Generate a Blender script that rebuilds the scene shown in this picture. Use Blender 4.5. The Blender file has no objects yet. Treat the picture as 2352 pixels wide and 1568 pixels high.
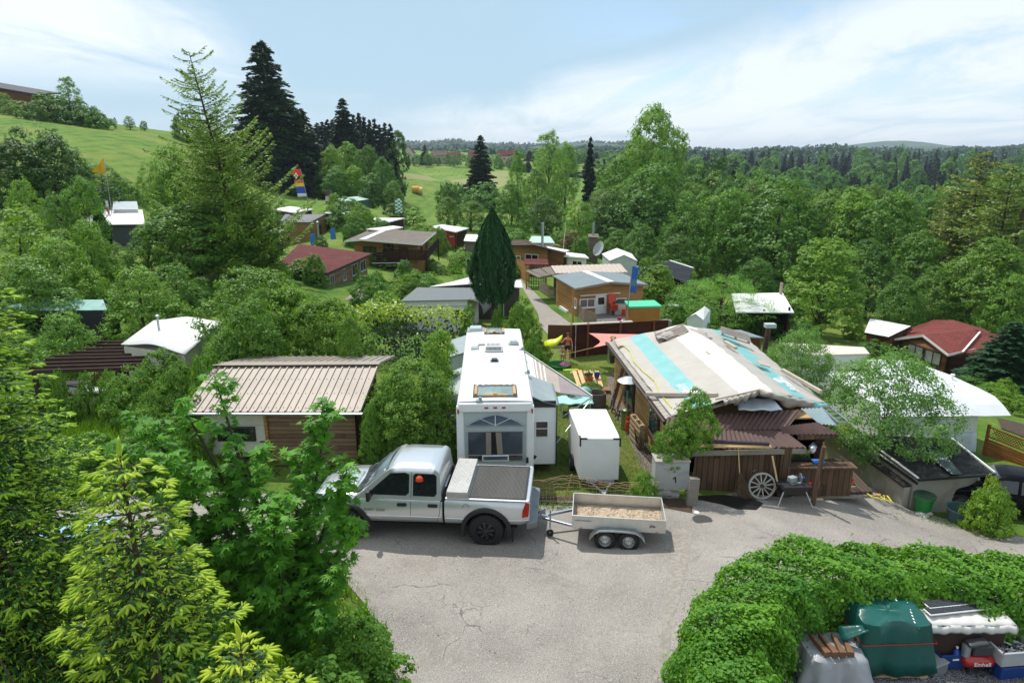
import bpy, bmesh, math, random
import numpy as np
from mathutils import Vector, Matrix
R=math.radians; PI=math.pi
SC=bpy.context.scene; COL=SC.collection
# ---------------- camera, sky, sun, exposure ----------------
PITCH=R(15.4); CH=10.2; F=1568.0; CP=math.cos(PITCH); SP=math.sin(PITCH)
cam=bpy.data.cameras.new("camera"); cam.lens=24; cam.sensor_width=36; cam.clip_end=20000; cam.clip_start=.1
co=bpy.data.objects.new("camera",cam); COL.objects.link(co); co.location=(0,0,CH); co.rotation_euler=(R(90)-PITCH,0,0)
SC.camera=co
SC.view_settings.view_transform='Standard'; SC.view_settings.look='None'; SC.view_settings.exposure=0.10; SC.view_settings.gamma=1
SC.cycles.max_bounces=6; SC.cycles.diffuse_bounces=3; SC.cycles.transmission_bounces=3; SC.cycles.transparent_max_bounces=6
SC.cycles.volume_bounces=0; SC.cycles.caustics_reflective=False; SC.cycles.caustics_refractive=False
SUN_EL=R(60); SUN_AZ=R(-28)   # azimuth from +Y, clockwise positive
w=bpy.data.worlds.new("World"); SC.world=w; w.use_nodes=True
def build_world():
 nt=w.node_tree; N=nt.nodes; L=nt.links; N.clear()
 out=N.new('ShaderNodeOutputWorld'); bg=N.new('ShaderNodeBackground'); bg.inputs[1].default_value=.145
 sky=N.new('ShaderNodeTexSky'); sky.sky_type='NISHITA'; sky.sun_disc=False; sky.sun_elevation=SUN_EL; sky.sun_rotation=SUN_AZ
 sky.altitude=600; sky.air_density=1.0; sky.dust_density=.4; sky.ozone_density=1.5
 tc=N.new('ShaderNodeTexCoord'); sep=N.new('ShaderNodeSeparateXYZ'); L.new(tc.outputs['Generated'],sep.inputs[0])
 def M(op,a,b=None,c=None):
  n=N.new('ShaderNodeMath'); n.operation=op
  for i,q in enumerate((a,b,c)):
   if q is None: continue
   if isinstance(q,(int,float)): n.inputs[i].default_value=q
   else: L.new(q,n.inputs[i])
  return n.outputs[0]
 X,Y,Z=sep.outputs
 zc=M('MAXIMUM',Z,0.0); den=M('ADD',zc,.09)
 u=M('DIVIDE',X,den); v=M('DIVIDE',Y,den)
 comb=N.new('ShaderNodeCombineXYZ'); L.new(u,comb.inputs[0]); L.new(v,comb.inputs[1])
 def noise(scale,det,rough,loc,sc,dist=0):
  mp=N.new('ShaderNodeMapping'); L.new(comb.outputs[0],mp.inputs[0]); mp.inputs['Location'].default_value=loc; mp.inputs['Scale'].default_value=sc; mp.inputs['Rotation'].default_value=(0,0,R(-24))
  n=N.new('ShaderNodeTexNoise'); n.inputs['Scale'].default_value=scale; n.inputs['Detail'].default_value=det; n.inputs['Roughness'].default_value=rough; n.inputs['Distortion'].default_value=dist
  L.new(mp.outputs[0],n.inputs[0]); return n.outputs[0]
 def ramp(x,a,b):
  n=N.new('ShaderNodeMapRange'); n.interpolation_type='SMOOTHSTEP'; L.new(x,n.inputs[0]) if not isinstance(x,float) else None
  n.inputs[1].default_value=a; n.inputs[2].default_value=b; return n.outputs[0]
 az=M('DIVIDE',X,M('MAXIMUM',Y,.05))
 n1=noise(.55,8,.60,(3.1,1.7,0),(1,.55,1),.6); n2=noise(1.2,9,.64,(7.7,4.2,0),(.8,.30,1),1.0); n3=noise(.30,3,.5,(1.3,9.1,0),(1,1,1),.2)
 # a bright bank at the upper left, and a broad white deck right of a slanting edge
 wob=M('MULTIPLY',M('SUBTRACT',n1,.5),.09)
 w2=ramp(M('ADD',M('SUBTRACT',M('MULTIPLY_ADD',az,.24,.080),Z),wob),-.02,.035)
 lf=M('MULTIPLY',ramp(M('ADD',M('SUBTRACT',-.225,M('ADD',az,Z)),wob),-.03,.08),ramp(Z,.05,.13))
 low=M('SUBTRACT',1,ramp(Z,.0,.07))
 tex=M('ADD',M('MULTIPLY',n2,.9),M('MULTIPLY',n3,.5))
 wh=M('MULTIPLY',M('MAXIMUM',M('MAXIMUM',lf,M('MULTIPLY',w2,.85)),M('MULTIPLY',low,.5)),ramp(tex,.38,.80))
 wh=M('ADD',wh,M('MULTIPLY',ramp(n1,.55,.75),.16))
 cm=N.new('ShaderNodeMix'); cm.data_type='RGBA'; cm.inputs[6].default_value=(3.25,4.6,5.6,1); cm.inputs[7].default_value=(6.8,7.1,7.4,1); L.new(wh,cm.inputs[0])
 gap=M('MULTIPLY',M('SUBTRACT',1,ramp(tex,.52,.74)),M('MULTIPLY',ramp(Z,.035,.08),ramp(az,-.02,.2)))
 mix=N.new('ShaderNodeMix'); mix.data_type='RGBA'; L.new(M('MULTIPLY_ADD',gap,.55,.10),mix.inputs[0]); L.new(sky.outputs[0],mix.inputs[7]); L.new(cm.outputs[2],mix.inputs[6])
 L.new(mix.outputs[2],bg.inputs[0]); L.new(bg.outputs[0],out.inputs[0])
build_world()
sl=bpy.data.lights.new("sun",'SUN'); sl.energy=3.9; sl.angle=R(.53); sl.color=(1,.955,.89)
so=bpy.data.objects.new("sun",sl); COL.objects.link(so)
sd=Vector((math.sin(SUN_AZ)*math.cos(SUN_EL),math.cos(SUN_AZ)*math.cos(SUN_EL),math.sin(SUN_EL)))
so.rotation_euler=sd.to_track_quat('Z','Y').to_euler(); so.location=(0,0,60)
# ---------------- placing helpers (picture coordinates 2352x1568 -> world) ----------------
def ray(px,py):
 a=(px-1176)/F; b=(784-py)/F
 return np.array((a, CP+b*SP, -SP+b*CP))
def W(px,py,D):
 d=ray(px,py); t=D/d[1]; return Vector((d[0]*t, D, CH+d[2]*t))
def Wz(px,py,z):
 d=ray(px,py); t=(z-CH)/d[2]; return Vector((d[0]*t,d[1]*t,z))
# ---------------- scene tree helpers ----------------
def tag(o,label=None,cat=None,group=None,kind=None):
 if label: o['label']=label
 if cat: o['category']=cat
 if group: o['group']=group
 if kind: o['kind']=kind
 return o
def thing(name,label,cat,loc=(0,0,0),rz=0,group=None,scale=1):
 o=bpy.data.objects.new(name,None); COL.objects.link(o); o.empty_display_size=.2
 o.location=loc; o.rotation_euler=(0,0,rz); o.scale=(scale,)*3 if not isinstance(scale,tuple) else scale
 return tag(o,label,cat,group)
def dup(root,loc,rz=None,label=None,group=None,scale=None,color=None):
 r=root.copy(); COL.objects.link(r); r.location=loc
 if rz is not None: r.rotation_euler=(0,0,rz)
 if scale is not None: r.scale=scale if isinstance(scale,tuple) else (scale,)*3
 if label: r['label']=label
 if group: r['group']=group
 for ch in list(root.children):
  c=ch.copy(); COL.objects.link(c); c.parent=r
  if color and c.name.startswith('crown'): c.color=color
  for g in list(ch.children):
   d=g.copy(); COL.objects.link(d); d.parent=c
 return r
class MB:
 def __init__(s): s.v=[]; s.f=[]; s.m=[]
 def add(s,vs,fs,mi=0):
  o=len(s.v); s.v+= [tuple(v) for v in vs]; s.f+=[tuple(o+i for i in f) for f in fs]; s.m+=[mi]*len(fs); return s
 def box(s,c,d,rz=0,mi=0,rx=0,ry=0):
  M=Matrix.Rotation(rz,3,'Z')@Matrix.Rotation(ry,3,'Y')@Matrix.Rotation(rx,3,'X'); h=[q/2 for q in d]
  vs=[Vector(c)+M@Vector((x*h[0],y*h[1],z*h[2])) for z in(-1,1) for x,y in((-1,-1),(1,-1),(1,1),(-1,1))]
  return s.add(vs,[(3,2,1,0),(4,5,6,7),(0,1,5,4),(1,2,6,5),(2,3,7,6),(3,0,4,7)],mi)
 def bb(s,x0,x1,y0,y1,z0,z1,mi=0): return s.box(((x0+x1)/2,(y0+y1)/2,(z0+z1)/2),(x1-x0,y1-y0,z1-z0),mi=mi)
 def hexa(s,b,t,mi=0): return s.add(list(b)+list(t),[(3,2,1,0),(4,5,6,7),(0,1,5,4),(1,2,6,5),(2,3,7,6),(3,0,4,7)],mi)
 def prism(s,poly,t0,t1,fn,mi=0):
  n=len(poly); vs=[fn(a,b,t0) for a,b in poly]+[fn(a,b,t1) for a,b in poly]
  return s.add(vs,[tuple(range(n))[::-1],tuple(range(n,2*n))]+[(i,(i+1)%n,n+(i+1)%n,n+i) for i in range(n)],mi)
 def bar(s,p0,p1,wd,ht,mi=0,up=(0,0,1)):
  p0=Vector(p0); p1=Vector(p1); d=(p1-p0).normalized(); u=Vector(up)
  if abs(d.dot(u))>.98: u=Vector((0,1,0))
  sd_=d.cross(u).normalized(); u=sd_.cross(d)
  c=lambda p:[p-sd_*wd/2-u*ht/2,p+sd_*wd/2-u*ht/2,p+sd_*wd/2+u*ht/2,p-sd_*wd/2+u*ht/2]
  vs=c(p0)+c(p1); return s.add(vs,[(3,2,1,0),(4,5,6,7),(0,1,5,4),(1,2,6,5),(2,3,7,6),(3,0,4,7)],mi)
 def tube(s,pts,r,n=6,mi=0,cap=True):
  pts=[Vector(p) for p in pts]; rs=r if isinstance(r,(list,tuple)) else [r]*len(pts); vs=[]; fs=[]
  pu=None
  for i,p in enumerate(pts):
   d=(pts[min(i+1,len(pts)-1)]-pts[max(i-1,0)])
   d=d.normalized() if d.length>1e-9 else Vector((0,0,1))
   if pu is None: pu=Vector((0,0,1)) if abs(d.z)<.9 else Vector((1,0,0))
   a=d.cross(pu).normalized(); b=a.cross(d); pu=b
   for k in range(n):
    t=2*PI*k/n; vs.append(p+(a*math.cos(t)+b*math.sin(t))*rs[i])
  for i in range(len(pts)-1):
   for k in range(n): fs.append((i*n+k,i*n+(k+1)%n,(i+1)*n+(k+1)%n,(i+1)*n+k))
  if cap: fs.append(tuple(range(n))[::-1]); fs.append(tuple(range((len(pts)-1)*n,len(pts)*n)))
  return s.add(vs,fs,mi)
 def lathe(s,prof,n=20,c=(0,0,0),mi=0,axis='z',M=None,cap=True):
  vs=[];fs=[]
  for r,z in prof:
   for k in range(n):
    t=2*PI*k/n; p=Vector((r*math.cos(t),r*math.sin(t),z))
    if axis=='y': p=Vector((p.x,p.z,p.y))
    if axis=='x': p=Vector((p.z,p.x,p.y))
    if M: p=M@p
    vs.append(p+Vector(c))
  for i in range(len(prof)-1):
   for k in range(n): fs.append((i*n+k,i*n+(k+1)%n,(i+1)*n+(k+1)%n,(i+1)*n+k))
  if cap and prof[0][0]>1e-4: fs.append(tuple(range(n))[::-1])
  if cap and prof[-1][0]>1e-4: fs.append(tuple(range((len(prof)-1)*n,len(prof)*n)))
  return s.add(vs,fs,mi)
 def quad(s,a,b,c,d,mi=0): return s.add([a,b,c,d],[(0,1,2,3)],mi)
 def slab(s,a,b,c,d,t,mi=0):   # quad with thickness downwards
  dn=Vector((0,0,-t)); q=[Vector(p) for p in(a,b,c,d)]; return s.hexa([p+dn for p in q],q,mi)
 def sheet(s,a,b,c,d,nu,nv,fn,mi=0): # bilinear grid displaced by fn(u,v)->Vector ; two-sided single skin
  a,b,c,d=[Vector(p) for p in(a,b,c,d)]; vs=[];fs=[]
  for j in range(nv+1):
   for i in range(nu+1):
    u=i/nu;v=j/nv; vs.append(a*(1-u)*(1-v)+b*u*(1-v)+c*u*v+d*(1-u)*v+fn(u,v))
  for j in range(nv):
   for i in range(nu):
    q=j*(nu+1)+i; fs.append((q,q+1,q+nu+2,q+nu+1))
  o=len(s.f); s.add(vs,fs,mi)
  if callable(mi): pass
  return s
 def build(s,name,mats,parent=None,smooth=None,bev=0,seg=2,solid=0,loc=None):
  me=bpy.data.meshes.new(name); me.from_pydata(s.v,[],s.f)
  if not isinstance(mats,(list,tuple)): mats=[mats]
  for m in mats: me.materials.append(m)
  if len(mats)>1: me.polygons.foreach_set('material_index',s.m)
  me.update()
  o=bpy.data.objects.new(name,me); COL.objects.link(o)
  if parent: o.parent=parent
  if loc: o.location=loc
  bm=bmesh.new(); bm.from_mesh(me); bmesh.ops.recalc_face_normals(bm,faces=bm.faces); bm.to_mesh(me); bm.free()
  if solid:
   md=o.modifiers.new('s','SOLIDIFY'); md.thickness=solid; md.offset=0
  if bev:
   md=o.modifiers.new('b','BEVEL'); md.width=bev; md.segments=seg; md.limit_method='ANGLE'; md.angle_limit=R(35)
  if smooth is not None:
   try:
    me.shade_smooth();
    me.set_sharp_from_angle(angle=R(smooth))
   except Exception: pass
  return o
# ---------------- materials ----------------
def h(s,k=1.0):
 s=s.lstrip('#'); c=[int(s[i:i+2],16)/255 for i in(0,2,4)]
 return tuple(k*(x/12.92 if x<.04045 else ((x+.055)/1.055)**2.4) for x in c)+(1,)
_mc={}
def nodes(name):
 m=bpy.data.materials.new(name); m.use_nodes=True; nt=m.node_tree
 return m,nt,nt.nodes,nt.links,nt.nodes['Principled BSDF']
def pm(name,col,rough=.6,metal=0,var=.12,scale=2.5,bump=0,bs=40,spec=.5,coat=0,stretch=(1,1,1),col2=None,mixr=(.45,.6)):
 if name in _mc: return _mc[name]
 m,nt,N,L,b=nodes(name); _mc[name]=m
 b.inputs['Roughness'].default_value=rough; b.inputs['Metallic'].default_value=metal; b.inputs['Specular IOR Level'].default_value=spec
 if coat: b.inputs['Coat Weight'].default_value=coat; b.inputs['Coat Roughness'].default_value=.08
 tc=N.new('ShaderNodeTexCoord'); mp=N.new('ShaderNodeMapping'); mp.inputs['Scale'].default_value=stretch; L.new(tc.outputs['Object'],mp.inputs[0])
 n=N.new('ShaderNodeTexNoise'); n.inputs['Scale'].default_value=scale; n.inputs['Detail'].default_value=6; n.inputs['Roughness'].default_value=.65; L.new(mp.outputs[0],n.inputs[0])
 r=N.new('ShaderNodeMapRange'); L.new(n.outputs[0],r.inputs[0]); r.inputs[1].default_value=.3 if col2 is None else mixr[0]; r.inputs[2].default_value=.7 if col2 is None else mixr[1]
 mx=N.new('ShaderNodeMix'); mx.data_type='RGBA'; L.new(r.outputs[0],mx.inputs[0])
 if col2 is None:
  mx.inputs[6].default_value=tuple(c*(1-var) for c in col[:3])+(1,); mx.inputs[7].default_value=tuple(min(1,c*(1+var)) for c in col[:3])+(1,)
 else: mx.inputs[6].default_value=col; mx.inputs[7].default_value=col2
 L.new(mx.outputs[2],b.inputs['Base Color'])
 if bump:
  n2=N.new('ShaderNodeTexNoise'); n2.inputs['Scale'].default_value=bs; n2.inputs['Detail'].default_value=4; L.new(mp.outputs[0],n2.inputs[0])
  bp=N.new('ShaderNodeBump'); bp.inputs['Strength'].default_value=bump; bp.inputs['Distance'].default_value=.02; L.new(n2.outputs[0],bp.inputs['Height']); L.new(bp.outputs[0],b.inputs['Normal'])
 return m
def planks(name,col,col2,wd=.15,axis='Z',rough=.8,gap=.06,length=2.2):
 """boards: stacked along `axis`; per-board tint, grain along the board, dark gaps"""
 if name in _mc: return _mc[name]
 m,nt,N,L,b=nodes(name); _mc[name]=m; b.inputs['Roughness'].default_value=rough; b.inputs['Specular IOR Level'].default_value=.2
 tc=N.new('ShaderNodeTexCoord'); sep=N.new('ShaderNodeSeparateXYZ'); L.new(tc.outputs['Object'],sep.inputs[0])
 def M(op,a,bb=None,c=None):
  n=N.new('ShaderNodeMath'); n.operation=op
  for i,q in enumerate((a,bb,c)):
   if q is None: continue
   if isinstance(q,(int,float)): n.inputs[i].default_value=q
   else: L.new(q,n.inputs[i])
  return n.outputs[0]
 ax={'X':0,'Y':1,'Z':2}[axis]; s=M('DIVIDE',sep.outputs[ax],wd); fl=M('FLOOR',s); fr=M('SUBTRACT',s,fl)
 if axis=='Z': al=M('ADD',sep.outputs[0],sep.outputs[1])
 else: al=sep.outputs[2] if axis=='X' else sep.outputs[0]
 al2=M('ADD',al,M('MULTIPLY',fl,1.37)); seg=M('FLOOR',M('DIVIDE',al2,length))
 cb=N.new('ShaderNodeCombineXYZ'); L.new(fl,cb.inputs[0]); L.new(seg,cb.inputs[1])
 wn=N.new('ShaderNodeTexWhiteNoise'); L.new(cb.outputs[0],wn.inputs[0])
 mp=N.new('ShaderNodeMapping'); L.new(tc.outputs['Object'],mp.inputs[0])
 mp.inputs['Scale'].default_value=(3,3,40) if axis=='Z' else ((40,40,3) if axis=='X' else (3,40,40))
 n=N.new('ShaderNodeTexNoise'); n.inputs['Scale'].default_value=1; n.inputs['Detail'].default_value=5; L.new(mp.outputs[0],n.inputs[0])
 f=M('ADD',M('MULTIPLY',wn.outputs[0],.55),M('MULTIPLY',M('SUBTRACT',n.outputs[0],.2),.75))
 mx=N.new('ShaderNodeMix'); mx.data_type='RGBA'; mx.inputs[6].default_value=col; mx.inputs[7].default_value=col2; L.new(f,mx.inputs[0])
 e=M('LESS_THAN',M('MINIMUM',fr,M('SUBTRACT',1,fr)),gap)
 mx2=N.new('ShaderNodeMix'); mx2.data_type='RGBA'; L.new(M('MULTIPLY',e,.8),mx2.inputs[0]); L.new(mx.outputs[2],mx2.inputs[6]); mx2.inputs[7].default_value=(.012,.009,.007,1)
 L.new(mx2.outputs[2],b.inputs['Base Color'])
 bp=N.new('ShaderNodeBump'); bp.inputs['Strength'].default_value=.5; bp.inputs['Distance'].default_value=.01; L.new(M('SUBTRACT',n.outputs[0],M('MULTIPLY',e,2)),bp.inputs['Height']); L.new(bp.outputs[0],b.inputs['Normal'])
 return m
def tiles(name,col,wd=.3,ht=.25,rough=.9,var=.25):
 if name in _mc: return _mc[name]
 m,nt,N,L,b=nodes(name); _mc[name]=m; b.inputs['Roughness'].default_value=rough; b.inputs['Specular IOR Level'].default_value=.25
 tc=N.new('ShaderNodeTexCoord'); br=N.new('ShaderNodeTexBrick'); L.new(tc.outputs['Object'],br.inputs[0]); br.inputs['Scale'].default_value=1
 br.inputs['Brick Width'].default_value=wd; br.inputs['Row Height'].default_value=ht; br.inputs['Mortar Size'].default_value=.012
 br.inputs['Color1'].default_value=tuple(c*(1-var) for c in col[:3])+(1,); br.inputs['Color2'].default_value=tuple(c*(1+var) for c in col[:3])+(1,); br.inputs['Mortar'].default_value=tuple(c*.4 for c in col[:3])+(1,)
 n=N.new('ShaderNodeTexNoise'); n.inputs['Scale'].default_value=1.2; n.inputs['Detail'].default_value=6; L.new(tc.outputs['Object'],n.inputs[0])
 mx=N.new('ShaderNodeMix'); mx.data_type='RGBA'; mx.blend_type='MULTIPLY'; mx.inputs[0].default_value=.5; L.new(br.outputs[0],mx.inputs[6]); L.new(n.outputs[1],mx.inputs[7])
 gm=N.new('ShaderNodeHueSaturation'); gm.inputs['Saturation'].default_value=.25; gm.inputs['Value'].default_value=1.8; L.new(n.outputs[1],gm.inputs['Color']); L.new(gm.outputs[0],mx.inputs[7])
 L.new(mx.outputs[2],b.inputs['Base Color']); return m
def glass(name='window_glass',col=(.012,.015,.018,1),rough=.05):
 if name in _mc: return _mc[name]
 m,nt,N,L,b=nodes(name); _mc[name]=m; b.inputs['Base Color'].default_value=col; b.inputs['Roughness'].default_value=rough; b.inputs['Specular IOR Level'].default_value=.8
 tc=N.new('ShaderNodeTexCoord'); n=N.new('ShaderNodeTexNoise'); n.inputs['Scale'].default_value=1.5; L.new(tc.outputs['Object'],n.inputs[0])
 mx=N.new('ShaderNodeMix'); mx.data_type='RGBA'; L.new(n.outputs[0],mx.inputs[0]); mx.inputs[6].default_value=tuple(c*.5 for c in col[:3])+(1,); mx.inputs[7].default_value=tuple(c*1.7 for c in col[:3])+(1,); L.new(mx.outputs[2],b.inputs['Base Color']); return m
def leafmat(name,col,col2,trans=.38,rough=.5,spec=.35,hue=.0):
 if name in _mc: return _mc[name]
 m,nt,N,L,b=nodes(name); _mc[name]=m
 b.inputs['Roughness'].default_value=rough; b.inputs['Specular IOR Level'].default_value=spec
 g=N.new('ShaderNodeNewGeometry'); oi=N.new('ShaderNodeObjectInfo')
 tc=N.new('ShaderNodeTexCoord'); n=N.new('ShaderNodeTexNoise'); n.inputs['Scale'].default_value=.8; n.inputs['Detail'].default_value=3; L.new(tc.outputs['Object'],n.inputs[0])
 ad=N.new('ShaderNodeMath'); ad.operation='MULTIPLY_ADD'; L.new(g.outputs['Random Per Island'],ad.inputs[0]); ad.inputs[1].default_value=.6
 sb=N.new('ShaderNodeMath'); sb.operation='MULTIPLY_ADD'; L.new(n.outputs[0],sb.inputs[0]); sb.inputs[1].default_value=1.2; sb.inputs[2].default_value=-.4; L.new(sb.outputs[0],ad.inputs[2])
 mx=N.new('ShaderNodeMix'); mx.data_type='RGBA'; mx.inputs[6].default_value=col; mx.inputs[7].default_value=col2; L.new(ad.outputs[0],mx.inputs[0])
 mu=N.new('ShaderNodeMix'); mu.data_type='RGBA'; mu.blend_type='MULTIPLY'; mu.inputs[0].default_value=1; L.new(mx.outputs[2],mu.inputs[6]); L.new(oi.outputs['Color'],mu.inputs[7])
 L.new(mu.outputs[2],b.inputs['Base Color'])
 tr=N.new('ShaderNodeBsdfTranslucent'); hs=N.new('ShaderNodeMix'); hs.data_type='RGBA'; hs.blend_type='MULTIPLY'; hs.inputs[0].default_value=1; L.new(mu.outputs[2],hs.inputs[6]); hs.inputs[7].default_value=(1.5,1.45,.7,1); L.new(hs.outputs[2],tr.inputs[0])
 ms=N.new('ShaderNodeMixShader'); ms.inputs[0].default_value=trans; L.new(b.outputs[0],ms.inputs[1]); L.new(tr.outputs[0],ms.inputs[2])
 L.new(ms.outputs[0],N['Material Output'].inputs[0]); return m
bark=pm('bark',h('4a3d30',.8),.95,var=.35,scale=6,bump=.6,bs=25,stretch=(1,1,.3))
white=pm('white_panel',(.78,.79,.78,1),.35,var=.04,scale=1.5)
steel=pm('galvanised_steel',h('a9b0b4'),.38,metal=.8,var=.12,scale=8)
chrome=pm('chrome',h('d8dadc'),.12,metal=1,var=.05)
rubber=pm('tyre_rubber',(.012,.012,.013,1),.75,var=.3,scale=12)
black=pm('black_plastic',(.012,.012,.013,1),.5,var=.2)
dark=pm('dark_interior',(.006,.006,.006,1),.9,var=.2)
# ---------------- terrain ----------------
CPT=[(0,-12,.7),(-15,-12,1),(18,-12,1.2),(-30,-10,1.5),(40,-10,-1),(0,5,.4),(-8,8,.35),(-14,10,.3),(8,8,.85),(11,9,.85),(5,9,.5),(0,12,.1),(14,12,0),(6,10.4,.86),(8,10.6,.86),(10,10.6,.84),(12,10,.8),(8,11.6,.72),(5,9.5,.8),(4.2,11,.62),(9,13.6,-.05),(20,12,-1.5),(-8,14,.1),
 (-3,16,0),(0,16,0),(4,16.5,0),(-9,17,0),(-14,18,0),(-20,17,.5),(7.5,18.6,-.25),(10,18.5,-.6),(-1,22,-.4),(2.5,21,-.35),(4,24,-.5),(4,30,-.8),(-2,28,-.8),(-8,24,-.3),(7,26,-.8),(10,22,-.9)]
def cp(px,py,D): p=W(px,py,D); CPT.append((p.x,p.y,p.z))
for a in [(2120,1168,22),(2200,1215,20.2),(2352,1250,19),(2230,1049,28),(2352,1000,30),(1300,835,36),(1420,715,49),(1255,760,44),(1200,650,66),(1465,640,85),(1040,605,90),(1030,572,100),(1340,592,85),(842,648,62),
 (935,629,72),(93,973,26.7),(400,800,36),(100,760,40),(522,640,52),(250,560,70),(230,530,75),(0,700,38),(0,430,85),(330,405,100),(150,430,88),(0,262,150),(240,294,150),(350,304,160),(470,320,200),(640,420,160),(760,440,170),(860,480,130),
 (910,397,330),(1100,388,400),(930,505,150),(1120,490,165),(1000,450,220),(1000,371,450),(1400,560,130),(2170,844,50),(2195,715,75),(1900,700,80),(1650,640,100),(1700,600,130),(2352,760,70),(2352,860,50),(1900,860,40),(750,500,110),(750,560,90),(714,558,94),(680,566,90),(640,560,100),(800,470,130)]: cp(*a)
CPT+=[(-110,260,17),(-60,300,13),(-200,260,20),(-300,600,16),(0,900,9),(-50,1600,14),(700,1600,-20),(-600,1600,24),(100,350,-14),(150,280,-26),(80,200,-16),(170,480,-12),(90,560,-2),(300,600,-20),(150,600,-8),(250,350,-28),(400,900,-22),(-150,100,22),(-120,60,18),(-60,30,5),(-40,5,2.5),(70,30,-7),(120,80,-12),(200,200,-22),(60,90,-9)]
_P=np.array(CPT);
def _warp(x,y):
 yy=np.maximum(y,-25)+40; return np.stack([x/yy*2.2,np.log(yy)],-1)
_Q=_warp(_P[:,0],_P[:,1]);
def _U(r2): return .5*r2*np.log(r2+1e-12)
_n=len(_Q); _K=_U(((_Q[:,None]-_Q[None])**2).sum(-1))+np.eye(_n)*2e-4
_A=np.zeros((_n+3,_n+3)); _A[:_n,:_n]=_K; _A[:_n,_n]=1; _A[:_n,_n+1:]=_Q; _A[_n,:_n]=1; _A[_n+1:,:_n]=_Q.T
_S=np.linalg.solve(_A,np.concatenate([_P[:,2],np.zeros(3)]))
def Hn(x,y):
 q=_warp(np.asarray(x,float).ravel(),np.asarray(y,float).ravel()); out=np.empty(len(q))
 for i in range(0,len(q),20000):
  s=q[i:i+20000]; out[i:i+20000]=_U(((s[:,None]-_Q[None])**2).sum(-1))@_S[:_n]+_S[_n]+s@_S[_n+1:]
 return out
def Hs(x,y): return float(Hn([x],[y])[0])
def G(px,py,tmax=3000):
 d=ray(px,py); ts=np.geomspace(6,tmax,500); z=CH+d[2]*ts; g=Hn(d[0]*ts,d[1]*ts); k=np.nonzero(z<g)[0]
 if len(k)==0: return Vector((d[0]*300,d[1]*300,Hs(d[0]*300,d[1]*300)))
 k=k[0]; a,b=ts[max(k-1,0)],ts[k]
 for _ in range(14):
  m=(a+b)/2
  if CH+d[2]*m<Hs(d[0]*m,d[1]*m): b=m
  else: a=m
 return Vector((d[0]*b,d[1]*b,Hs(d[0]*b,d[1]*b)))
def gz(x,y,dz=0): return Vector((x,y,Hs(x,y)+dz))
def grass_mat(name,a,b_,c,sc=.25):
 m,nt,N,L,b=nodes(name); b.inputs['Roughness'].default_value=.9; b.inputs['Specular IOR Level'].default_value=.15
 tc=N.new('ShaderNodeTexCoord')
 def nz(s,d=6,r=.65):
  n=N.new('ShaderNodeTexNoise'); n.inputs['Scale'].default_value=s; n.inputs['Detail'].default_value=d; n.inputs['Roughness'].default_value=r; L.new(tc.outputs['Object'],n.inputs[0]); return n.outputs[0]
 def mr(x,lo,hi):
  n=N.new('ShaderNodeMapRange'); L.new(x,n.inputs[0]); n.inputs[1].default_value=lo; n.inputs[2].default_value=hi; return n.outputs[0]
 def mix(f,x,y):
  n=N.new('ShaderNodeMix'); n.data_type='RGBA'; L.new(f,n.inputs[0])
  for i,q in((6,x),(7,y)):
   if isinstance(q,tuple): n.inputs[i].default_value=q
   else: L.new(q,n.inputs[i])
  return n.outputs[2]
 x=mix(mr(nz(sc,8),.4,.6),a,b_); x=mix(mr(nz(sc*.12,5),.48,.62),x,c)
 wv=N.new('ShaderNodeTexWave'); wv.inputs['Scale'].default_value=.11; wv.inputs['Distortion'].default_value=3; wv.inputs['Detail'].default_value=3; L.new(tc.outputs['Object'],wv.inputs[0]); x=mix(mr(wv.outputs[1],.3,2.2),x,c)
 x=mix(mr(nz(.9,6,.75),.52,.85),x,h('7f8d44',.65))
 dk=tuple(q*.45 for q in a[:3])+(1,); x=mix(mr(nz(6,4,.8),.5,.75),x,dk)
 L.new(x,b.inputs['Base Color']); bp=N.new('ShaderNodeBump'); bp.inputs['Strength'].default_value=1; bp.inputs['Distance'].default_value=.15; L.new(nz(5,6,.8),bp.inputs['Height']); L.new(bp.outputs[0],b.inputs['Normal']); return m
M_grass=grass_mat('meadow_grass',h('527f2a',.78),h('769a3a',.8),h('949f4e',.78),.35)
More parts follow.
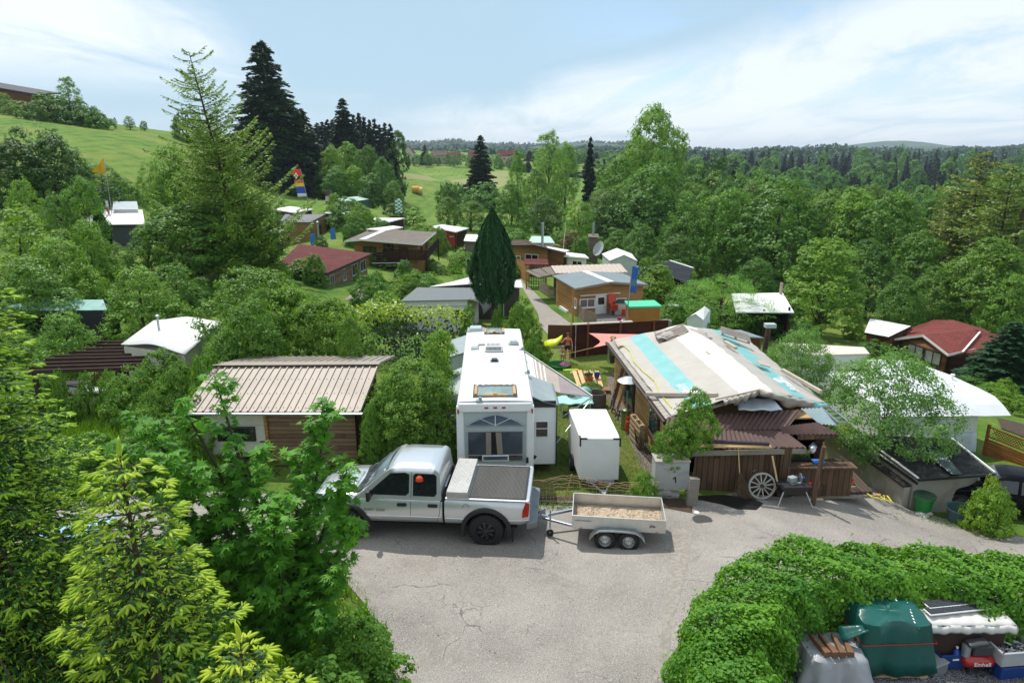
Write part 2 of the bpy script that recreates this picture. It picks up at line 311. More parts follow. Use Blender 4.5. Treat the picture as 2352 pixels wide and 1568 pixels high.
def asphalt_mat():
 m,nt,N,L,b=nodes('asphalt'); b.inputs['Roughness'].default_value=.88; b.inputs['Specular IOR Level'].default_value=.3
 tc=N.new('ShaderNodeTexCoord')
 def nz(s,d=6,r=.6,dist=0):
  n=N.new('ShaderNodeTexNoise'); n.inputs['Scale'].default_value=s; n.inputs['Detail'].default_value=d; n.inputs['Roughness'].default_value=r; n.inputs['Distortion'].default_value=dist; L.new(tc.outputs['Object'],n.inputs[0]); return n.outputs[0]
 def mr(x,lo,hi,a=0,b2=1):
  n=N.new('ShaderNodeMapRange'); L.new(x,n.inputs[0]); n.inputs[1].default_value=lo; n.inputs[2].default_value=hi; n.inputs[3].default_value=a; n.inputs[4].default_value=b2; return n.outputs[0]
 def mix(f,x,y):
  n=N.new('ShaderNodeMix'); n.data_type='RGBA'; L.new(f,n.inputs[0])
  for i,q in((6,x),(7,y)):
   if isinstance(q,tuple): n.inputs[i].default_value=q
   else: L.new(q,n.inputs[i])
  return n.outputs[2]
 x=mix(mr(nz(.35,7),.35,.65),h('8b857e',.82),h('a8a199',.83))
 x=mix(mr(nz(40,3,.8),.52,.66),x,h('c9c2b8',.85))            # light aggregate
 x=mix(mr(nz(33,3,.8),.56,.68),x,h('4a4743',.9))
 x=mix(mr(nz(.8,7,.75,.8),.54,.72,0,.55),x,h('7d6f60',.8))          # stains
 # cracks
 vo=N.new('ShaderNodeTexVoronoi'); vo.feature='DISTANCE_TO_EDGE'; vo.inputs['Scale'].default_value=.55
 mp=N.new('ShaderNodeMix'); mp.data_type='VECTOR'; L.new(tc.outputs['Object'],mp.inputs[4]); nn=N.new('ShaderNodeTexNoise'); nn.inputs['Scale'].default_value=1.6; nn.inputs['Detail'].default_value=8; L.new(tc.outputs['Object'],nn.inputs[0]); L.new(nn.outputs[1],mp.inputs[5]); mp.inputs[0].default_value=.42
 L.new(mp.outputs[1],vo.inputs[0])
 cr=mr(vo.outputs[0],0,.007,1,0); vm=mr(nz(.28,3),.50,.56)
 mm=N.new('ShaderNodeMath'); mm.operation='MULTIPLY'; L.new(cr,mm.inputs[0]); L.new(vm,mm.inputs[1])
 vo2=N.new('ShaderNodeTexVoronoi'); vo2.feature='DISTANCE_TO_EDGE'; vo2.inputs['Scale'].default_value=3.2; L.new(mp.outputs[1],vo2.inputs[0])
 c2=mr(vo2.outputs[0],0,.022,1,0); v2=mr(nz(.5,4),.57,.64); m2=N.new('ShaderNodeMath'); m2.operation='MULTIPLY'; L.new(c2,m2.inputs[0]); L.new(v2,m2.inputs[1])
 ms=N.new('ShaderNodeMath'); ms.operation='ADD'; ms.use_clamp=True; L.new(mm.outputs[0],ms.inputs[0]); L.new(m2.outputs[0],ms.inputs[1])
 m3=N.new('ShaderNodeMath'); m3.operation='MULTIPLY'; m3.inputs[1].default_value=.7; L.new(ms.outputs[0],m3.inputs[0])
 x=mix(m3.outputs[0],x,h('3a3630',.8))
 L.new(x,b.inputs['Base Color']); bp=N.new('ShaderNodeBump'); bp.inputs['Strength'].default_value=.5; bp.inputs['Distance'].default_value=.01; L.new(nz(60,3),bp.inputs['Height']); L.new(bp.outputs[0],b.inputs['Normal']); return m
M_asph=asphalt_mat()
def gravel_mat(name,c1,c2,c3,s=45):
 m,nt,N,L,b=nodes(name); b.inputs['Roughness'].default_value=.9
 tc=N.new('ShaderNodeTexCoord'); v=N.new('ShaderNodeTexVoronoi'); v.inputs['Scale'].default_value=s; L.new(tc.outputs['Object'],v.inputs[0])
 sp=N.new('ShaderNodeSeparateColor'); L.new(v.outputs['Color'],sp.inputs[0])
 cr=N.new('ShaderNodeValToRGB'); cr.color_ramp.elements[0].color=c1; cr.color_ramp.elements[1].color=c3; e=cr.color_ramp.elements.new(.5); e.color=c2; L.new(sp.outputs[0],cr.inputs[0])
 mx=N.new('ShaderNodeMix'); mx.data_type='RGBA'; mr=N.new('ShaderNodeMapRange'); L.new(v.outputs['Distance'],mr.inputs[0]); mr.inputs[1].default_value=.35; mr.inputs[2].default_value=.75; L.new(mr.outputs[0],mx.inputs[0]); L.new(cr.outputs[0],mx.inputs[6]); mx.inputs[7].default_value=tuple(q*.25 for q in c1[:3])+(1,)
 L.new(mx.outputs[2],b.inputs['Base Color']); bp=N.new('ShaderNodeBump'); bp.invert=True; bp.inputs['Strength'].default_value=1; bp.inputs['Distance'].default_value=.02; L.new(v.outputs['Distance'],bp.inputs['Height']); L.new(bp.outputs[0],b.inputs['Normal']); return m
M_gravel=gravel_mat('grey_gravel',h('6d6d70',.7),h('8f9093',.8),h('b5b5b4',.8),38)
M_gravel2=gravel_mat('brown_gravel',h('77695e',.7),h('95887c',.8),h('b8ada0',.8),30)
M_soil=pm('bare_soil',h('4a3a2b',.8),.95,var=.35,scale=3,bump=.8,bs=15)
def grid_ground():
 # perspective-spaced sheet so that near ground is fine and it reaches the horizon
 us=np.linspace(-1,1,230); us=np.sign(us)*np.abs(us)**1.25*2.6
 ys=np.concatenate([np.linspace(-25,60,230),np.geomspace(61,6500,120)])
 X=np.array([[u*(max(y,-25)+40)/2.2 for u in us] for y in ys]); Y=np.repeat(ys[:,None],len(us),1)
 Z=Hn(X,Y).reshape(X.shape)
 far=np.clip((Y-900)/1200,0,1); Z=Z*(1-far)-5*far
 v=np.stack([X,Y,Z],-1).reshape(-1,3); nx=len(us); ny=len(ys)
 i=np.arange(nx-1)[None]+np.arange(ny-1)[:,None]*nx; f=np.stack([i,i+1,i+nx+1,i+nx],-1).reshape(-1,4)
 me=bpy.data.meshes.new('ground'); me.from_pydata(v.tolist(),[],f.tolist()); me.materials.append(M_grass); me.shade_smooth(); me.update()
 o=bpy.data.objects.new('ground',me); COL.objects.link(o); tag(o,kind='structure'); return o
ground=grid_ground()
def drape(name,poly,mat,dz=.03,step=.5,kind='structure'):
 """flat sheet following the terrain inside a polygon"""
 bm=bmesh.new(); vs=[bm.verts.new((p[0],p[1],0)) for p in poly]; bm.faces.new(vs)
 xs=[p[0] for p in poly]; ys=[p[1] for p in poly]
 def cuts(lo,hi,ax):
  k=lo+step
  while k<hi:
   no=[0,0,0]; no[ax]=1; c=[0,0,0]; c[ax]=k
   bmesh.ops.bisect_plane(bm,geom=bm.verts[:]+bm.edges[:]+bm.faces[:],plane_co=c,plane_no=no); k+=step
 cuts(min(xs),max(xs),0); cuts(min(ys),max(ys),1)
 bm.verts.ensure_lookup_table(); zz=Hn([v.co.x for v in bm.verts],[v.co.y for v in bm.verts])
 for v,z in zip(bm.verts,zz): v.co.z=z+dz
 for f in bm.faces:
  if f.normal.z<0: f.normal_flip()
  f.smooth=True
 me=bpy.data.meshes.new(name); bm.normal_update(); bmesh.ops.recalc_face_normals(bm,faces=bm.faces); bm.to_mesh(me); bm.free(); me.materials.append(mat)
 o=bpy.data.objects.new(name,me); COL.objects.link(o); tag(o,kind=kind); return o
# ---------------- foliage ----------------
def rng(s): return np.random.default_rng(s)
def nrm(a): return a/np.maximum(np.linalg.norm(a,axis=-1,keepdims=True),1e-9)
LT={'rhomb':(np.array([(0,-.5,0),(.3,-.05,.06),(0,.5,-.04),(-.3,-.05,.06)]),[(0,1,2,3)]),
 'oval':(np.array([(0,-.5,0),(.28,-.25,.05),(.3,.12,.06),(0,.52,-.08),(-.3,.12,.06),(-.28,-.25,.05)]),[(0,1,2,3),(0,3,4,5)]),
 'clump':(np.array([(0,-.5,0),(.34,-.2,.12),(.1,0,.1),(.3,.3,-.02),(0,.5,-.1),(-.16,.1,.12),(-.4,.15,-.05),(-.2,-.15,.1)]),[(0,1,2,7),(2,3,4,5),(7,2,5,6)]),
 'blade':(np.array([(-.06,0,0),(.06,0,0),(.05,.55,.06),(0,1,.22),(-.05,.55,.06)]),[(0,1,2,3,4)]),
 'needle':(np.array([(0,-.5,0),(.12,-.1,.03),(0,.5,-.1),(-.12,-.1,.03)]),[(0,1,2,3)]),
}
def _star():
 pts=[]; tips=[(-100,.42),(-48,.55),(0,.62),(48,.55),(100,.42)]
 pts.append((0,-.32))
 for i,(a,r) in enumerate(tips[::-1]):
  a=R(90-(-a)) if False else R(90-a); pts.append((r*math.cos(a),r*math.sin(a)))
  if i<4: a2=R(90-(tips[::-1][i][0]+tips[::-1][i+1][0])/2); pts.append((.17*math.cos(a2),.17*math.sin(a2)+.02))
 v=[(x,y+.05,-.25*(x*x+y*y)+.04) for x,y in pts]; v.append((0,.02,.03)); c=len(v)-1; n=c
 return np.array(v),[(c,i,(i+1)%n) for i in range(n)]
LT['star']=_star()
def _shoot():
 v=[(0,0,0)]; prof=[(.1,.10),(.45,.125),(.8,.08)]
 for y,r in prof:
  for k in range(4): v.append((r*math.cos(k*PI/2+.6),y,r*math.sin(k*PI/2+.6)+.12*y*y))
 v.append((0,1,.14)); f=[]
 for k in range(4): f.append((0,1+k,1+(k+1)%4))
 for j in range(2):
  for k in range(4): f.append((1+j*4+k,1+j*4+(k+1)%4,5+j*4+(k+1)%4,5+j*4+k))
 for k in range(4): f.append((9+k,9+(k+1)%4,13))
 return np.array(v),f
LT['shoot']=_shoot()
class FM:   # foliage mesh: any number of leaf batches plus plain tubes
 def __init__(s): s.V=[];s.L=[];s.S=[];s.M=[];s.n=0
 def leaves(s,C,Nn,size,shape='rhomb',mi=0,T=None,r=None,jit=0):
  r=r or rng(1); C=np.asarray(C,float); n=len(C)
  if n==0: return
  Nn=nrm(np.asarray(Nn,float)+ (r.normal(0,jit,(n,3)) if jit else 0))
  if T is None:
   T=r.normal(0,1,(n,3))
  T=nrm(T-(T*Nn).sum(-1,keepdims=True)*Nn); B=np.cross(T,Nn)
  tv,tf=LT[shape]; size=np.broadcast_to(np.asarray(size,float),(n,))[:,None,None]
  v=C[:,None]+size*(tv[None,:,0:1]*B[:,None]+tv[None,:,1:2]*T[:,None]+tv[None,:,2:3]*Nn[:,None])
  k=len(tv); s.V.append(v.reshape(-1,3)); off=(np.arange(n)*k+s.n)[:,None]
  for g in sorted({len(f) for f in tf}):
   ff=np.array([f for f in tf if len(f)==g]); idx=(off[:,:,None]+ff[None]).reshape(-1,g); s.L.append(idx); s.M.append(np.full(len(idx),mi))
  s.n+=n*k
 def mb(s,mb,mi):
  v=np.array(mb.v).reshape(-1,3);
  for g in sorted({len(f) for f in mb.f}):
   ff=np.array([f for f in mb.f if len(f)==g])+s.n; s.L.append(ff); s.M.append(np.full(len(ff),mi))
  s.V.append(v); s.n+=len(v)
 def mesh(s,name,mats):
  me=bpy.data.meshes.new(name); V=np.concatenate(s.V).astype(np.float32); me.vertices.add(len(V)); me.vertices.foreach_set('co',V.ravel())
  tot=np.concatenate([np.full(len(l),l.shape[1]) for l in s.L]); loops=np.concatenate([l.ravel() for l in s.L]).astype(np.int32)
  me.loops.add(len(loops)); me.loops.foreach_set('vertex_index',loops); me.polygons.add(len(tot))
  me.polygons.foreach_set('loop_start',np.concatenate([[0],np.cumsum(tot)[:-1]]).astype(np.int32))
  me.polygons.foreach_set('material_index',np.concatenate(s.M).astype(np.int32))
  for m in mats: me.materials.append(m)
  me.update(calc_edges=True); return me
def mkobj(name,me,parent=None,color=None):
 o=bpy.data.objects.new(name,me); COL.objects.link(o)
 if parent: o.parent=parent
 if color: o.color=color
 return o
L_broad=leafmat('leaf_broad',h('46701f',.9),h('86aa40',.92),.36)
L_dark=leafmat('leaf_spruce',h('1c3320',.8),h('3a5a2c',.8),.15,rough=.6,spec=.25)
L_lime=leafmat('leaf_larch',h('5a8423',.85),h('8aa83a',.9),.35)
L_cyp=leafmat('leaf_cypress',h('1d4a22',.8),h('2f6a2e',.8),.15,rough=.6)
L_shoot=leafmat('spruce_new_shoot',h('88b02a',.95),h('b4cc48',.95),.30,rough=.55)
L_need=leafmat('spruce_old_needles',h('2f5a24',.8),h('4d7a30',.8),.2,rough=.6)
L_star=leafmat('leaf_star',h('3a7424',.95),h('76ac3c',.95),.40,rough=.55,spec=.3)
L_hedge=leafmat('leaf_hedge',h('3f7a25',.9),h('8ab83c',.95),.36,rough=.55,spec=.3)
L_laurel=leafmat('leaf_laurel',h('16351a',.8),h('2a5222',.8),.15,rough=.25,spec=.7)
L_ltip=leafmat('leaf_laurel_tip',h('86a628',.9),h('b7c93e',.9),.35,rough=.4)
L_purple=leafmat('leaf_purple',h('3a1220',.8),h('5c2234',.8),.25)
L_grass=leafmat('grass_blade',h('4f8022',.85),h('8fae3a',.85),.35)
L_twig=leafmat('leaf_copper',h('4c4a22',.7),h('7a7038',.8),.3)
def ellip(r,n,up=None):
 d=nrm(r.normal(0,1,(n,3))); return d
def crown_broad(seed,ht=10.,wd=8.,base=.18,lobes=11,ncl=420,per=26,leaf=.34,clump=.55,loose=0.,shape='clump',inner=.25,peak=.0,weep=0.,low=False):
 """lobed ovoid crown: leaf clumps over the surface of overlapping lobes; returns (points, normals, sizes, lobe centres)"""
 r=rng(seed); c=[]; rad=[]
 z0=ht*base; hh=ht-z0; ga=2.399
 for i in range(lobes):
  t=(i+.5)/lobes; z=z0+hh*((.02 if low else .16)+.70*t); prof=math.sin(PI*min(1,(.12+.80*t**(.8+peak*1.2))))**.75 if not peak else (1-t)**.75*.95+.08
  rr=wd/2*prof*r.uniform(.35,.62); a=i*ga+r.uniform(-.4,.4)
  c.append((rr*math.cos(a),rr*math.sin(a),z)); rad.append((wd/2*(.34+.28*prof)*r.uniform(.8,1.15),)*2+(hh*(.18+.05*r.random()),))
 c.append((0,0,z0+hh*.80)); rad.append((wd*.22,wd*.22,hh*.2)); c.append((0,0,z0+hh*.45)); rad.append((wd*.36,wd*.36,hh*.34))
 c=np.array(c);rad=np.array(rad)
 k=len(c); wts=(rad[:,0]*rad[:,2]); wts/=wts.sum(); li=r.choice(k,ncl*2,p=wts); d=nrm(r.normal(0,1,(ncl*2,3))); d[:,2]=np.where((d[:,2]<-.78)&(not low),-d[:,2],d[:,2])
 p=c[li]+d*rad[li]*r.uniform(.86,1.08,(ncl*2,1))
 q=((p[:,None]-c[None])/rad[None]); ins=(q**2).sum(-1); ins[np.arange(len(p)),li]=9; keep=(ins.min(-1)>.72)|(r.random(len(p))<inner*.3); p=p[keep][:ncl];d=d[keep][:ncl]
 n=len(p); cs=clump*r.uniform(.55,1.35,n); P=np.repeat(p,per,0); D=np.repeat(d,per,0); S=np.repeat(cs,per)[:,None]
 off=r.normal(0,1,(len(P),3)); off=off/np.maximum(np.linalg.norm(off,axis=1,keepdims=True),.01)*r.random((len(P),1))**.45*S*np.array([1,1,.62]);
 off[:,2]-=weep*np.abs(r.normal(0,1,len(P)))*clump
 P=P+off; P[:,2]=np.abs(P[:,2]) if low else P[:,2]; Nn=nrm(D*.55+np.array([0,0,.65])+nrm(off)*.5+r.normal(0,.32,P.shape))
 sz=leaf*r.uniform(.65,1.25,len(P)); return P,Nn,sz,c,rad
def limbs(ht,c,rad,r0,seed,base=.18,n=5,tips=0,lean=(0,0)):
 r=rng(seed+77); mb=MB(); top=ht*.72
 tr=[(lean[0]*t*t*ht+.02*ht*math.sin(t*5+seed)*t,lean[1]*t*t*ht,t*top) for t in np.linspace(-.04,1,7)]
 mb.tube(tr,[r0*(1.25-1.05*t) for t in np.linspace(0,1,7)],n=7)
 for i in range(min(len(c),14)):
  e=c[i]; t=max(.12,min(.85,(e[2]-ht*.22)/top)); s=(0,0,t*top*.85); m=((s[0]+e[0])*.5,(s[1]+e[1])*.5,s[2]*.45+e[2]*.45)
  mb.tube([s,m,tuple(e)],[r0*.42*(1-t*.5),r0*.24,r0*.07],n=5)
  for j in range(tips):
   d=nrm(r.normal(0,1,3))*rad[i]*.9; mb.tube([tuple(e*.6+np.array(m)*.4),tuple(e+d)],[r0*.12,r0*.03],n=4)
 return mb
CROWNS={}
def proto_tree(key,name,crown_me,trunk_mb,trunk_mat=bark):
 tm=bpy.data.meshes.new('trunk'); tm.from_pydata(trunk_mb.v,[],trunk_mb.f); tm.materials.append(trunk_mat); tm.shade_smooth(); CROWNS[key]=(name,crown_me,tm)
def broad(key,seed,lean=(0,0),name='broadleaf_tree',r0=.2,mat=None,tips=1,**k):
 P,Nn,sz,c,rad=crown_broad(seed,**k); f=FM(); f.leaves(P,Nn,sz,k.get('shape','clump'),r=rng(seed+5)); proto_tree(key,name,f.mesh('crown',[mat or L_broad]),limbs(k.get('ht',10),c,rad,r0,seed,tips=tips,lean=lean))
def plant(key,loc,hs,ws=None,rz=0.,label=None,cat='tree',group=None,color=(1,1,1,1),trunk=True,name=None):
 nm,cm,tm=CROWNS[key]; t=thing(name or nm,label,cat,loc,rz,group,scale=(ws or hs,ws or hs,hs))
 mkobj('crown' if cat!='bush' and cat!='hedge' else 'foliage',cm,t,color)
 if trunk: mkobj('trunk' if cat!='bush' else 'stem',tm,t)
 return t
# prototypes, 10 m high unless said
broad('A',11,ht=10,wd=8.4,lobes=13,ncl=560,per=24,leaf=.30,clump=.62)
broad('B',12,ht=10,wd=7.2,lobes=11,ncl=520,per=24,leaf=.28,clump=.58,base=.1)
broad('C',13,ht=10,wd=6.0,lobes=12,ncl=500,per=24,leaf=.28,clump=.52,base=.06)
broad('D',14,ht=10,wd=9.0,lobes=15,ncl=600,per=22,leaf=.32,clump=.66,base=.12)
broad('P',15,ht=10,wd=6.6,lobes=14,ncl=560,per=26,leaf=.24,clump=.5,base=.05,peak=1)
broad('W',16,ht=10,wd=9.5,lobes=12,ncl=520,per=30,leaf=.22,clump=.7,base=.08,shape='needle',weep=.15,tips=2)
broad('Wt',17,ht=10,wd=5.2,lobes=12,ncl=380,per=26,leaf=.22,clump=.5,base=.08,shape='rhomb',weep=.3,tips=2)
# far versions (cheap)
broad('fA',21,ht=10,wd=8.0,lobes=10,ncl=230,per=12,leaf=.62,clump=.62,base=.05,tips=0)
broad('fB',22,ht=10,wd=6.5,lobes=10,ncl=210,per=12,leaf=.60,clump=.6,base=.05,tips=0)
broad('fC',23,ht=10,wd=9.5,lobes=12,ncl=250,per=12,leaf=.66,clump=.7,base=.05,tips=0)
broad('gA',25,ht=10,wd=9,lobes=17,ncl=700,per=24,leaf=.27,clump=.55,base=0,low=True)
broad('gB',26,ht=10,wd=8,lobes=13,ncl=620,per=24,leaf=.30,clump=.7,base=0,low=True)
broad('fb',24,ht=4,wd=6,lobes=12,ncl=260,per=14,leaf=.36,clump=.45,base=0,tips=0,low=True)
# bushes: 2 m high, real small leaves
broad('b1',31,name='leafy_bush',r0=.03,ht=2,wd=2.4,lobes=9,ncl=420,per=26,leaf=.085,clump=.17,base=.0,shape='oval',low=True)
broad('b2',32,name='leafy_bush',r0=.03,ht=2,wd=2.0,lobes=8,ncl=340,per=26,leaf=.085,clump=.15,base=.0,shape='oval',peak=.6,low=True)
broad('b3',33,name='leafy_bush',r0=.03,ht=2,wd=2.6,lobes=10,ncl=300,per=16,leaf=.13,clump=.2,base=.0,shape='oval',low=True)
# mid-size garden trees: 5 m, finer leaves
broad('m1',41,r0=.09,ht=5,wd=4.6,lobes=12,ncl=760,per=28,leaf=.12,clump=.27,base=.08,shape='oval',tips=2)
broad('m2',42,r0=.09,ht=5,wd=4.2,lobes=11,ncl=700,per=26,leaf=.12,clump=.30,base=.02,shape='oval',tips=2)
broad('m3',43,r0=.08,ht=5,wd=5.6,lobes=13,ncl=760,per=28,leaf=.10,clump=.36,base=.22,shape='oval',tips=3,inner=.5,mat=leafmat('leaf_apple',h('4a7430',.9),h('83a857',.95),.34))
broad('m4',44,r0=.07,ht=5,wd=3.6,lobes=12,ncl=600,per=26,leaf=.11,clump=.24,base=.0,shape='oval',tips=2,peak=.8)
def conifer(key,seed,ht=20.,wd=8.,lv=34,nb=11,seg=9,leaf=.5,droop=.35,up=.0,name='spruce_tree',mat=None,base=.05,ragged=.18,power=.85,density=1.,hang=1.,lw=1.,r0=.3,topthin=0.,shape='needle',bm_=bark,gaps=0.):
 r=rng(seed); f=FM(); mb=MB(); mb.tube([(0,0,-.5),(0,0,ht*.5),(0,0,ht*.99)],[r0,r0*.6,.02],n=7); C=[];Nn=[];T=[];S=[]
 for i in range(lv):
  t=(i+r.uniform(-.3,.3))/lv; t=min(max(t,0),.985); z=ht*(base+(1-base)*t); L0=wd/2*(1-t)**power
  k=max(4,int(nb*(1-t*.55)))
  a0=r.uniform(0,6.28)
  for j in range(k):
   if r.random()<gaps: continue
   a=a0+6.283*j/k+r.uniform(-.25,.25); L=L0*r.uniform(1-ragged*1.6,1+ragged)+.12; z=ht*(base+(1-base)*min(.985,max(0,t+r.uniform(-.75,.75)/lv))); dx,dy=math.cos(a),math.sin(a)
   dz=lambda s:(up*s-droop*s*s*.9+(.18*s**3 if droop>0 else 0))*L
   if L>.5: mb.tube([(0,0,z),(dx*L*.5,dy*L*.5,z+dz(.5)),(dx*L*.92,dy*L*.92,z+dz(.92))],[.018*ht/20+L*.008,.012*ht/20+L*.004,.004],n=4)
   m=max(3,int(seg*density*L/(wd/2)*2.2)+2)
   s=r.uniform(.12,1.0,m*3)**.8; side=r.normal(0,.16,m*3)*L*(1.15-s)*1.2
   P=np.stack([dx*L*s-dy*side,dy*L*s+dx*side,z+np.array([dz(q) for q in s])-np.abs(side)*.3-hang*leaf*.22*r.random(m*3)],-1)
   C.append(P); tt=np.stack([dx*1.0-dy*np.sign(side)*.7,dy*1.0+dx*np.sign(side)*.7,-.35*hang+up*.5+r.normal(0,.25,m*3)],-1); T.append(tt); n_=np.stack([r.normal(0,.5,m*3),r.normal(0,.5,m*3),np.full(m*3,.9)],-1); Nn.append(n_); S.append(leaf*r.uniform(.6,1.2,m*3)*(1-.35*t))
 f.leaves(np.concatenate(C),np.concatenate(Nn),np.concatenate(S),shape,T=np.concatenate(T),r=r)
 proto_tree(key,name,f.mesh('crown',[mat or L_dark]),mb,bm_)
LT['spray']=(np.array([(0,-.5,0),(.22,-.3,.05),(.16,0,.04),(.26,.25,-.05),(0,.55,-.1),(-.26,.25,-.05),(-.16,0,.04),(-.22,-.3,.05)]),[(0,1,2,7),(2,3,4,5),(7,2,5,6)])
conifer('S1',51,ht=20,wd=8.5,lv=46,nb=15,leaf=.66,droop=.5,hang=2.2,shape='spray',ragged=.25,gaps=.05,density=1.5,power=.72)
conifer('S2',52,ht=20,wd=7.4,lv=46,nb=15,leaf=.66,droop=.3,hang=1.6,density=1.4,shape='spray',ragged=.2,power=.75)
conifer('fS',53,ht=20,wd=6.6,lv=30,nb=10,seg=5,leaf=1.3,droop=.35,hang=1.6,shape='spray',ragged=.2,power=.7)
conifer('fS2',54,ht=20,wd=5.4,lv=30,nb=9,seg=5,leaf=1.2,droop=.35,hang=1.6,shape='spray',ragged=.3,power=.75)
conifer('Lx',55,ht=16.6,wd=8.6,lv=46,nb=10,leaf=.23,droop=-.42,up=.06,hang=.5,shape='spray',name='larch_tree',mat=L_lime,ragged=.5,power=.55,density=3.4,base=.06,r0=.2,gaps=.22)
conifer('Ly',56,ht=16,wd=8.,lv=30,nb=8,leaf=.42,droop=.1,up=.1,hang=.6,shape='spray',name='larch_tree',mat=leafmat('leaf_thin_larch',h('5d6d2e',.8),h('98984a',.8),.3),ragged=.35,power=.5,density=1.3,base=.35,r0=.22,gaps=.15)
def cypress(key,seed,ht=8.,wd=3.4):
 r=rng(seed); f=FM(); n=24000; t=r.random(n)**.8; prof=np.sin(PI*np.clip(t*.90+.10,0,1)**.72)**.8; a=r.uniform(0,6.283,n)
 fl=1+.09*np.sin(a*11+np.floor(t*5+a)*2)+.07*np.sin(a*5-t*9)+r.normal(0,.05,n); rr=wd/2*prof*fl; z=ht*(.34+.66*t)
 C=np.stack([rr*np.cos(a),rr*np.sin(a),z],-1); Nn=np.stack([np.cos(a),np.sin(a),np.full(n,.25)],-1); T=np.stack([np.cos(a)*.25,np.sin(a)*.25,np.ones(n)],-1)
 f.leaves(C,Nn,(.30)*r.uniform(.6,1.2,n),'needle',T=T+r.normal(0,.2,(n,3)),r=r,jit=.45)
 mb=MB(); mb.tube([(0,0,-.3),(0,0,ht*.4),(0,0,ht*.9)],[.2,.16,.04],n=8)
 proto_tree(key,'cypress_tree',f.mesh('crown',[L_cyp]),mb)
cypress('cy',61)
def near_spruce(name,seed,ht,wd,loc,label,lv=15,nb=8,shoot=.13,z0=.6,color=(1,1,1,1),tiers=1.0,droop=.12,thin=1.0,top=True):
 """young spruce seen close: every side twig carries pale new shoots at its tip"""
 r=rng(seed); f=FM(); mb=MB(); t0=thing(name,label,'tree',loc,r.uniform(0,6)); r0=ht*.013
 mb.tube([(0,0,-.3),(0,0,ht*.5),(0,0,ht)],[r0*1.3,r0*.8,.008],n=8)
 SC_,SN,ST,SS=[],[],[],[]; NC,NN_,NT,NS=[],[],[],[]
 for i in range(lv):
  t=i/lv+r.uniform(-.2,.2)/lv; z=z0+(ht-z0)*max(t,0)**1.0; L0=wd/2*(1-t)**.8+.12; k=max(4,int(nb*(1.05-t*.5)))
  a0=r.uniform(0,6.28)
  for j in range(k):
   a=a0+6.283*j/k+r.uniform(-.22,.22); L=L0*r.uniform(.75,1.12); d=np.array([math.cos(a),math.sin(a),0]); sdv=np.array([-d[1],d[0],0])
   bz=lambda s:(.30*(t+.15)*s-droop*s*s)*L
   mb.tube([(0,0,z),tuple(d*L*.5+np.array([0,0,z+bz(.5)])),tuple(d*L+np.array([0,0,z+bz(1)]))],[.012+L*.006,.008+L*.003,.004],n=4)
   nt=max(2,int(L/ .095*thin))
   for q in range(nt):
    s=(q+.6)/nt; p=d*L*s+np.array([0,0,z+bz(s)]); sg=1 if q%2 else -1; TL=min(L*.42*(1.08-s)+.08,.55)*r.uniform(.7,1.15); td=nrm(d*.75+sdv*sg*.8+np.array([0,0,-.12+r.normal(0,.08)]))
    # old needles along the twig
    m=max(2,int(TL/.045)); u=r.uniform(.05,1,m); NC.append(p+td*u[:,None]*TL); NT.append(np.tile(td,(m,1))+r.normal(0,.35,(m,3))); NN_.append(r.normal(0,.4,(m,3))+[0,0,.9]); NS.append(np.full(m,.105)*r.uniform(.7,1.2,m))
    ks=1+int(TL/.10)
    for e in range(ks):
     ee=1-e*.24; base_=p+td*TL*ee
     for b_ in ((0,) if e else (-1,0,1)):
      if e: b_=r.choice((-1,1))
      sd_=nrm(td+np.cross(td,[0,0,1])*b_*.75+r.normal(0,.12,3)+[0,0,.02]); SC_.append(base_); ST.append(sd_); SN.append([r.normal(0,.2),r.normal(0,.2),-1]); SS.append(shoot*r.uniform(.6,1.15)*(1-.25*abs(b_)))
   p=d*L+np.array([0,0,z+bz(1)])
   for b_ in (-1,0,1): SC_.append(p); ST.append(nrm(d+sdv*b_*.7+[0,0,.05])); SN.append([0,0,-1.]); SS.append(shoot*1.25)
 if top:
  for e in range(26):
   a=e*2.4; SC_.append(np.array([0,0,ht-.02-.03*e])); ST.append(nrm(np.array([math.cos(a),math.sin(a),.8]))); SN.append([math.cos(a),math.sin(a),-1]); SS.append(shoot*.9)
  SC_.append(np.array([0,0,ht-.05])); ST.append(np.array([0,0,1.])); SN.append([1,0,0.]); SS.append(shoot*1.8)
 f.leaves(np.concatenate(NC),np.concatenate(NN_),np.concatenate(NS),'spray',mi=1,T=np.concatenate(NT),r=r)
 f.leaves(np.array(SC_),np.array(SN),np.array(SS),'shoot',mi=0,T=np.array(ST),r=r)
 mkobj('crown',f.mesh('crown',[L_shoot,L_need]),t0,color); mb.build('trunk',bark,t0,smooth=60); return t0
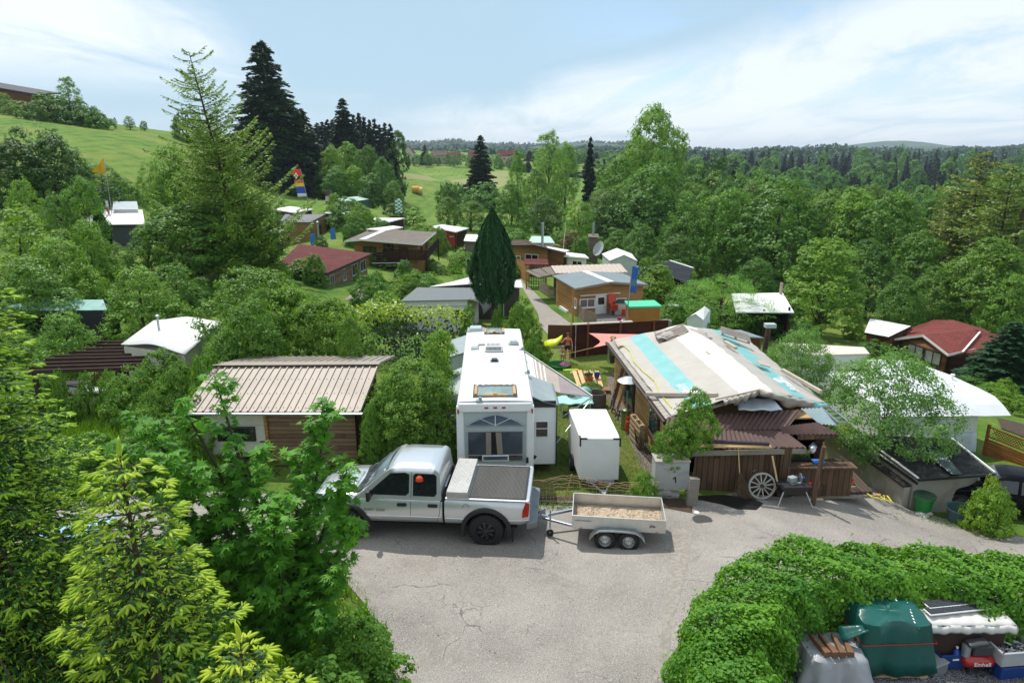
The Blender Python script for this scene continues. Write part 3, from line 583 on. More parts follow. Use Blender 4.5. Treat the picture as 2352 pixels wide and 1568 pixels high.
def branchy(name,label,loc,targets,seed,r0=.06,leaf=.16,shape='star',mat=None,per=9,depth=2,cat='tree',spread=.75,twigs=9,tw=.6,color=(1,1,1,1),group=None,hang=.25):
 """sapling: limbs from the stem to each target (local x,y,z), side twigs and single large leaves on stalks"""
 r=rng(seed); mb=MB(); f=FM(); t0=thing(name,label,cat,loc,0,group); C=[];Nn=[];T=[];S=[]
 H_=max(t[2] for t in targets)
 for tg in targets:
  e=np.array(tg,float); k=7; s0=np.array([0,0,e[2]*.12]); pts=[]
  bend=np.array([e[0]*.5,e[1]*.5,e[2]*.62])
  for i in range(k+1):
   u=i/k; pts.append(s0*(1-u)**2+2*bend*u*(1-u)*np.array([.8,.8,1])+e*u*u+r.normal(0,.03,3)*u)
  mb.tube([tuple(p) for p in pts],[r0*(1-.85*i/k)*.8+.004 for i in range(k+1)],n=6)
  for q in range(twigs*3):
   u=r.uniform(.18,1.0); i=min(int(u*k),k-1); p=pts[i]+(pts[i+1]-pts[i])*(u*k-i)
   a=r.uniform(0,6.283); tl=tw*r.uniform(.45,1.1)*(1.15-.5*u); d=nrm(np.array([math.cos(a),math.sin(a),.35+.3*u])*1.0); pe=p+d*tl; mb.tube([tuple(p),tuple((p+pe)/2+[0,0,.03]),tuple(pe)],[.008,.006,.003],n=4)
   m=per; uu=r.uniform(.15,1.05,m); off=r.normal(0,1,(m,3)); off=nrm(off)*leaf*.55; cc=p+d*uu[:,None]*tl+off
   C.append(cc); tt=nrm(off+d*.4)+[0,0,-hang]; T.append(tt); Nn.append(np.tile([0,0,1.],(m,1))+off*1.2+r.normal(0,.33,(m,3))); S.append(leaf*r.uniform(.55,1.2,m))
 f.leaves(np.concatenate(C),np.concatenate(Nn),np.concatenate(S),shape,T=np.concatenate(T),r=r)
 mkobj('crown' if cat=='tree' else 'foliage',f.mesh('crown',[mat or L_star]),t0,color); mb.build('trunk' if cat=='tree' else 'stem',bark,t0,smooth=60); return t0
def hedge(name,label,path,half,hh,seed,leaf=.09,dens=900,mat=None,tipmat=None,shape='oval',color=(1,1,1,1),rough=.10,group=None,cat='hedge',round_=.25,tipz=.8,inner=True):
 """hedge along a ground path: leaves over a wobbling box section, dark stems inside"""
 r=rng(seed); f=FM(); P=[Vector(p) for p in path]; o=P[0].copy(); t0=thing(name,label,cat,o,0,group)
 seg=[(P[i+1]-P[i]).length for i in range(len(P)-1)]; tot=sum(seg); cum=np.cumsum([0]+seg)
 per=2*hh+2*half; n=int(tot*per*dens*(.09/leaf)**2*.12)+int(half*hh*2*dens*.1)
 s=r.uniform(-half*.8,tot+half*.8,n); u=r.random(n)*per
 px=np.interp(s,cum,[p.x for p in P]); py=np.interp(s,cum,[p.y for p in P])
 # extrapolate ends
 d0=(P[1]-P[0]).normalized(); d1=(P[-1]-P[-2]).normalized()
 px+=np.where(s<0,s*d0.x,0)+np.where(s>tot,(s-tot)*d1.x,0); py+=np.where(s<0,s*d0.y,0)+np.where(s>tot,(s-tot)*d1.y,0)
 idx=np.clip(np.searchsorted(cum,s)-1,0,len(seg)-1); dx=np.array([(P[i+1].x-P[i].x)/seg[i] for i in range(len(seg))]); dy=np.array([(P[i+1].y-P[i].y)/seg[i] for i in range(len(seg))])
 # smooth direction
 tx=np.interp(s,[(cum[i]+cum[i+1])/2 for i in range(len(seg))],dx); ty=np.interp(s,[(cum[i]+cum[i+1])/2 for i in range(len(seg))],dy); ln=np.hypot(tx,ty); tx/=ln;ty/=ln
 v=np.where(u<hh,-half,np.where(u<hh+2*half,u-hh-half,half)); z=np.where(u<hh,u,np.where(u<hh+2*half,hh,per-u))
 endk=np.clip((np.maximum(-s,0)+np.maximum(s-tot,0))/half,0,1); sc=np.sqrt(np.maximum(1-endk**2,0.02));
 nv=np.where(u<hh,-1.,np.where(u<hh+2*half,0.,1.)); nz_=np.where((u>=hh)&(u<hh+2*half),1.,.15)
 zc=np.clip((z-(hh-round_))/round_,0,1); v=v*sc*(1-.22*zc**2)+0
 # lumps
 lump=rough*(np.sin(s*2.1+v*1.7+seed)+np.sin(s*4.7+z*3.9)+np.sin(s*1.1-z*2.3+1.3)+.8*np.sin(s*9.3+v*7+z*6))*.5
 depth=-np.abs(r.normal(0,.7*rough+.04,n)); sg=np.sign(v)*(np.abs(nv)>0)
 vv=v+nv*(lump+depth); zz=z*(1-.12*endk**2)+np.where(nz_>.5,lump*1.2+depth,0)+r.normal(0,.02,n)
 sh=r.random(n)<.025; vv=vv+nv*sh*r.uniform(0,.22,n); zz=zz+sh*(nz_>.5)*r.uniform(0,.25,n)
 X=px-ty*vv; Y=py+tx*vv; gzv=np.interp(s,cum,[p.z for p in P]); C=np.stack([X-o.x,Y-o.y,np.maximum(zz,.03)+gzv-o.z],-1)
 outx=-ty*nv+tx*np.where(s>tot,endk,0)-tx*np.where(s<0,endk,0); outy=tx*nv+ty*np.where(s>tot,endk,0)-ty*np.where(s<0,endk,0)
 Nn=np.stack([outx,outy,nz_+.45],-1)+r.normal(0,.35,(n,3)); S=leaf*r.uniform(.6,1.3,n)
 if tipmat:
  tip=(zz>hh*tipz)&(r.random(n)<.75); f.leaves(C[~tip],Nn[~tip],S[~tip],shape,mi=0,r=r); f.leaves(C[tip]+[0,0,.06],Nn[tip],S[tip]*1.1,shape,mi=1,r=r);
 else: f.leaves(C,Nn,S,shape,mi=0,r=r)
 mkobj('foliage',f.mesh('foliage',[mat or L_hedge]+([tipmat] if tipmat else [])),t0,color)
 if inner:
  mb=MB(); k=int(tot/.22)
  for i in range(k):
   q=r.uniform(0,tot); x=np.interp(q,cum,[p.x for p in P])-o.x+r.normal(0,half*.3); y=np.interp(q,cum,[p.y for p in P])-o.y+r.normal(0,half*.3); g=np.interp(q,cum,[p.z for p in P])-o.z
   mb.tube([(x,y,g-.05),(x+r.normal(0,.1),y+r.normal(0,.1),g+hh*.5),(x+r.normal(0,.25),y+r.normal(0,.25),g+hh*.93)],[.018,.013,.005],n=4)
  mb.build('stem',bark,t0)
 return t0
def carpet(name,poly,n,size,seed,mat=None,shape='blade',kind='stuff',color=(1,1,1,1),up=.15,dens_noise=True,hts=None):
 """ground cover: single blades or leaves scattered in a ground polygon"""
 r=rng(seed); poly=np.array([(p[0],p[1]) for p in poly]); lo=poly.min(0);hi=poly.max(0); P=r.uniform(lo,hi,(n*3,2))
 x,y=P[:,0],P[:,1]; ins=np.zeros(len(P),bool); k=len(poly); j=k-1
 for i in range(k):
  c=((poly[i,1]>y)!=(poly[j,1]>y))&(x<(poly[j,0]-poly[i,0])*(y-poly[i,1])/(poly[j,1]-poly[i,1]+1e-12)+poly[i,0]); ins^=c; j=i
 P=P[ins]
 if dens_noise:
  d=np.sin(P[:,0]*2.3+seed)+np.sin(P[:,1]*3.1)+np.sin(P[:,0]*.9-P[:,1]*1.3); P=P[(d+r.normal(0,1.2,len(P)))>-1.0]
 P=P[:n]; Z=Hn(P[:,0],P[:,1]); m=len(P); f=FM(); hv=np.zeros(m) if hts is None else r.uniform(0,hts,m)
 C=np.stack([P[:,0],P[:,1],Z+hv],-1)
 if shape=='blade':
  a=r.uniform(0,6.283,m); T=np.stack([np.cos(a)*.45,np.sin(a)*.45,np.ones(m)],-1); Nn=np.stack([np.cos(a+1.2),np.sin(a+1.2),np.full(m,.2)],-1)
 else: T=None; Nn=r.normal(0,.45,(m,3))+[0,0,1]
 f.leaves(C,Nn,size*r.uniform(.5,1.25,m),shape,T=T,r=r); o=mkobj(name,f.mesh(name,[mat or L_grass]),None,color); tag(o,kind=kind); return o
# ---------------- vehicles ----------------
def text(s,size,parent,loc,rot,mat,name='lettering',ext=.002,align='CENTER',sx=1):
 cu=bpy.data.curves.new('t','FONT'); cu.body=s; cu.size=size; cu.extrude=ext; cu.align_x=align; cu.align_y='CENTER'; cu.resolution_u=2
 o=bpy.data.objects.new('t',cu); COL.objects.link(o); dg=bpy.context.evaluated_depsgraph_get(); me=bpy.data.meshes.new_from_object(o.evaluated_get(dg)); bpy.data.objects.remove(o)
 me.name=name; me.materials.clear(); me.materials.append(mat); t=bpy.data.objects.new(name,me); COL.objects.link(t); t.parent=parent; t.location=loc; t.rotation_euler=rot; t.scale=(sx,1,1); return t
def lerp_tab(tab):
 xs=[a for a,b in tab]; ys=[b for a,b in tab]; return lambda x: float(np.interp(x,xs,ys))
class Shell:
 """car body: cross-sections along x; side curve shared by panels laid on it"""
 def __init__(s,zt,zb,hw,arches=(),prof=lambda u:1.0): s.zt=lerp_tab(zt) if not callable(zt) else zt; s._zb=lerp_tab(zb); s.hw=lerp_tab(hw); s.ar=arches; s.prof=prof
 def zb(s,x):
  z=s._zb(x)
  for (cx,cz,r) in s.ar:
   d=abs(x-cx)
   if d<r: z=max(z,cz+math.sqrt(r*r-d*d))
  return min(z,s.zt(x)-.03)
 def y(s,x,z):
  z0=s._zb(x); z1=s.zt(x); return s.hw(x)*s.prof(min(1,max(0,(z-z0)/(z1-z0))))
 def mesh(s,x0,x1,n,lv=9,crown=.04,mi=0,top=True):
  mb=MB(); xs=list(np.linspace(x0,x1,n))
  for (cx,cz,r) in s.ar:
   for k in range(-12,13):
    q=cx+r*math.sin(k/12*PI/2);
    if x0<q<x1: xs.append(q)
  xs=sorted(set(round(q,4) for q in xs)); vs=[]; m=None
  for x in xs:
   a,b=s.zb(x),s.zt(x); row=[]
   us=[i/lv for i in range(lv+1)]
   for u in us: z=a+(b-a)*u; row.append((x,-s.y(x,z),z))
   yt=s.y(x,b)
   for k in (-.6,0,.6): row.append((x,yt*k,b+crown*(1-k*k)))
   for u in us[::-1]: z=a+(b-a)*u; row.append((x,s.y(x,z),z))
   m=len(row); vs+=row
  fs=[]
  for i in range(len(xs)-1):
   for j in range(m-1): fs.append((i*m+j,i*m+j+1,(i+1)*m+j+1,(i+1)*m+j))
   fs.append((i*m+m-1,i*m,(i+1)*m,(i+1)*m+m-1))
  fs.append(tuple(range(m))); fs.append(tuple(range((len(xs)-1)*m,len(xs)*m))[::-1]); mb.add(vs,fs,mi); return mb
 def patch(s,mb,poly,side=-1,off=.006,mi=0):
  """flat-ish polygon (x,z) list laid on the side"""
  vs=[(x,side*(s.y(x,z)+off),z) for x,z in poly]; vi=[(x,side*(s.y(x,z)-.02),z) for x,z in poly]; n=len(vs)
  mb.add(vs+vi,[tuple(range(n))]+[(i,(i+1)%n,n+(i+1)%n,n+i) for i in range(n)],mi)
 def line(s,mb,pts,side=-1,r=.006,mi=0,k=5):
  P=[]
  for (a,b),(c,d) in zip(pts[:-1],pts[1:]):
   for i in range(k): t=i/k; x=a+(c-a)*t; z=b+(d-b)*t; P.append((x,side*(s.y(x,z)+.001),z))
  x,z=pts[-1]; P.append((x,side*(s.y(x,z)+.001),z)); mb.tube(P,r,n=4,mi=mi)
def wheel(parent,pos,r,wd,rr,side,rim,spokes=8,kind='spoke'):
 """pos: centre of the outer face; side -1 faces the camera side"""
 t=MB(); w=wd; prof=[(rr,-.0),(r*.86,.0),(r*.965,.02),(r,.06),(r,w-.06),(r*.965,w-.02),(r*.86,w),(rr,w)]
 M=Matrix.Rotation(0,3,'Z'); t.lathe([(a,(b)*(-side)) for a,b in prof],28,pos,axis='y',cap=False)
 n=30
 for k in range(n):
  a=2*PI*k/n
  for q in (.18,.5,.82): t.box((pos[0]+math.cos(a+q*.1)*r,pos[1]-side*w*q,pos[2]+math.sin(a+q*.1)*r),(.035,w*.24,r*.075),ry=-a+PI/2)
 to=t.build('tyre',rubber,parent,smooth=40)
 m=MB(); y0=pos[1]
 m.lathe([(rr,0.02*(-side)),(rr*.93,.0),(rr*.88,.03*(-side)),(rr*.86,.10*(-side)),(.0,.11*(-side))],28,pos,axis='y',cap=False)
 if kind=='spoke':
  for k in range(spokes):
   a=2*PI*k/spokes+.2
   for da in(-.1,.1): m.bar((pos[0]+math.cos(a)*rr*.15,y0-side*.03,pos[2]+math.sin(a)*rr*.15),(pos[0]+math.cos(a+da)*rr*.9,y0-side*.02,pos[2]+math.sin(a+da)*rr*.9),.022,.03)
  m.lathe([(0,-.01*(-side)),(rr*.18,0),(rr*.22,.05*(-side))],14,pos,axis='y')
 else:
  m.lathe([(0,.02*(-side)),(rr*.16,.025*(-side)),(rr*.2,.05*(-side)),(rr*.42,.03*(-side)),(rr*.55,.05*(-side)),(rr*.8,.06*(-side)),(rr*.86,.1*(-side))],24,pos,axis='y')
 ro=m.build('rim',rim,to,smooth=40)
 if kind!='spoke':
  d=MB()
  for k in range(14):
   a=2*PI*k/14; d.box((pos[0]+math.cos(a)*rr*.66,y0-side*.052,pos[2]+math.sin(a)*rr*.66),(rr*.1,.01,rr*.15),ry=-a+PI/2)
  d.build('vent_hole',dark,to)
 return to
M_silver=pm('silver_paint',(.62,.64,.66,1),.28,metal=.55,var=.03,coat=1)
M_glassd=glass('dark_window_glass',(.012,.014,.016,1),.04)
M_glassw=glass('windscreen_glass',(.10,.14,.15,1),.05)
M_lampred=pm('red_lamp',h('a3150f'),.2,var=.1)
M_lampor=pm('orange_lamp',h('e07a10'),.3,var=.05)
M_lampw=pm('clear_lamp',(.7,.72,.74,1),.1,var=.05)
M_alu=pm('aluminium',(.62,.62,.60,1),.42,metal=.75,var=.10,scale=4)
M_inkb=pm('navy_ink',h('27345a'),.5,var=.0)
M_inkg=pm('grey_ink',h('6f7376'),.5,var=.0)
def pickup():
 s=1.076; yaw=-math.atan2(.32,3.82); P=Vector((-.70,16.35)); c,sn=math.cos(yaw),math.sin(yaw); lx,ly=4.54*s,-1.0*s
 loc=(P.x-(c*lx-sn*ly),P.y-(sn*lx+c*ly),Hs(-2.5,17))
 t=thing('pickup_truck','silver four-door pickup truck with black wheel arches parked on the road','pickup truck',loc,yaw,scale=s)
 side=lambda u: .955+.045*math.sin(PI*min(1,u*1.15))-.10*max(0,(u-.80)/.2)**2-.05*max(0,(.12-u)/.12)
 zt=lambda x: float(np.interp(x,[0,.06,.14,.3,.8,1.3,1.6,3.44,3.5,5.62],[.80,1.0,1.10,1.15,1.20,1.23,1.24,1.25,1.27,1.27]))
 S=Shell(zt,[(0,.52),(.1,.48),(.5,.52),(5.4,.60),(5.62,.66)],[(0,.80),(.12,.88),(.4,.955),(.9,1.0),(1.5,1.0),(3.44,.985),(3.5,1.0),(4.6,1.02),(5.5,.99),(5.62,.95)],[(.98,.44,.53),(4.54,.44,.55)],side)
 S.mesh(.05,3.44,46).build('body',M_silver,t,smooth=38)
 S.mesh(3.50,5.62,30,crown=.0).build('cargo_bed',M_silver,t,smooth=38)
 # hood bulge
 m=MB(); m.hexa([(.22,-.34,1.14),(1.15,-.42,1.22),(1.15,.42,1.22),(.22,.34,1.14)],[(.34,-.28,1.215),(1.1,-.36,1.29),(1.1,.36,1.29),(.34,.28,1.215)]); m.build('hood_bulge',M_silver,t,smooth=50,bev=.03)
 # cab
 gt=lambda x: float(np.interp(x,[1.22,1.32,1.98,2.14,2.4,3.1,3.28,3.40,3.42],[1.22,1.27,1.84,1.92,1.96,1.96,1.92,1.80,1.26]))
 GH=Shell(gt,[(1,1.20),(4,1.20)],[(1.2,.93),(3.42,.93)],(),lambda u:1.0)
 GH.y=lambda x,z: .945-.20*max(0,(z-1.22)/.74)-(.06 if z>1.93 else 0)
 g=GH.mesh(1.22,3.42,40,lv=8,crown=.03); g.build('cab',M_silver,t,smooth=50)
 w=MB(); GH.patch(w,[(1.52,1.29),(2.52,1.29),(2.60,1.36),(2.60,1.80),(2.50,1.84),(2.12,1.82)][::-1]); w.build('side_window',M_glassd,t)
 w=MB(); GH.patch(w,[(2.70,1.29),(3.25,1.29),(3.30,1.36),(3.29,1.78),(3.22,1.83),(2.76,1.83),(2.70,1.78)][::-1]); w.build('side_window',M_glassd,t)
 for poly in ([(1.52,1.29),(2.60,1.29),(2.60,1.83),(2.12,1.82)],[(2.70,1.29),(3.30,1.29),(3.29,1.80),(2.70,1.83)]):
  w=MB(); GH.patch(w,poly,side=1); w.build('side_window',M_glassd,t)
 w=MB(); n=8; vs=[];fs=[]
 for i in range(2):
  x,z=((1.30,1.275),(1.99,1.865))[i]; hw=(.80,.68)[i]
  for k in range(n+1): q=k/n*2-1; vs.append((x+.06*q*q-.012,q*hw,z+.022+.02*(1-q*q)))
 for k in range(n): fs.append((k,k+1,n+2+k,n+1+k))
 w.add(vs,fs); w.build('windscreen',M_glassw,t,smooth=60,solid=.01)
 m=MB(); m.box((1.24,0,1.262),(.20,1.56,.03),ry=-.35); m.build('cowl',black,t)
 for y in(-.35,.30):
  m=MB(); m.tube([(1.27,y,1.30),(1.45,y+.3,1.45),(1.62,y+.48,1.61)],.012,n=4); m.build('wiper',black,t)
 for sd_ in(-1,1):
  ln=MB(); S.line(ln,[(1.32,1.20),(1.30,.80),(1.40,.56)],sd_); S.line(ln,[(2.64,1.24),(2.64,.60)],sd_); S.line(ln,[(3.40,1.24),(3.38,.9),(3.30,.60)],sd_); S.line(ln,[(1.45,.60),(3.36,.61)],sd_,r=.005)
  GH.line(ln,[(2.65,1.24),(2.66,1.86)],sd_); S.line(ln,[(.30,1.12),(1.30,1.20)],sd_,r=.006)
  ln.build('door_seam',black,t)
 tr=MB()
 for sd_ in(-1,1): S.line(tr,[(1.45,.745),(3.38,.745)],sd_,r=.012); S.line(tr,[(3.52,.745),(4.0,.745)],sd_,r=.012); S.line(tr,[(5.10,.745),(5.6,.76)],sd_,r=.012)
 tr.build('side_moulding',M_silver,t)
 for x in(2.42,3.20):
  m=MB(); S.patch(m,[(x-.13,1.06),(x-.11,1.10),(x+.11,1.10),(x+.13,1.06),(x+.11,1.02),(x-.11,1.02)][::-1],off=.028); m.build('door_handle',black,t,bev=.01)
 m=MB(); m.box((1.62,-1.10,1.34),(.09,.20,.26)); m.bar((1.66,-.90,1.26),(1.64,-1.04,1.30),.06,.04); m.build('wing_mirror',black,t,bev=.03,seg=3)
 m=MB(); m.box((1.62,1.10,1.34),(.09,.20,.26)); m.bar((1.66,.90,1.26),(1.64,1.04,1.30),.06,.04); m.build('wing_mirror',black,t,bev=.03,seg=3)
 for cx,r in((.98,.53),(4.54,.55)):
  for sd_ in(-1,1):
   m=MB(); vs=[];fs=[]; n=22
   for k in range(n+1):
    a=PI*(k/n);
    ex=-.16 if k in(0,n) else 0
    for (rr,yo) in((r-.01,-.06),(r-.01,.055),(r+.035,.065),(r+.085,.035),(r+.09,-.03)):
     x=cx-rr*math.cos(a); z=.44+rr*math.sin(a)+ex; yy=S.y(x,max(.7,min(z,1.1)))+yo; vs.append((x,sd_*yy,z))
   for k in range(n):
    for j in range(4): fs.append((k*5+j,k*5+j+1,k*5+5+j+1,k*5+5+j))
   m.add(vs,fs); m.build('fender_flare',black,t,smooth=50)
 rim=pm('black_rim',(.07,.07,.073,1),.3,metal=.7,var=.3)
 for cx in(.98,4.54):
  for sd_ in(-1,1): wheel(t,(cx,sd_*1.03,.44),.44,.30,.25,sd_,rim)
 # rear
 for sd_ in (-1,1):
  m=MB(); S.patch(m,[(5.44,.86),(5.60,.88),(5.625,1.20),(5.52,1.22),(5.45,1.02)],side=sd_,off=.05); m.build('tail_light',M_lampred,t,bev=.012)
  m=MB(); S.patch(m,[(.12,.82),(.42,.86),(.44,1.02),(.14,1.0)],side=sd_,off=.012); m.build('headlight',M_lampw,t,bev=.02)
 m=MB(); m.hexa([(5.55,-.98,.50),(5.80,-.86,.50),(5.80,.86,.50),(5.55,.98,.50)],[(5.55,-1.0,.70),(5.82,-.9,.70),(5.82,.9,.70),(5.55,1.0,.70)]); m.build('rear_bumper',pm('grey_bumper',(.22,.23,.24,1),.45,metal=.5,var=.1),t,bev=.03)
 m=MB(); m.hexa([(-.02,-.80,.50),(.2,-.93,.5),(.2,.93,.5),(-.02,.80,.5)],[(-.06,-.80,.72),(.2,-.95,.76),(.2,.95,.76),(-.06,.80,.72)]); m.build('front_bumper',M_silver,t,bev=.04,seg=3)
 m=MB(); m.bb(.02,.10,-.5,.5,.78,1.04); m.build('grille',chrome,t,bev=.02)
 m=MB(); m.bb(.5,5.3,-.75,.75,.42,.62); m.bb(3.40,3.52,-.93,.93,.62,1.28); m.build('chassis',dark,t)
 m=MB(); m.bar((5.6,0,.46),(5.98,0,.46),.06,.06); m.lathe([(0,-.0),(.03,.0),(.035,.07),(0,.1)],10,(5.96,0,.48)); m.build('tow_hitch',black,t)
 m=MB(); m.tube([(5.25,-.96,.08),(5.25,-.96,.58)],.0,4) if False else None
 m=MB(); m.box((5.20,-.80,.33),(.02,.3,.42)); m.build('mud_flap',black,t)
 # rail caps, cover and toolbox
 rc=pm('ribbed_rail',(.72,.73,.74,1),.4,metal=.6,var=.1,scale=60)
 m=MB(); m.bb(3.52,5.6,-.985,-.90,1.268,1.292); m.bb(3.52,5.6,.90,.985,1.268,1.292); m.build('bed_rail',rc,t,bev=.008)
 m=MB(); m.bb(5.52,5.63,-.93,.93,1.0,1.30); m.build('tailgate_top',M_silver,t,bev=.03)
 cv=pm('tonneau_cover_vinyl',h('4c4a46'),.55,var=.3,scale=1.2,stretch=(1,.15,1))
 m=MB(); k=40
 for i in range(k):
  x0=4.14+i*(1.34/k); m.hexa([(x0,-.89,1.26),(x0+.032,-.89,1.26),(x0+.032,.89,1.26),(x0,.89,1.26)],[(x0+.006,-.89,1.305),(x0+.026,-.89,1.305),(x0+.026,.89,1.305),(x0+.006,.89,1.305)])
 m.bb(4.12,5.5,-.90,.90,1.25,1.29); m.build('bed_cover',cv,t)
 m=MB(); m.bb(4.12,5.52,-.915,-.885,1.28,1.315); m.bb(4.12,5.52,.885,.915,1.28,1.315); m.bb(5.49,5.53,-.91,.91,1.28,1.32); m.build('cover_frame',black,t,bev=.006)
 tp=pm('tread_plate',(.48,.47,.45,1),.45,metal=.6,var=.12,scale=3,bump=.7,bs=60)
 m=MB(); m.bb(3.56,4.08,-.96,.96,1.27,1.40); m.hexa([(3.54,-.98,1.40),(4.10,-.98,1.40),(4.10,.98,1.40),(3.54,.98,1.40)],[(3.56,-.97,1.46),(4.08,-.97,1.46),(4.08,.97,1.46),(3.56,.97,1.46)])
 for i in range(13): y0=3.58+i*.038; m.bb(y0,y0+.014,-.96,.96,1.46,1.468)
 m.build('tool_box',tp,t,bev=.006)
 m=MB(); n=20; m.tube([(4.04+.085*math.cos(a),-(S.y(4.04,1.08)+.003),1.06+.085*math.sin(a)) for a in np.linspace(0,2*PI,n+1)],.005,n=4); m.build('fuel_cap',black,t)
 text('RAM  2500',.10,t,(1.72,-1.006,.90),(R(90),0,0),M_inkg,sx=1.15)
 # orange cap behind the rear window, steering wheel
 m=MB(); m.lathe([(0,.0),(.11,.0),(.09,.08),(.04,.12),(0,.13)],12,(2.86,-.80,1.66)); m.build('orange_cap',pm('orange_cloth',h('c8431a'),.8),t)
pickup()
def flat_trailer():
 yaw=-math.atan2(.29,2.44); s=.985
 t=thing('flatbed_trailer','low aluminium twin-axle trailer with wood chips in its bed','trailer',(1.62,16.42,Hs(2.8,16.4)),yaw,scale=s)
 Lx=2.5;Wy=1.28; z0,z1=.52,.89
 for nm,b in(('side_panel',(0,Lx,-.012,.012)),('side_panel',(0,Lx,Wy-.012,Wy+.012)),('end_panel',(-.012,.013,0,Wy)),('end_panel',(Lx-.013,Lx+.012,0,Wy))):
  m=MB(); m.bb(*b,z0,z1)
  if nm=='side_panel': yy=b[2]-.004; m.bb(0,Lx,yy,yy+.032,z1-.02,z1+.012); m.bb(0,Lx,yy,yy+.03,z0+.125,z0+.135);
  m.build(nm,M_alu,t,bev=.004)
 m=MB(); m.bb(.013,Lx-.013,.012,Wy-.012,z0,z0+.03); fl=m.build('floor',pm('plywood',h('8a7a62'),.8),t)
 # chips on the floor
 r=rng(7); f=FM(); n=2600; C=np.stack([r.uniform(.05,Lx-.05,n),r.uniform(.04,Wy-.10,n),z0+.035+r.random(n)*.02],-1); f.leaves(C,r.normal(0,.5,(n,3))+[0,0,1],.05*r.uniform(.4,1.3,n),'rhomb',r=r)
 cm=pm('wood_chips',h('b3a088'),.9,var=.35,scale=30); mb=MB(); mb.sheet((.02,.02,z0+.03),(Lx-.02,.02,z0+.03),(Lx-.02,Wy-.06,z0+.03),(.02,Wy-.06,z0+.03),20,10,lambda u,v:Vector((0,0,.012+.012*math.sin(u*31+v*17)*math.sin(v*23))))
 f.mb(mb,0); mkobj('wood_chips',f.mesh('wood_chips',[cm]),t)
 for q,(zz) in enumerate([0]):
  m=MB(); m.bb(.05,.35,.15,.19,z0-.08,z0);
 m=MB(); m.bb(0,Lx,.12,.18,z0-.09,z0); m.bb(0,Lx,Wy-.18,Wy-.12,z0-.09,z0)
 for x in(.9,1.53): m.tube([(x,.02,.28),(x,Wy-.02,.28)],.03)
 m.bar((0,.2,z0-.05),(-.85,Wy/2-.05,z0-.09),.07,.07); m.bar((0,Wy-.2,z0-.05),(-.85,Wy/2+.05,z0-.09),.07,.07); m.bar((-.7,Wy/2,z0-.08),(-1.28,Wy/2,z0-.08),.09,.09); m.bar((-1.2,Wy/2,z0-.06),(-1.42,Wy/2,z0-.03),.06,.06)
 m.bar((-.85,Wy/2,z0),(-1.05,Wy/2,z0+.28),.03,.03); m.bar((-.95,Wy/2,z0+.02),(-.80,Wy/2,z0+.12),.05,.12)
 m.build('drawbar',steel,t,bev=.006)
 j=MB(); j.tube([(-.62,.36,.28),(-.62,.36,z0+.30)],.024); j.bar((-.62,.36,.28),(-.62,.30,.14),.05,.03); j.tube([(-.62,.36,z0+.30),(-.72,.36,z0+.33),(-.72,.36,z0+.36)],.01); jo=j.build('jockey_wheel',steel,t); j=MB(); j.lathe([(0,-.03),(.10,-.03),(.105,0),(.10,.03),(0,.03)],16,(-.62,.32,.13),axis='y'); j.build('tyre',rubber,jo)
 for xx in (0,1):
  pass
 m=MB(); vs=[];fs=[]; n=16; pts=[(.48,.27),(.50,.36),(.60,.50),(.74,.585),(1.0,.605),(1.45,.605),(1.70,.585),(1.85,.50),(1.95,.36),(1.98,.27)]
 for sd_,yy in((-1,-.012),(1,Wy+.012)):
  o=len(vs)
  for x,z in pts: vs+= [(x,yy,z),(x,yy+sd_*.19,z),(x,yy+sd_*.20,z-.035)]
  for k in range(len(pts)-1):
   for j2 in range(2): fs.append((o+k*3+j2,o+k*3+j2+1,o+k*3+4+j2,o+k*3+3+j2))
  mm=MB(); mm.add(vs[o:],[tuple(i-o for i in f_) for f_ in fs[-(len(pts)-1)*2:]]); mm.build('mudguard',steel,t,smooth=60,solid=.008)
 rim=pm('steel_rim',(.55,.56,.57,1),.35,metal=.6,var=.08)
 for x in(.90,1.53):
  for sd_,yy in((-1,-.18),(1,Wy+.18)): wheel(t,(x,yy,.28),.28,.155,.175,sd_,rim,kind='steel')
 for x in(.25,2.28):
  m=MB(); m.bb(x-.04,x+.04,-.022,-.012,z0+.005,z0+.03); m.build('side_reflector',M_lampor,t)
 text('huettler-anhaenger.ch',.052,t,(.30,-.020,z0+.245),(R(90),0,0),M_inkb)
 m=MB()
 for i in range(4): m.box((2.10+i*.035,-.020,z0+.175+.02*math.sin(i)),(.04,.006,.05),ry=.4*i)
 m.build('sticker',pm('sticker_blue',h('2c4f86'),.5),t); m=MB(); m.lathe([(0,-.004),(.03,-.004),(.03,.004),(0,.004)],12,(2.13,-.022,z0+.205),axis='y'); m.build('sticker',pm('sticker_orange',h('d86f2b'),.5),t)
flat_trailer()
M_rv=pm('camper_white',(.74,.76,.76,1),.32,var=.05,scale=.8,spec=.5)
M_rvr=pm('camper_roof',(.72,.73,.72,1),.55,var=.10,scale=1.2,col2=None)
M_rvg=pm('camper_light_grey',h('a9b4b4'),.5,var=.05)
M_grey=pm('grey_sheet',h('8f9a9c'),.55,var=.08)
M_wood=planks('new_wood',h('b98f5c',.9),h('dcb888',.9),wd=.12,axis='Y')
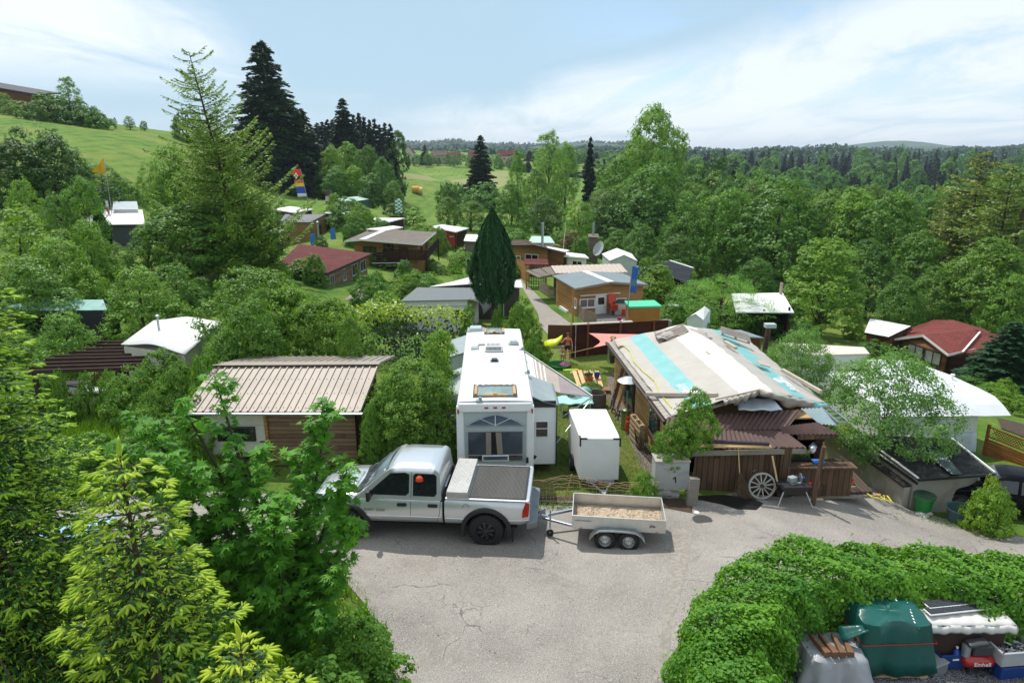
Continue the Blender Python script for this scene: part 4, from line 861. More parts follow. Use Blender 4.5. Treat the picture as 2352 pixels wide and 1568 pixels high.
def camper():
 """fifth-wheel travel trailer seen from behind; local x right, y forward, z up from the ground"""
 yaw=-math.atan2(-.28,9.3)*1; g=Hs(-.5,22)-.0; g=-.42
 t=thing('camping_trailer','long white touring camper with big rear window and roof hatches behind the pickup','camper',(-.53,20.2,g),yaw)
 H_=3.07; Wd=1.22; L=9.3; zb=.42
 m=MB(); prof=[(-Wd,zb),(Wd,zb),(Wd,H_-.12),(Wd-.10,H_),(-Wd+.10,H_),(-Wd,H_-.12)]
 m.prism(prof,.12,L,lambda a,b,c_:(a,c_,b)); m.build('body',M_rv,t,bev=.04,seg=3,smooth=40)
 m=MB(); m.sheet((-Wd+.06,.08,H_+.004),(Wd-.06,.08,H_+.004),(Wd-.06,L-.05,H_+.004),(-Wd+.06,L-.05,H_+.004),8,24,lambda u,v:Vector((0,0,.03*math.sin(u*PI)+.003*math.sin(v*40)))); m.build('roof_membrane',M_rvr,t,smooth=80)
 # rear cap: frame around a recessed face
 m=MB()
 for sg in(-1,1): m.hexa([(sg*1.23,-.06,.34),(sg*.98,-.03,.34),(sg*.98,.14,.34),(sg*1.23,.14,.34)] ,[(sg*1.23,-.02,H_-.10),(sg*1.0,.03,H_-.25),(sg*1.0,.14,H_-.25),(sg*1.23,.14,H_-.10)])
 m.hexa([(-1.23,-.05,.30),(1.23,-.05,.30),(1.23,.14,.30),(-1.23,.14,.30)],[(-1.2,-.06,.72),(1.2,-.06,.72),(1.2,.14,.72),(-1.2,.14,.72)])
 m.hexa([(-1.2,-.01,H_-.34),(1.2,-.01,H_-.34),(1.2,.14,H_-.34),(-1.2,.14,H_-.34)],[(-1.16,.0,H_-.04),(1.16,.0,H_-.04),(1.16,.14,H_-.02),(-1.16,.14,H_-.02)])
 m.build('rear_cap',M_rv,t,bev=.05,seg=3,smooth=40)
 m=MB(); m.bb(-1.0,1.0,.06,.13,.7,H_-.3); m.build('rear_panel',M_rvg,t)
 zz=lambda a:a
 # big window
 fr=MB(); fr.bb(-.92,.92,.025,.065,1.03,2.12); fo=fr.build('rear_window',pm('window_trim_grey',h('9aa4a6'),.4),t,bev=.06,seg=3)
 p=MB(); p.bb(-.87,.87,.012,.03,1.28,2.07); p.build('pane',glass('camper_glass',(.05,.065,.08,1),.12),fo,bev=.03)
 p=MB(); p.bb(-.87,-.43,.012,.03,1.07,1.24); p.bb(.43,.87,.012,.03,1.07,1.24); p.build('pane',M_glassd,fo)
 p=MB(); p.bb(-.43,.43,.004,.03,1.05,1.26); p.build('opening_sash',white,fo,bev=.01); p=MB(); p.bb(-.39,.39,.0,.02,1.09,1.22); p.build('pane',glass('blue_grey_glass',(.06,.09,.13,1),.06),fo)
 p=MB(); p.bb(-.18,.14,.008,.028,1.29,2.06); p.build('curtain_gap',dark,fo)
 cu=MB()
 for x0,x1 in((-.29,-.13),(.02,.20)):
  k=8
  for i in range(k): a=x0+(x1-x0)*i/k; cu.tube([(a,.004,2.05),(a+(.05 if x0>0 else -.0),.004,1.30)],.012,n=4)
 cu.build('curtain',pm('beige_curtain',h('9a9083'),.9),fo)
 # arched top window
 def lens(k0,k1,x0=-.88,x1=.88):
  pts=[]; n=14
  for i in range(n+1): u=i/n; x=x0+(x1-x0)*u; pts.append((x,2.29+.38*(1-abs(x/.88)**1.5)*1.0*k1+k0))
  return pts
 up=lens(0,.9); m=MB(); poly=[(-.93,2.30),(-.90,2.24),(.90,2.24),(.93,2.30)]+[(x,z+.05) for x,z in up[::-1][1:-1]]; m.prism(poly,.02,.07,lambda a,b,c_:(a,c_,b)); fo=m.build('top_window',pm('window_trim_grey',h('9aa4a6'),.4),t,bev=.02)
 m=MB(); m.prism([(-.84,2.29),(.84,2.29)]+up[::-1][1:-1],.008,.03,lambda a,b,c_:(a,c_,b)); m.build('pane',glass('blue_grey_glass',(.06,.09,.13,1),.06),fo)
 m=MB(); m.bb(-.012,.012,.0,.012,2.28,2.62); m.bar((0,.004,2.29),(.48,.004,2.53),.02,.012); m.bar((0,.004,2.29),(-.48,.004,2.53),.02,.012); m.build('glazing_bar',white,fo)
 for x in(-.28,0,.27):
  m=MB(); m.bb(x-.06,x+.06,-.03,.02,H_-.20,H_-.15); m.build('marker_light',M_lampred,t,bev=.01)
 for x in(-1.17,1.17):
  m=MB(); m.bb(x-.025,x+.025,-.05,.0,H_-.36,H_-.22); m.build('marker_light',M_lampred,t,bev=.008)
 m=MB(); m.bb(.98,1.20,-.08,-.04,.38,.52); m.build('tail_light',M_lampred,t,bev=.015)
 m=MB(); m.bb(-1.2,1.2,-.20,-.06,.18,.30); m.build('bumper',M_rvg,t,bev=.03)
 # roof fittings
 def rx(px,py): p=Wz(px,py,g+H_+.03)-Vector((-.53,20.2,0)); c,s=math.cos(-yaw),math.sin(-yaw); return p.x*c-p.y*s, p.x*s+p.y*c
 def hatch(px0,py0,px1,py1,label=None):
  a=rx(px0,py1); b=rx(px1,py0); w_=b[0]-a[0]; l_=b[1]-a[1]; cx=(a[0]+b[0])/2; cy=(a[1]+b[1])/2
  m=MB(); m.bb(cx-w_/2,cx+w_/2,cy-l_/2,cy+l_/2,H_+.01,H_+.05); o=m.build('roof_hatch',pm('tar_sheet',h('2b302e'),.5,var=.4,scale=12,bump=.8,bs=18),t)
  q=MB(); q.sheet((cx-w_*.42,cy-l_*.36,H_+.055),(cx+w_*.42,cy-l_*.36,H_+.055),(cx+w_*.42,cy+l_*.40,H_+.055),(cx-w_*.42,cy+l_*.40,H_+.055),10,8,lambda u,v:Vector((0,0,.10*math.sin(u*PI)*math.sin(v*PI)))); q.build('dome',pm('translucent_dome',h('7d8f8c'),.3,var=.2,scale=5),o,smooth=80)
  q=MB(); q.box((cx-w_*.44,cy,H_+.08),(.09,l_*.7,.06)); q.box((cx+w_*.44,cy,H_+.08),(.09,l_*.7,.06)); q.box((cx,cy-l_*.42,H_+.08),(w_*.55,.09,.05)); q.box((cx,cy-l_*.40,H_+.12),(.12,.12,.06)); q.build('weight_board',M_wood,o,bev=.005)
  q=MB(); q.sheet((cx-w_*.5,cy+l_*.36,H_+.05),(cx+w_*.5,cy+l_*.36,H_+.05),(cx+w_*.48,cy+l_*.56,H_+.05),(cx-w_*.48,cy+l_*.56,H_+.05),14,4,lambda u,v:Vector((0,0,.05*math.sin(v*PI)+.02*math.sin(u*40+v*3)))); q.build('loose_sheet',pm('tar_sheet',h('2b302e'),.5),o,smooth=60)
 hatch(1086,886,1186,913); hatch(1112,755,1158,768)
 a=rx(1134,803); m=MB(); m.bb(a[0]-.36,a[0]+.36,a[1]-.35,a[1]+.45,H_+.02,H_+.06); m.build('vent_base',pm('sealant_grey',h('8d9694'),.6),t)
 m=MB(); m.hexa([(a[0]-.36,a[1]-.38,H_+.05),(a[0]+.36,a[1]-.38,H_+.05),(a[0]+.36,a[1]+.42,H_+.05),(a[0]-.36,a[1]+.42,H_+.05)],[(a[0]-.33,a[1]-.34,H_+.27),(a[0]+.33,a[1]-.34,H_+.27),(a[0]+.30,a[1]+.36,H_+.30),(a[0]-.30,a[1]+.36,H_+.30)]); ac=m.build('air_conditioner',white,t,bev=.04,seg=3)
 m=MB()
 for i in range(12): x=a[0]-.27+i*.049; m.bb(x-.010,x+.010,a[1]-.375,a[1]-.345,H_+.10,H_+.24)
 for i in range(11): x=a[0]-.25+i*.05; m.bb(x-.010,x+.010,a[1]-.30,a[1]+.1,H_+.283,H_+.292)
 m.build('grille_slot',dark,ac)
 for (px,py,w_,l_,z_,mt,nm) in((1136,829,.28,.34,.09,M_glassd,'skylight'),(1180,790,.36,.34,.16,M_rvg,'roof_vent'),(1091,799,.26,.42,.14,white,'roof_vent'),(1110,792,.42,.22,.08,pm('cream_plastic',h('cfc9b4'),.5),'roof_vent'),(1093,757,.60,.62,.13,M_rvg,'roof_vent')):
  b=rx(px,py); m=MB(); m.bb(b[0]-w_*.62,b[0]+w_*.62,b[1]-l_*.6,b[1]+l_*.6,H_+.015,H_+.045); o=m.build(nm,pm('sealant_grey',h('8d9694'),.6),t); m=MB(); m.hexa([(b[0]-w_/2,b[1]-l_/2,H_+.04),(b[0]+w_/2,b[1]-l_/2,H_+.04),(b[0]+w_/2,b[1]+l_/2,H_+.04),(b[0]-w_/2,b[1]+l_/2,H_+.04)],[(b[0]-w_*.4,b[1]-l_*.4,H_+.04+z_),(b[0]+w_*.4,b[1]-l_*.4,H_+.04+z_),(b[0]+w_*.4,b[1]+l_*.4,H_+.04+z_),(b[0]-w_*.4,b[1]+l_*.4,H_+.04+z_)]); m.build('lid',mt,o,bev=.03)
 for (px,py) in((1213,855),(1200,802),(1103,918)):
  b=rx(px,py); m=MB(); m.bb(b[0]-.13,b[0]+.07,b[1]-.10,b[1]+.10,H_+.0,H_+.035); m.lathe([(.05,0),(.05,.09),(0,.10)],10,(b[0],b[1],H_+.03)); m.build('roof_plug',pm('sealant_grey',h('8d9694'),.6),t)
 # left slide-out
 m=MB(); m.hexa([(-Wd-.62,6.6,.9),(-Wd+.05,6.6,.9),(-Wd+.05,9.2,.9),(-Wd-.62,9.2,.9)],[(-Wd-.62,6.6,2.55),(-Wd+.05,6.6,2.75),(-Wd+.05,9.2,2.75),(-Wd-.62,9.2,2.55)]); so_=m.build('slide_out',M_rvg,t,bev=.02); m=MB(); m.slab((-Wd-.68,6.5,2.60),(-Wd+.06,6.5,2.84),(-Wd+.06,9.25,2.84),(-Wd-.68,9.25,2.60),.03); m.build('topper',M_grey,so_)
 m=MB(); m.hexa([(-Wd-.45,2.0,.9),(-Wd+.05,2.0,.9),(-Wd+.05,5.0,.9),(-Wd-.45,5.0,.9)],[(-Wd-.45,2.0,2.5),(-Wd+.05,2.0,2.7),(-Wd+.05,5.0,2.7),(-Wd-.45,5.0,2.5)]); m.build('slide_out',M_rvg,t,bev=.02)
 # right slide-out with its fabric topper
 m=MB(); m.bb(Wd-.02,Wd+.82,1.05,3.1,.42,2.52); so_=m.build('slide_out',M_rv,t,bev=.025,seg=3)
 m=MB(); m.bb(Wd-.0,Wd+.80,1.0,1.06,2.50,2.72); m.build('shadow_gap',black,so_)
 m=MB(); m.sheet((Wd-.04,.98,H_-.16),(Wd+.90,.98,2.58),(Wd+.90,3.2,2.58),(Wd-.04,3.2,H_-.12),8,10,lambda u,v:Vector((0,0,-.05*math.sin(u*PI)*(1-.5*v)))); m.build('topper',M_grey,so_,smooth=70,solid=.01)
 fr=MB(); fr.bb(Wd+.10,Wd+.58,1.022,1.05,1.42,2.02); fo=fr.build('side_window',white,so_,bev=.04,seg=3)
 p=MB(); p.bb(Wd+.15,Wd+.53,1.012,1.03,1.76,1.98); p.bb(Wd+.15,Wd+.53,1.012,1.03,1.46,1.72); p.build('pane',M_glassd,fo)
 m=MB(); m.bb(Wd+.82,Wd+.85,1.0,1.06,.35,2.55); m.build('corner_trim',black,so_)
 m=MB(); m.bb(-Wd+.1,Wd-.1,.4,L-.4,.12,.42); m.bb(Wd,Wd+.8,1.4,3.0,.25,.40); m.build('chassis',dark,t)
 for y in(4.2,5.1):
  wheel(t,(Wd-.02,y,.34),.34,.2,.2,1,M_rvg,kind='steel')
 m=MB(); m.bb(.98,1.06,-.06,-.045,1.0,1.2); m.box((Wd+.04,-.0,1.18),(.10,.02,.13),ry=.5); m.build('number_plate_holder',black,t)
 # side awning: a skewed striped cloth from the wall down to its outer roller
 A=Wz(1205,808,g+2.66); B=Wz(1214,871,g+2.62); T=Wz(1361,911,g+2.1); O=Vector((-.53,20.2,g)); Rm=Matrix.Rotation(-yaw,3,'Z')
 A,B,T=[Rm@(q-O) for q in(A,B,T)]; B2=Rm@(Wz(1284,902,g+2.35)-O)
 st=[pm('awning_white',h('dcd9d4'),.7),pm('awning_tan',h('a89b90'),.75),pm('awning_taupe',h('8d8282'),.75)]
 m=MB(); n=44; k=16
 def aw(u,v): # u 0 wall ->1 tip ; v 0 far ->1 near
  q=A.lerp(T,u) if False else None
  w0=A.lerp(T,u); w1=(B.lerp(B2,min(u/.5,1)) if u<.5 else B2.lerp(T,(u-.5)/.5)); p=w0.lerp(w1,v); p.z-=.05*math.sin(v*PI)*math.sin(u*PI); return p
 cols=[]
 for i in range(n+1):
  for j in range(k+1): m.v.append(tuple(aw(i/n,j/k)))
 for i in range(n):
  u=i/n; c_=0 if u<.13 else(1 if u<.155 else 0 if u<.175 else 1 if u<.215 else 0 if u<.235 else 1 if u<.275 else 0 if u<.31 else 1 if u<.52 else 2)
  for j in range(k): q=i*(k+1)+j; m.f.append((q,q+1,q+k+2,q+k+1)); m.m.append(c_)
 aw_=m.build('awning',st,t,smooth=80,solid=.006)
 m=MB(); m.tube([A+Vector((0,0,.03)),T+Vector((0,0,.02))],.035,n=8); m.build('roller_tube',pm('green_grey_metal',h('5d706a'),.4,metal=.3),aw_)
 m=MB(); m.tube([T,B2],.025); m.tube([T,Rm@(Wz(1290,958,g+1.35)-O)],.025); m.tube([T+Vector((0,0,-.03)),(Wd+.86,1.6,.9)],.018); m.build('awning_arm',steel,aw_)
 return t
camper()
def box_trailer():
 g=-.42; P=[(2.20,20.32),(3.48,20.30),(3.37,22.9),(2.04,22.95)]; O=Vector((2.84,21.6,g))
 t=thing('box_trailer','tall white enclosed box trailer with black roof corners beside the camper','trailer',tuple(O))
 q=[(a-O.x,b-O.y) for a,b in P]
 m=MB(); m.hexa([(a,b,.34) for a,b in q],[(a,b,1.77) for a,b in q]); m.build('body',white,t,bev=.02)
 m=MB(); m.hexa([(a*1.02,b*1.01,1.765) for a,b in q],[(a*1.0,b*1.0,1.80) for a,b in q]); m.build('roof',pm('box_roof',(.84,.84,.82,1),.5,var=.05),t,bev=.012)
 for i in(0,1):
  a,b=q[i]; sg=-1 if i==0 else 1; m=MB(); m.box((a-sg*.10,b,1.79),(.26,.05,.05)); m.box((a,b,1.66),(.05,.05,.28)); m.box((a,b+.10,1.79),(.05,.24,.05)); m.build('corner_bracket',black,t,bev=.01)
 m=MB(); m.bb(-.62,.6,-1.15,1.2,.24,.34); m.build('chassis',dark,t)
 for sd_ in(-1,1): wheel(t,(sd_*.70-.03,.1,.30),.30,.18,.18,sd_,M_rvg,kind='steel') if False else None
 for sd_ in(-1,1):
  m=MB(); m.lathe([(.0,-.08),(.28,-.08),(.30,-.05),(.30,.05),(.28,.08),(0,.08)],22,(sd_*.72-.04,.1,.30),axis='x'); to=m.build('tyre',rubber,t,smooth=40); m=MB(); m.lathe([(.0,.0),(.16,.0),(.16,.09),(0,.09)] if sd_>0 else [(0,-.09),(.16,-.09),(.16,0),(0,0)],18,(sd_*.72-.04,.1,.30),axis='x'); m.build('rim',steel,to)
 m=MB(); m.bar((-.35,-1.25,.30),(.06,-2.15,.28),.06,.06); m.bar((.42,-1.25,.30),(.08,-2.15,.28),.06,.06); m.bar((.07,-1.9,.28),(.07,-2.45,.26),.07,.07); m.build('drawbar',steel,t,bev=.006)
 m=MB(); m.bb(-.42,.52,-1.32,-1.27,.24,.33); m.build('light_bar',M_rvg,t)
 for x in(-.05,.14,.38): m=MB(); m.bb(x-.05,x+.05,-1.34,-1.32,.26,.31); m.build('lamp',M_lampred,t)
 for x in(-.5,.55): m=MB(); m.box((x,-1.33,.30),(.10,.08,.12)); m.build('corner_buffer',black,t,bev=.02)
box_trailer()
def car(label,loc,yaw,paint,L=4.3,Wc=.88,Ht=1.48,gl=None,roof=None,detail=True,hatch_=True):
 t=thing('parked_car',label,'car',loc,yaw)
 zt=[(0,.58),(.08,.70),(.5,.80),(1.1,.90),(1.25,.92),(3.2,.96),(3.9,.98),(L-.1,.92),(L,.62)]
 S=Shell([(x*L/4.3,z) for x,z in zt],[(0,.26),(.4,.22),(L-.3,.24),(L,.32)],[(0,Wc*.74),(.25,Wc*.92),(.9,Wc),(L-.8,Wc),(L-.2,Wc*.92),(L,Wc*.8)],[(.80*L/4.3,.32,.36),(3.42*L/4.3,.32,.36)],lambda u:.95+.05*math.sin(PI*min(1,u*1.2))-.09*max(0,(u-.85)/.15)**2)
 S.mesh(.0,L,44,lv=7).build('body',paint,t,smooth=40)
 k=L/4.3; top=Ht; gt=[(.95*k,.88),(1.05*k,.93),(1.75*k,top-.10),(2.05*k,top),(3.0*k,top),(3.5*k,top-.08),(4.05*k,1.12),(4.15*k,.95)]
 Gh=Shell(gt,[(0,.86),(L,.86)],[(0,Wc)],()); Gh.y=lambda x,z:Wc*.93-.21*max(0,(z-.9)/.55)-(.05 if z>Gh.zt(x)-.03 else 0)
 Gh.mesh(.95*k,4.15*k,34,lv=7,crown=.03).build('cabin',paint,t,smooth=50)
 if roof: m=MB(); m.sheet((1.9*k,-Wc*.62,top+.008),(3.3*k,-Wc*.62,top+.008),(3.3*k,Wc*.62,top+.008),(1.9*k,Wc*.62,top+.008),8,6,lambda u,v:Vector((0,0,.04*math.sin(v*PI)-.02*(2*u-1)**4))); m.build('glass_roof',roof,t,smooth=80,solid=.01)
 for sd_ in(-1,1):
  for poly in([(1.38*k,.95),(2.28*k,.97),(2.30*k,top-.10),(1.88*k,top-.13)],[(2.38*k,.97),(3.15*k,.98),(3.18*k,top-.12),(2.38*k,top-.10)],[(3.24*k,.99),(3.75*k,1.03),(3.42*k,top-.15),(3.26*k,top-.13)]):
   w=MB(); Gh.patch(w,poly,side=sd_,off=.008); w.build('side_window',M_glassd,t)
  m=MB(); S.patch(m,[(.10,.60),(.50,.66),(.52,.76),(.14,.70)],side=sd_,off=.01); m.build('headlight',M_lampw,t); m=MB(); S.patch(m,[(L-.42,.78),(L-.04,.76),(L-.05,.90),(L-.38,.92)],side=sd_,off=.01); m.build('tail_light',M_lampred,t)
  m=MB(); m.box((1.42*k,sd_*(Wc+.06),1.0),(.12,.16,.11)); m.build('wing_mirror',paint,t,bev=.02)
  ln=MB(); S.line(ln,[(1.25*k,.88),(1.25*k,.4)],sd_,r=.005); S.line(ln,[(2.33*k,.93),(2.33*k,.3)],sd_,r=.005); S.line(ln,[(3.2*k,.93),(3.1*k,.6)],sd_,r=.005); ln.build('door_seam',black,t)
  for x in(.80*k,3.42*k): wheel(t,(x,sd_*(Wc-.02),.32),.32,.2,.20,sd_,steel,spokes=5)
  for x in (2.15*k,3.05*k): m=MB(); S.patch(m,[(x-.09,.80),(x+.09,.80),(x+.09,.83),(x-.09,.83)],side=sd_,off=.02); m.build('door_handle',paint,t)
 for (x0,z0,x1,z1,hw0,hw1,nm) in((1.06*k,.935,1.76*k,top-.09,.72,.60,'windscreen'),(4.06*k,1.10,3.52*k,top-.07,.62,.56,'rear_window')):
  m=MB(); n_=8; vs=[];fs=[]; off=.022
  for x,z,hw in((x0,z0,hw0),(x1,z1,hw1)):
   for q in range(n_+1): u=q/n_*2-1; vs.append((x+(.05 if nm=='windscreen' else -.03)*u*u*1.0,u*hw*Wc/.88,z+off+.025*(1-u*u)))
  for q in range(n_): fs.append((q,q+1,n_+2+q,n_+1+q))
  m.add(vs,fs); m.build(nm,M_glassd,t,smooth=60,solid=.01)
 m=MB(); m.bb(.0,.1,-.5,.5,.34,.52); m.build('grille',black,t,bev=.01)
 m=MB(); m.bb(.3,L-.3,-Wc*.8,Wc*.8,.18,.5); m.build('chassis',dark,t)
 return t
g=G(1464,640); car('white hatchback parked beyond the cabin with the blue-grey roof','' and 0 or (g.x-2.0,g.y+.8,g.z),R(-14),pm('white_paint',(.8,.8,.8,1),.25,var=.02,coat=1),L=4.2)
g=G(1033,604); car('bright red car with black glass roof parked beyond the balcony cabin',(g.x+.6,g.y-1.5,g.z),R(62),pm('red_paint',h('a30f16'),.25,var=.04,coat=1),L=4.0,roof=glass('blue_grey_glass',(.06,.09,.13,1),.06))
P0=Wz(2275,1062,-1.25);
t=car('black car parked downhill at the right edge beside the concrete shed',(15.5,22.9,Hs(17.3,21.8)+.12),R(-24),pm('black_paint',(.004,.004,.006,1),.3,var=.2,spec=.08),L=4.5)
M_=None
# ---------------- roads, paths, yards ----------------
def gp(*pts): return [G(x,y) for x,y in pts]
road=drape('road',[(-26,14.5),(-17,17.5)]+[(p.x,p.y) for p in gp((330,1125),(760,1140),(1216,1158),(1500,1160),(1560,1165),(1700,1130),(1800,1125),(2000,1120),(2085,1170),(2200,1195),(2352,1235))]+[(26,18.2),(34,16.5),(34,12.5),(20,13.6)]+[(11.5,13.9),(8,13.9),(5.6,13.3),(3.4,11.8),(2.3,9.6),(1.8,7),(1.8,2),(-2.2,2),(-2.0,7.5)]+[(p.x,p.y) for p in gp((905,1568),(885,1480),(840,1390),(770,1310),(640,1270),(330,1250),(0,1290))]+[(-26,11.5)],M_asph,.025,.6)
patch=drape('road_patch',[(p.x,p.y) for p in gp((1545,1215),(1592,1213),(1578,1300),(1562,1372),(1545,1420),(1530,1568),(1500,1568),(1528,1400),(1540,1290))],pm('light_concrete',h('958d83',.8),.9,var=.15,scale=9,bump=.5,bs=60,col2=h('a8a198',.82),mixr=(.42,.62)),.031,.5)
lane=drape('lane',[(p.x,p.y) for p in gp((1262,800),(1262,772),(1241,750),(1236,722),(1213,683),(1194,652),(1180,625),(1172,600),(1180,600),(1202,650),(1225,669),(1263,708),(1316,748),(1316,800))],pm('lane_concrete',h('9c948b',.85),.9,var=.12,scale=1.5,bump=.3,bs=50),.03,.6)
dirt=drape('verge',[(p.x,p.y) for p in gp((1216,1160),(1500,1163),(1590,1180),(1590,1150),(1500,1140),(1216,1140))],M_soil,.035,.4)
yard=drape('gravel_yard',[(5.6,10.9),(4.2,10.2),(3.5,8.9),(3.4,6),(13,6),(14,9),(12.5,11),(8.5,11.0)],M_gravel,.045,.4)
strip=drape('gravel_strip',[(p.x,p.y) for p in gp((1400,860),(1420,860),(1435,930),(1470,1000),(1535,1120),(1500,1120),(1470,1065),(1440,1000),(1415,960),(1385,900))],M_gravel2,.03,.5)
yard2=drape('paved_yard',[(p.x,p.y) for p in gp((1322,724),(1480,716),(1500,748),(1368,758),(1335,742))],pm('paving',h('6e6a68',.85),.9,var=.15,scale=2),.03,.6)
terrace=drape('terrace',[(p.x,p.y) for p in gp((841,652),(880,650),(905,655),(830,690),(790,690))],pm('terrace_slab',h('9a8a80',.85),.9,var=.15),.04,.6)
bed=drape('garden_bed',[(p.x,p.y) for p in gp((2290,960),(2352,975),(2352,1005),(2300,985))],M_soil,.04,.6)
lawn=grass_mat('lawn_grass',h('5c7f2e',.72),h('80933e',.75),h('9c9858',.75),1.6)
drape('lawn',[(p.x,p.y) for p in gp((1216,1140),(1500,1140),(1520,1120),(1440,1000),(1400,900),(1390,850),(1290,835),(1262,850),(1262,900),(1216,1000))],lawn,.02,.6)
# ---------------- buildings ----------------
def zf(x0,y0,w,W_): k=w/W_; return lambda x,y:((x0+k*x)/1.063,(y0+k*y)/1.063)
f1=zf(0,100,700,2195); f2=zf(650,350,650,2265); f3=zf(1200,500,700,2352); f4=zf(1800,350,700,1996); g1=zf(0,600,600,1882); g2=zf(400,750,750,2352); g3=zf(1050,750,550,1725); g4=zf(1450,750,650,1853); g5=zf(1900,800,600,1711); g7=zf(1600,1300,900,2352); g8=zf(0,950,900,1968)
W_brn=planks('brown_boards',h('4a2f1d',.9),h('8a6038',.9),wd=.16); W_tan=planks('honey_boards',h('94683c',.9),h('c99a62',.9),wd=.14); W_dk=planks('dark_boards',h('24160f',.8),h('4d3222',.8),wd=.15)
W_old=planks('weathered_boards',h('3d2c1f',.9),h('7b6350',.9),wd=.18,axis='X'); W_new=planks('pale_new_boards',h('b08650',.9),h('e0bd88',.9),wd=.14)
W_grey=planks('grey_boards',h('6b6258',.8),h('8f8578',.85),wd=.12)
R_red=tiles('dark_red_felt',h('68302e',.85),1.0,.33); R_tan=tiles('grey_brown_felt',h('7d746a',.85),.9,.5,var=.08); R_grey=pm('blue_grey_felt',h('7b878c',.9),.85,var=.08,scale=1); R_blk=tiles('black_shingles',h('2e3031',.8),.33,.16,var=.4)
R_wht=pm('white_sheet_roof',(.70,.70,.68,1),.6,var=.10,scale=.6); R_brn=pm('brown_sheet',h('5a4036',.85),.8,var=.2); R_mint=pm('mint_sheet',h('a9c3b6',.95),.6,var=.08)
P_wht=pm('painted_white_wall',(.66,.68,.68,1),.6,var=.08,scale=1.2); P_crm=pm('cream_caravan',h('c9c6b6',.95),.5,var=.07)
T_frame=pm('white_trim',(.72,.72,.70,1),.5,var=.04); T_dk=pm('dark_trim',h('2e2219',.8),.7,var=.2)
def Vv(p): return Vector(p)
def bld(name,label,cat,q,rise=0,ridge='y',wm=W_brn,rm=R_grey,over=.25,th=.07,rp=None,base=None,walls=(0,1,2,3),fascia=None,corr=0,group=None,sink=1.6,ridge_cap=None,wall_name='wall'):
 """q: eave corners near-left, near-right, far-right, far-left (world). Gable when rise>0 or rp given"""
 q=[Vv(p) for p in q]; cen=sum(q,Vector())/4; g=(Hs(q[0].x,q[0].y)+Hs(q[1].x,q[1].y))/2 if base is None else base
 O=Vector((q[0].x,q[0].y,g)); t=thing(name,label,cat,O,0,group); L=[p-O for p in q]; C=cen-O
 ins=[]
 for p in L:
  d=Vector((C.x-p.x,C.y-p.y,0)); ins.append(p+d.normalized()*over*1.3)
 t['_w']=0;
 if rp: r0,r1=Vv(rp[0])-O,Vv(rp[1])-O
 elif rise:
  if ridge=='y': r0,r1=(L[0]+L[1])/2+Vector((0,0,rise)),(L[2]+L[3])/2+Vector((0,0,rise))
  else: r0,r1=(L[0]+L[3])/2+Vector((0,0,rise)),(L[1]+L[2])/2+Vector((0,0,rise))
 m=MB(); A=[Vector((p.x,p.y,-sink)) for p in ins]; B=[Vector((p.x,p.y,p.z-th-.01)) for p in ins]
 for i in walls:
  j=(i+1)%4; n=(A[j]-A[i]).cross(Vector((0,0,1))).normalized()*.09; m.hexa([A[i],A[j],A[j]-n,A[i]-n],[B[i],B[j],B[j]-n,B[i]-n])
 if rise or rp:
  if ridge=='y': gs=[(B[0],B[1],r0),(B[3],B[2],r1)]
  else: gs=[(B[0],B[3],r0),(B[1],B[2],r1)]
  for a,b,r_ in gs:
   r2=Vector((r_.x,r_.y,r_.z-th-.02)); md=(a+b)/2; r2=r2+(Vector((C.x,C.y,r2.z))-r2)*0; inn=Vector((md.x-r2.x,md.y-r2.y,0)); r2=Vector((r2.x,r2.y,r2.z))+inn*1.0 if rp is None else r2+ (Vector((C.x,C.y,0))-Vector((r2.x,r2.y,0))).normalized()*over*1.2
   n=Vector((C.x-md.x,C.y-md.y,0)).normalized()*.09; m.add([a,b,r2,a+n,b+n,r2+n],[(0,1,2),(5,4,3),(0,3,4,1),(1,4,5,2),(2,5,3,0)])
 m.build(wall_name,wm,t)
 def plane(m_,a,b,c,d):
  if corr:
   # ribs run from a->d direction; spacing along a->b
   n=max(2,int((b-a).length/corr)); up=Vector((0,0,1)); e=.022
   vs=[];fs=[]
   for i in range(n*4+1):
    u=i/(n*4); o=(0,e,e,0)[i%4]; p0=a.lerp(b,u)+up*o; p1=d.lerp(c,u)+up*o; vs+=[p0,p1]
   for i in range(n*4): fs.append((2*i,2*i+2,2*i+3,2*i+1))
   k=len(vs); vs+=[a-up*th,b-up*th,c-up*th,d-up*th]; fs.append((k+3,k+2,k+1,k)); m_.add(vs,fs)
   m_.hexa([a-up*th,b-up*th,c-up*th,d-up*th],[a-up*.004,b-up*.004,c-up*.004,d-up*.004])
  else: m_.slab(a,b,c,d,th)
 m=MB()
 if rise or rp:
  if ridge=='y': plane(m,L[3],L[0],r0,r1); plane(m,L[1],L[2],r1,r0)
  else: plane(m,L[0],L[1],r1,r0); plane(m,L[2],L[3],r0,r1)
 else: plane(m,L[0],L[1],L[2],L[3])
 ro=m.build('roof',rm,t)
 if ridge_cap and (rise or rp): m=MB(); d=(r1-r0).normalized(); s_=d.cross(Vector((0,0,1))).normalized(); m.hexa([r0-s_*ridge_cap-Vector((0,0,.05)),r0+s_*ridge_cap-Vector((0,0,.05)),r1+s_*ridge_cap-Vector((0,0,.05)),r1-s_*ridge_cap-Vector((0,0,.05))],[r0-s_*ridge_cap+Vector((0,0,.02)),r0+s_*ridge_cap+Vector((0,0,.02)),r1+s_*ridge_cap+Vector((0,0,.02)),r1-s_*ridge_cap+Vector((0,0,.02))]); m.build('ridge_cap',R_wht,ro)
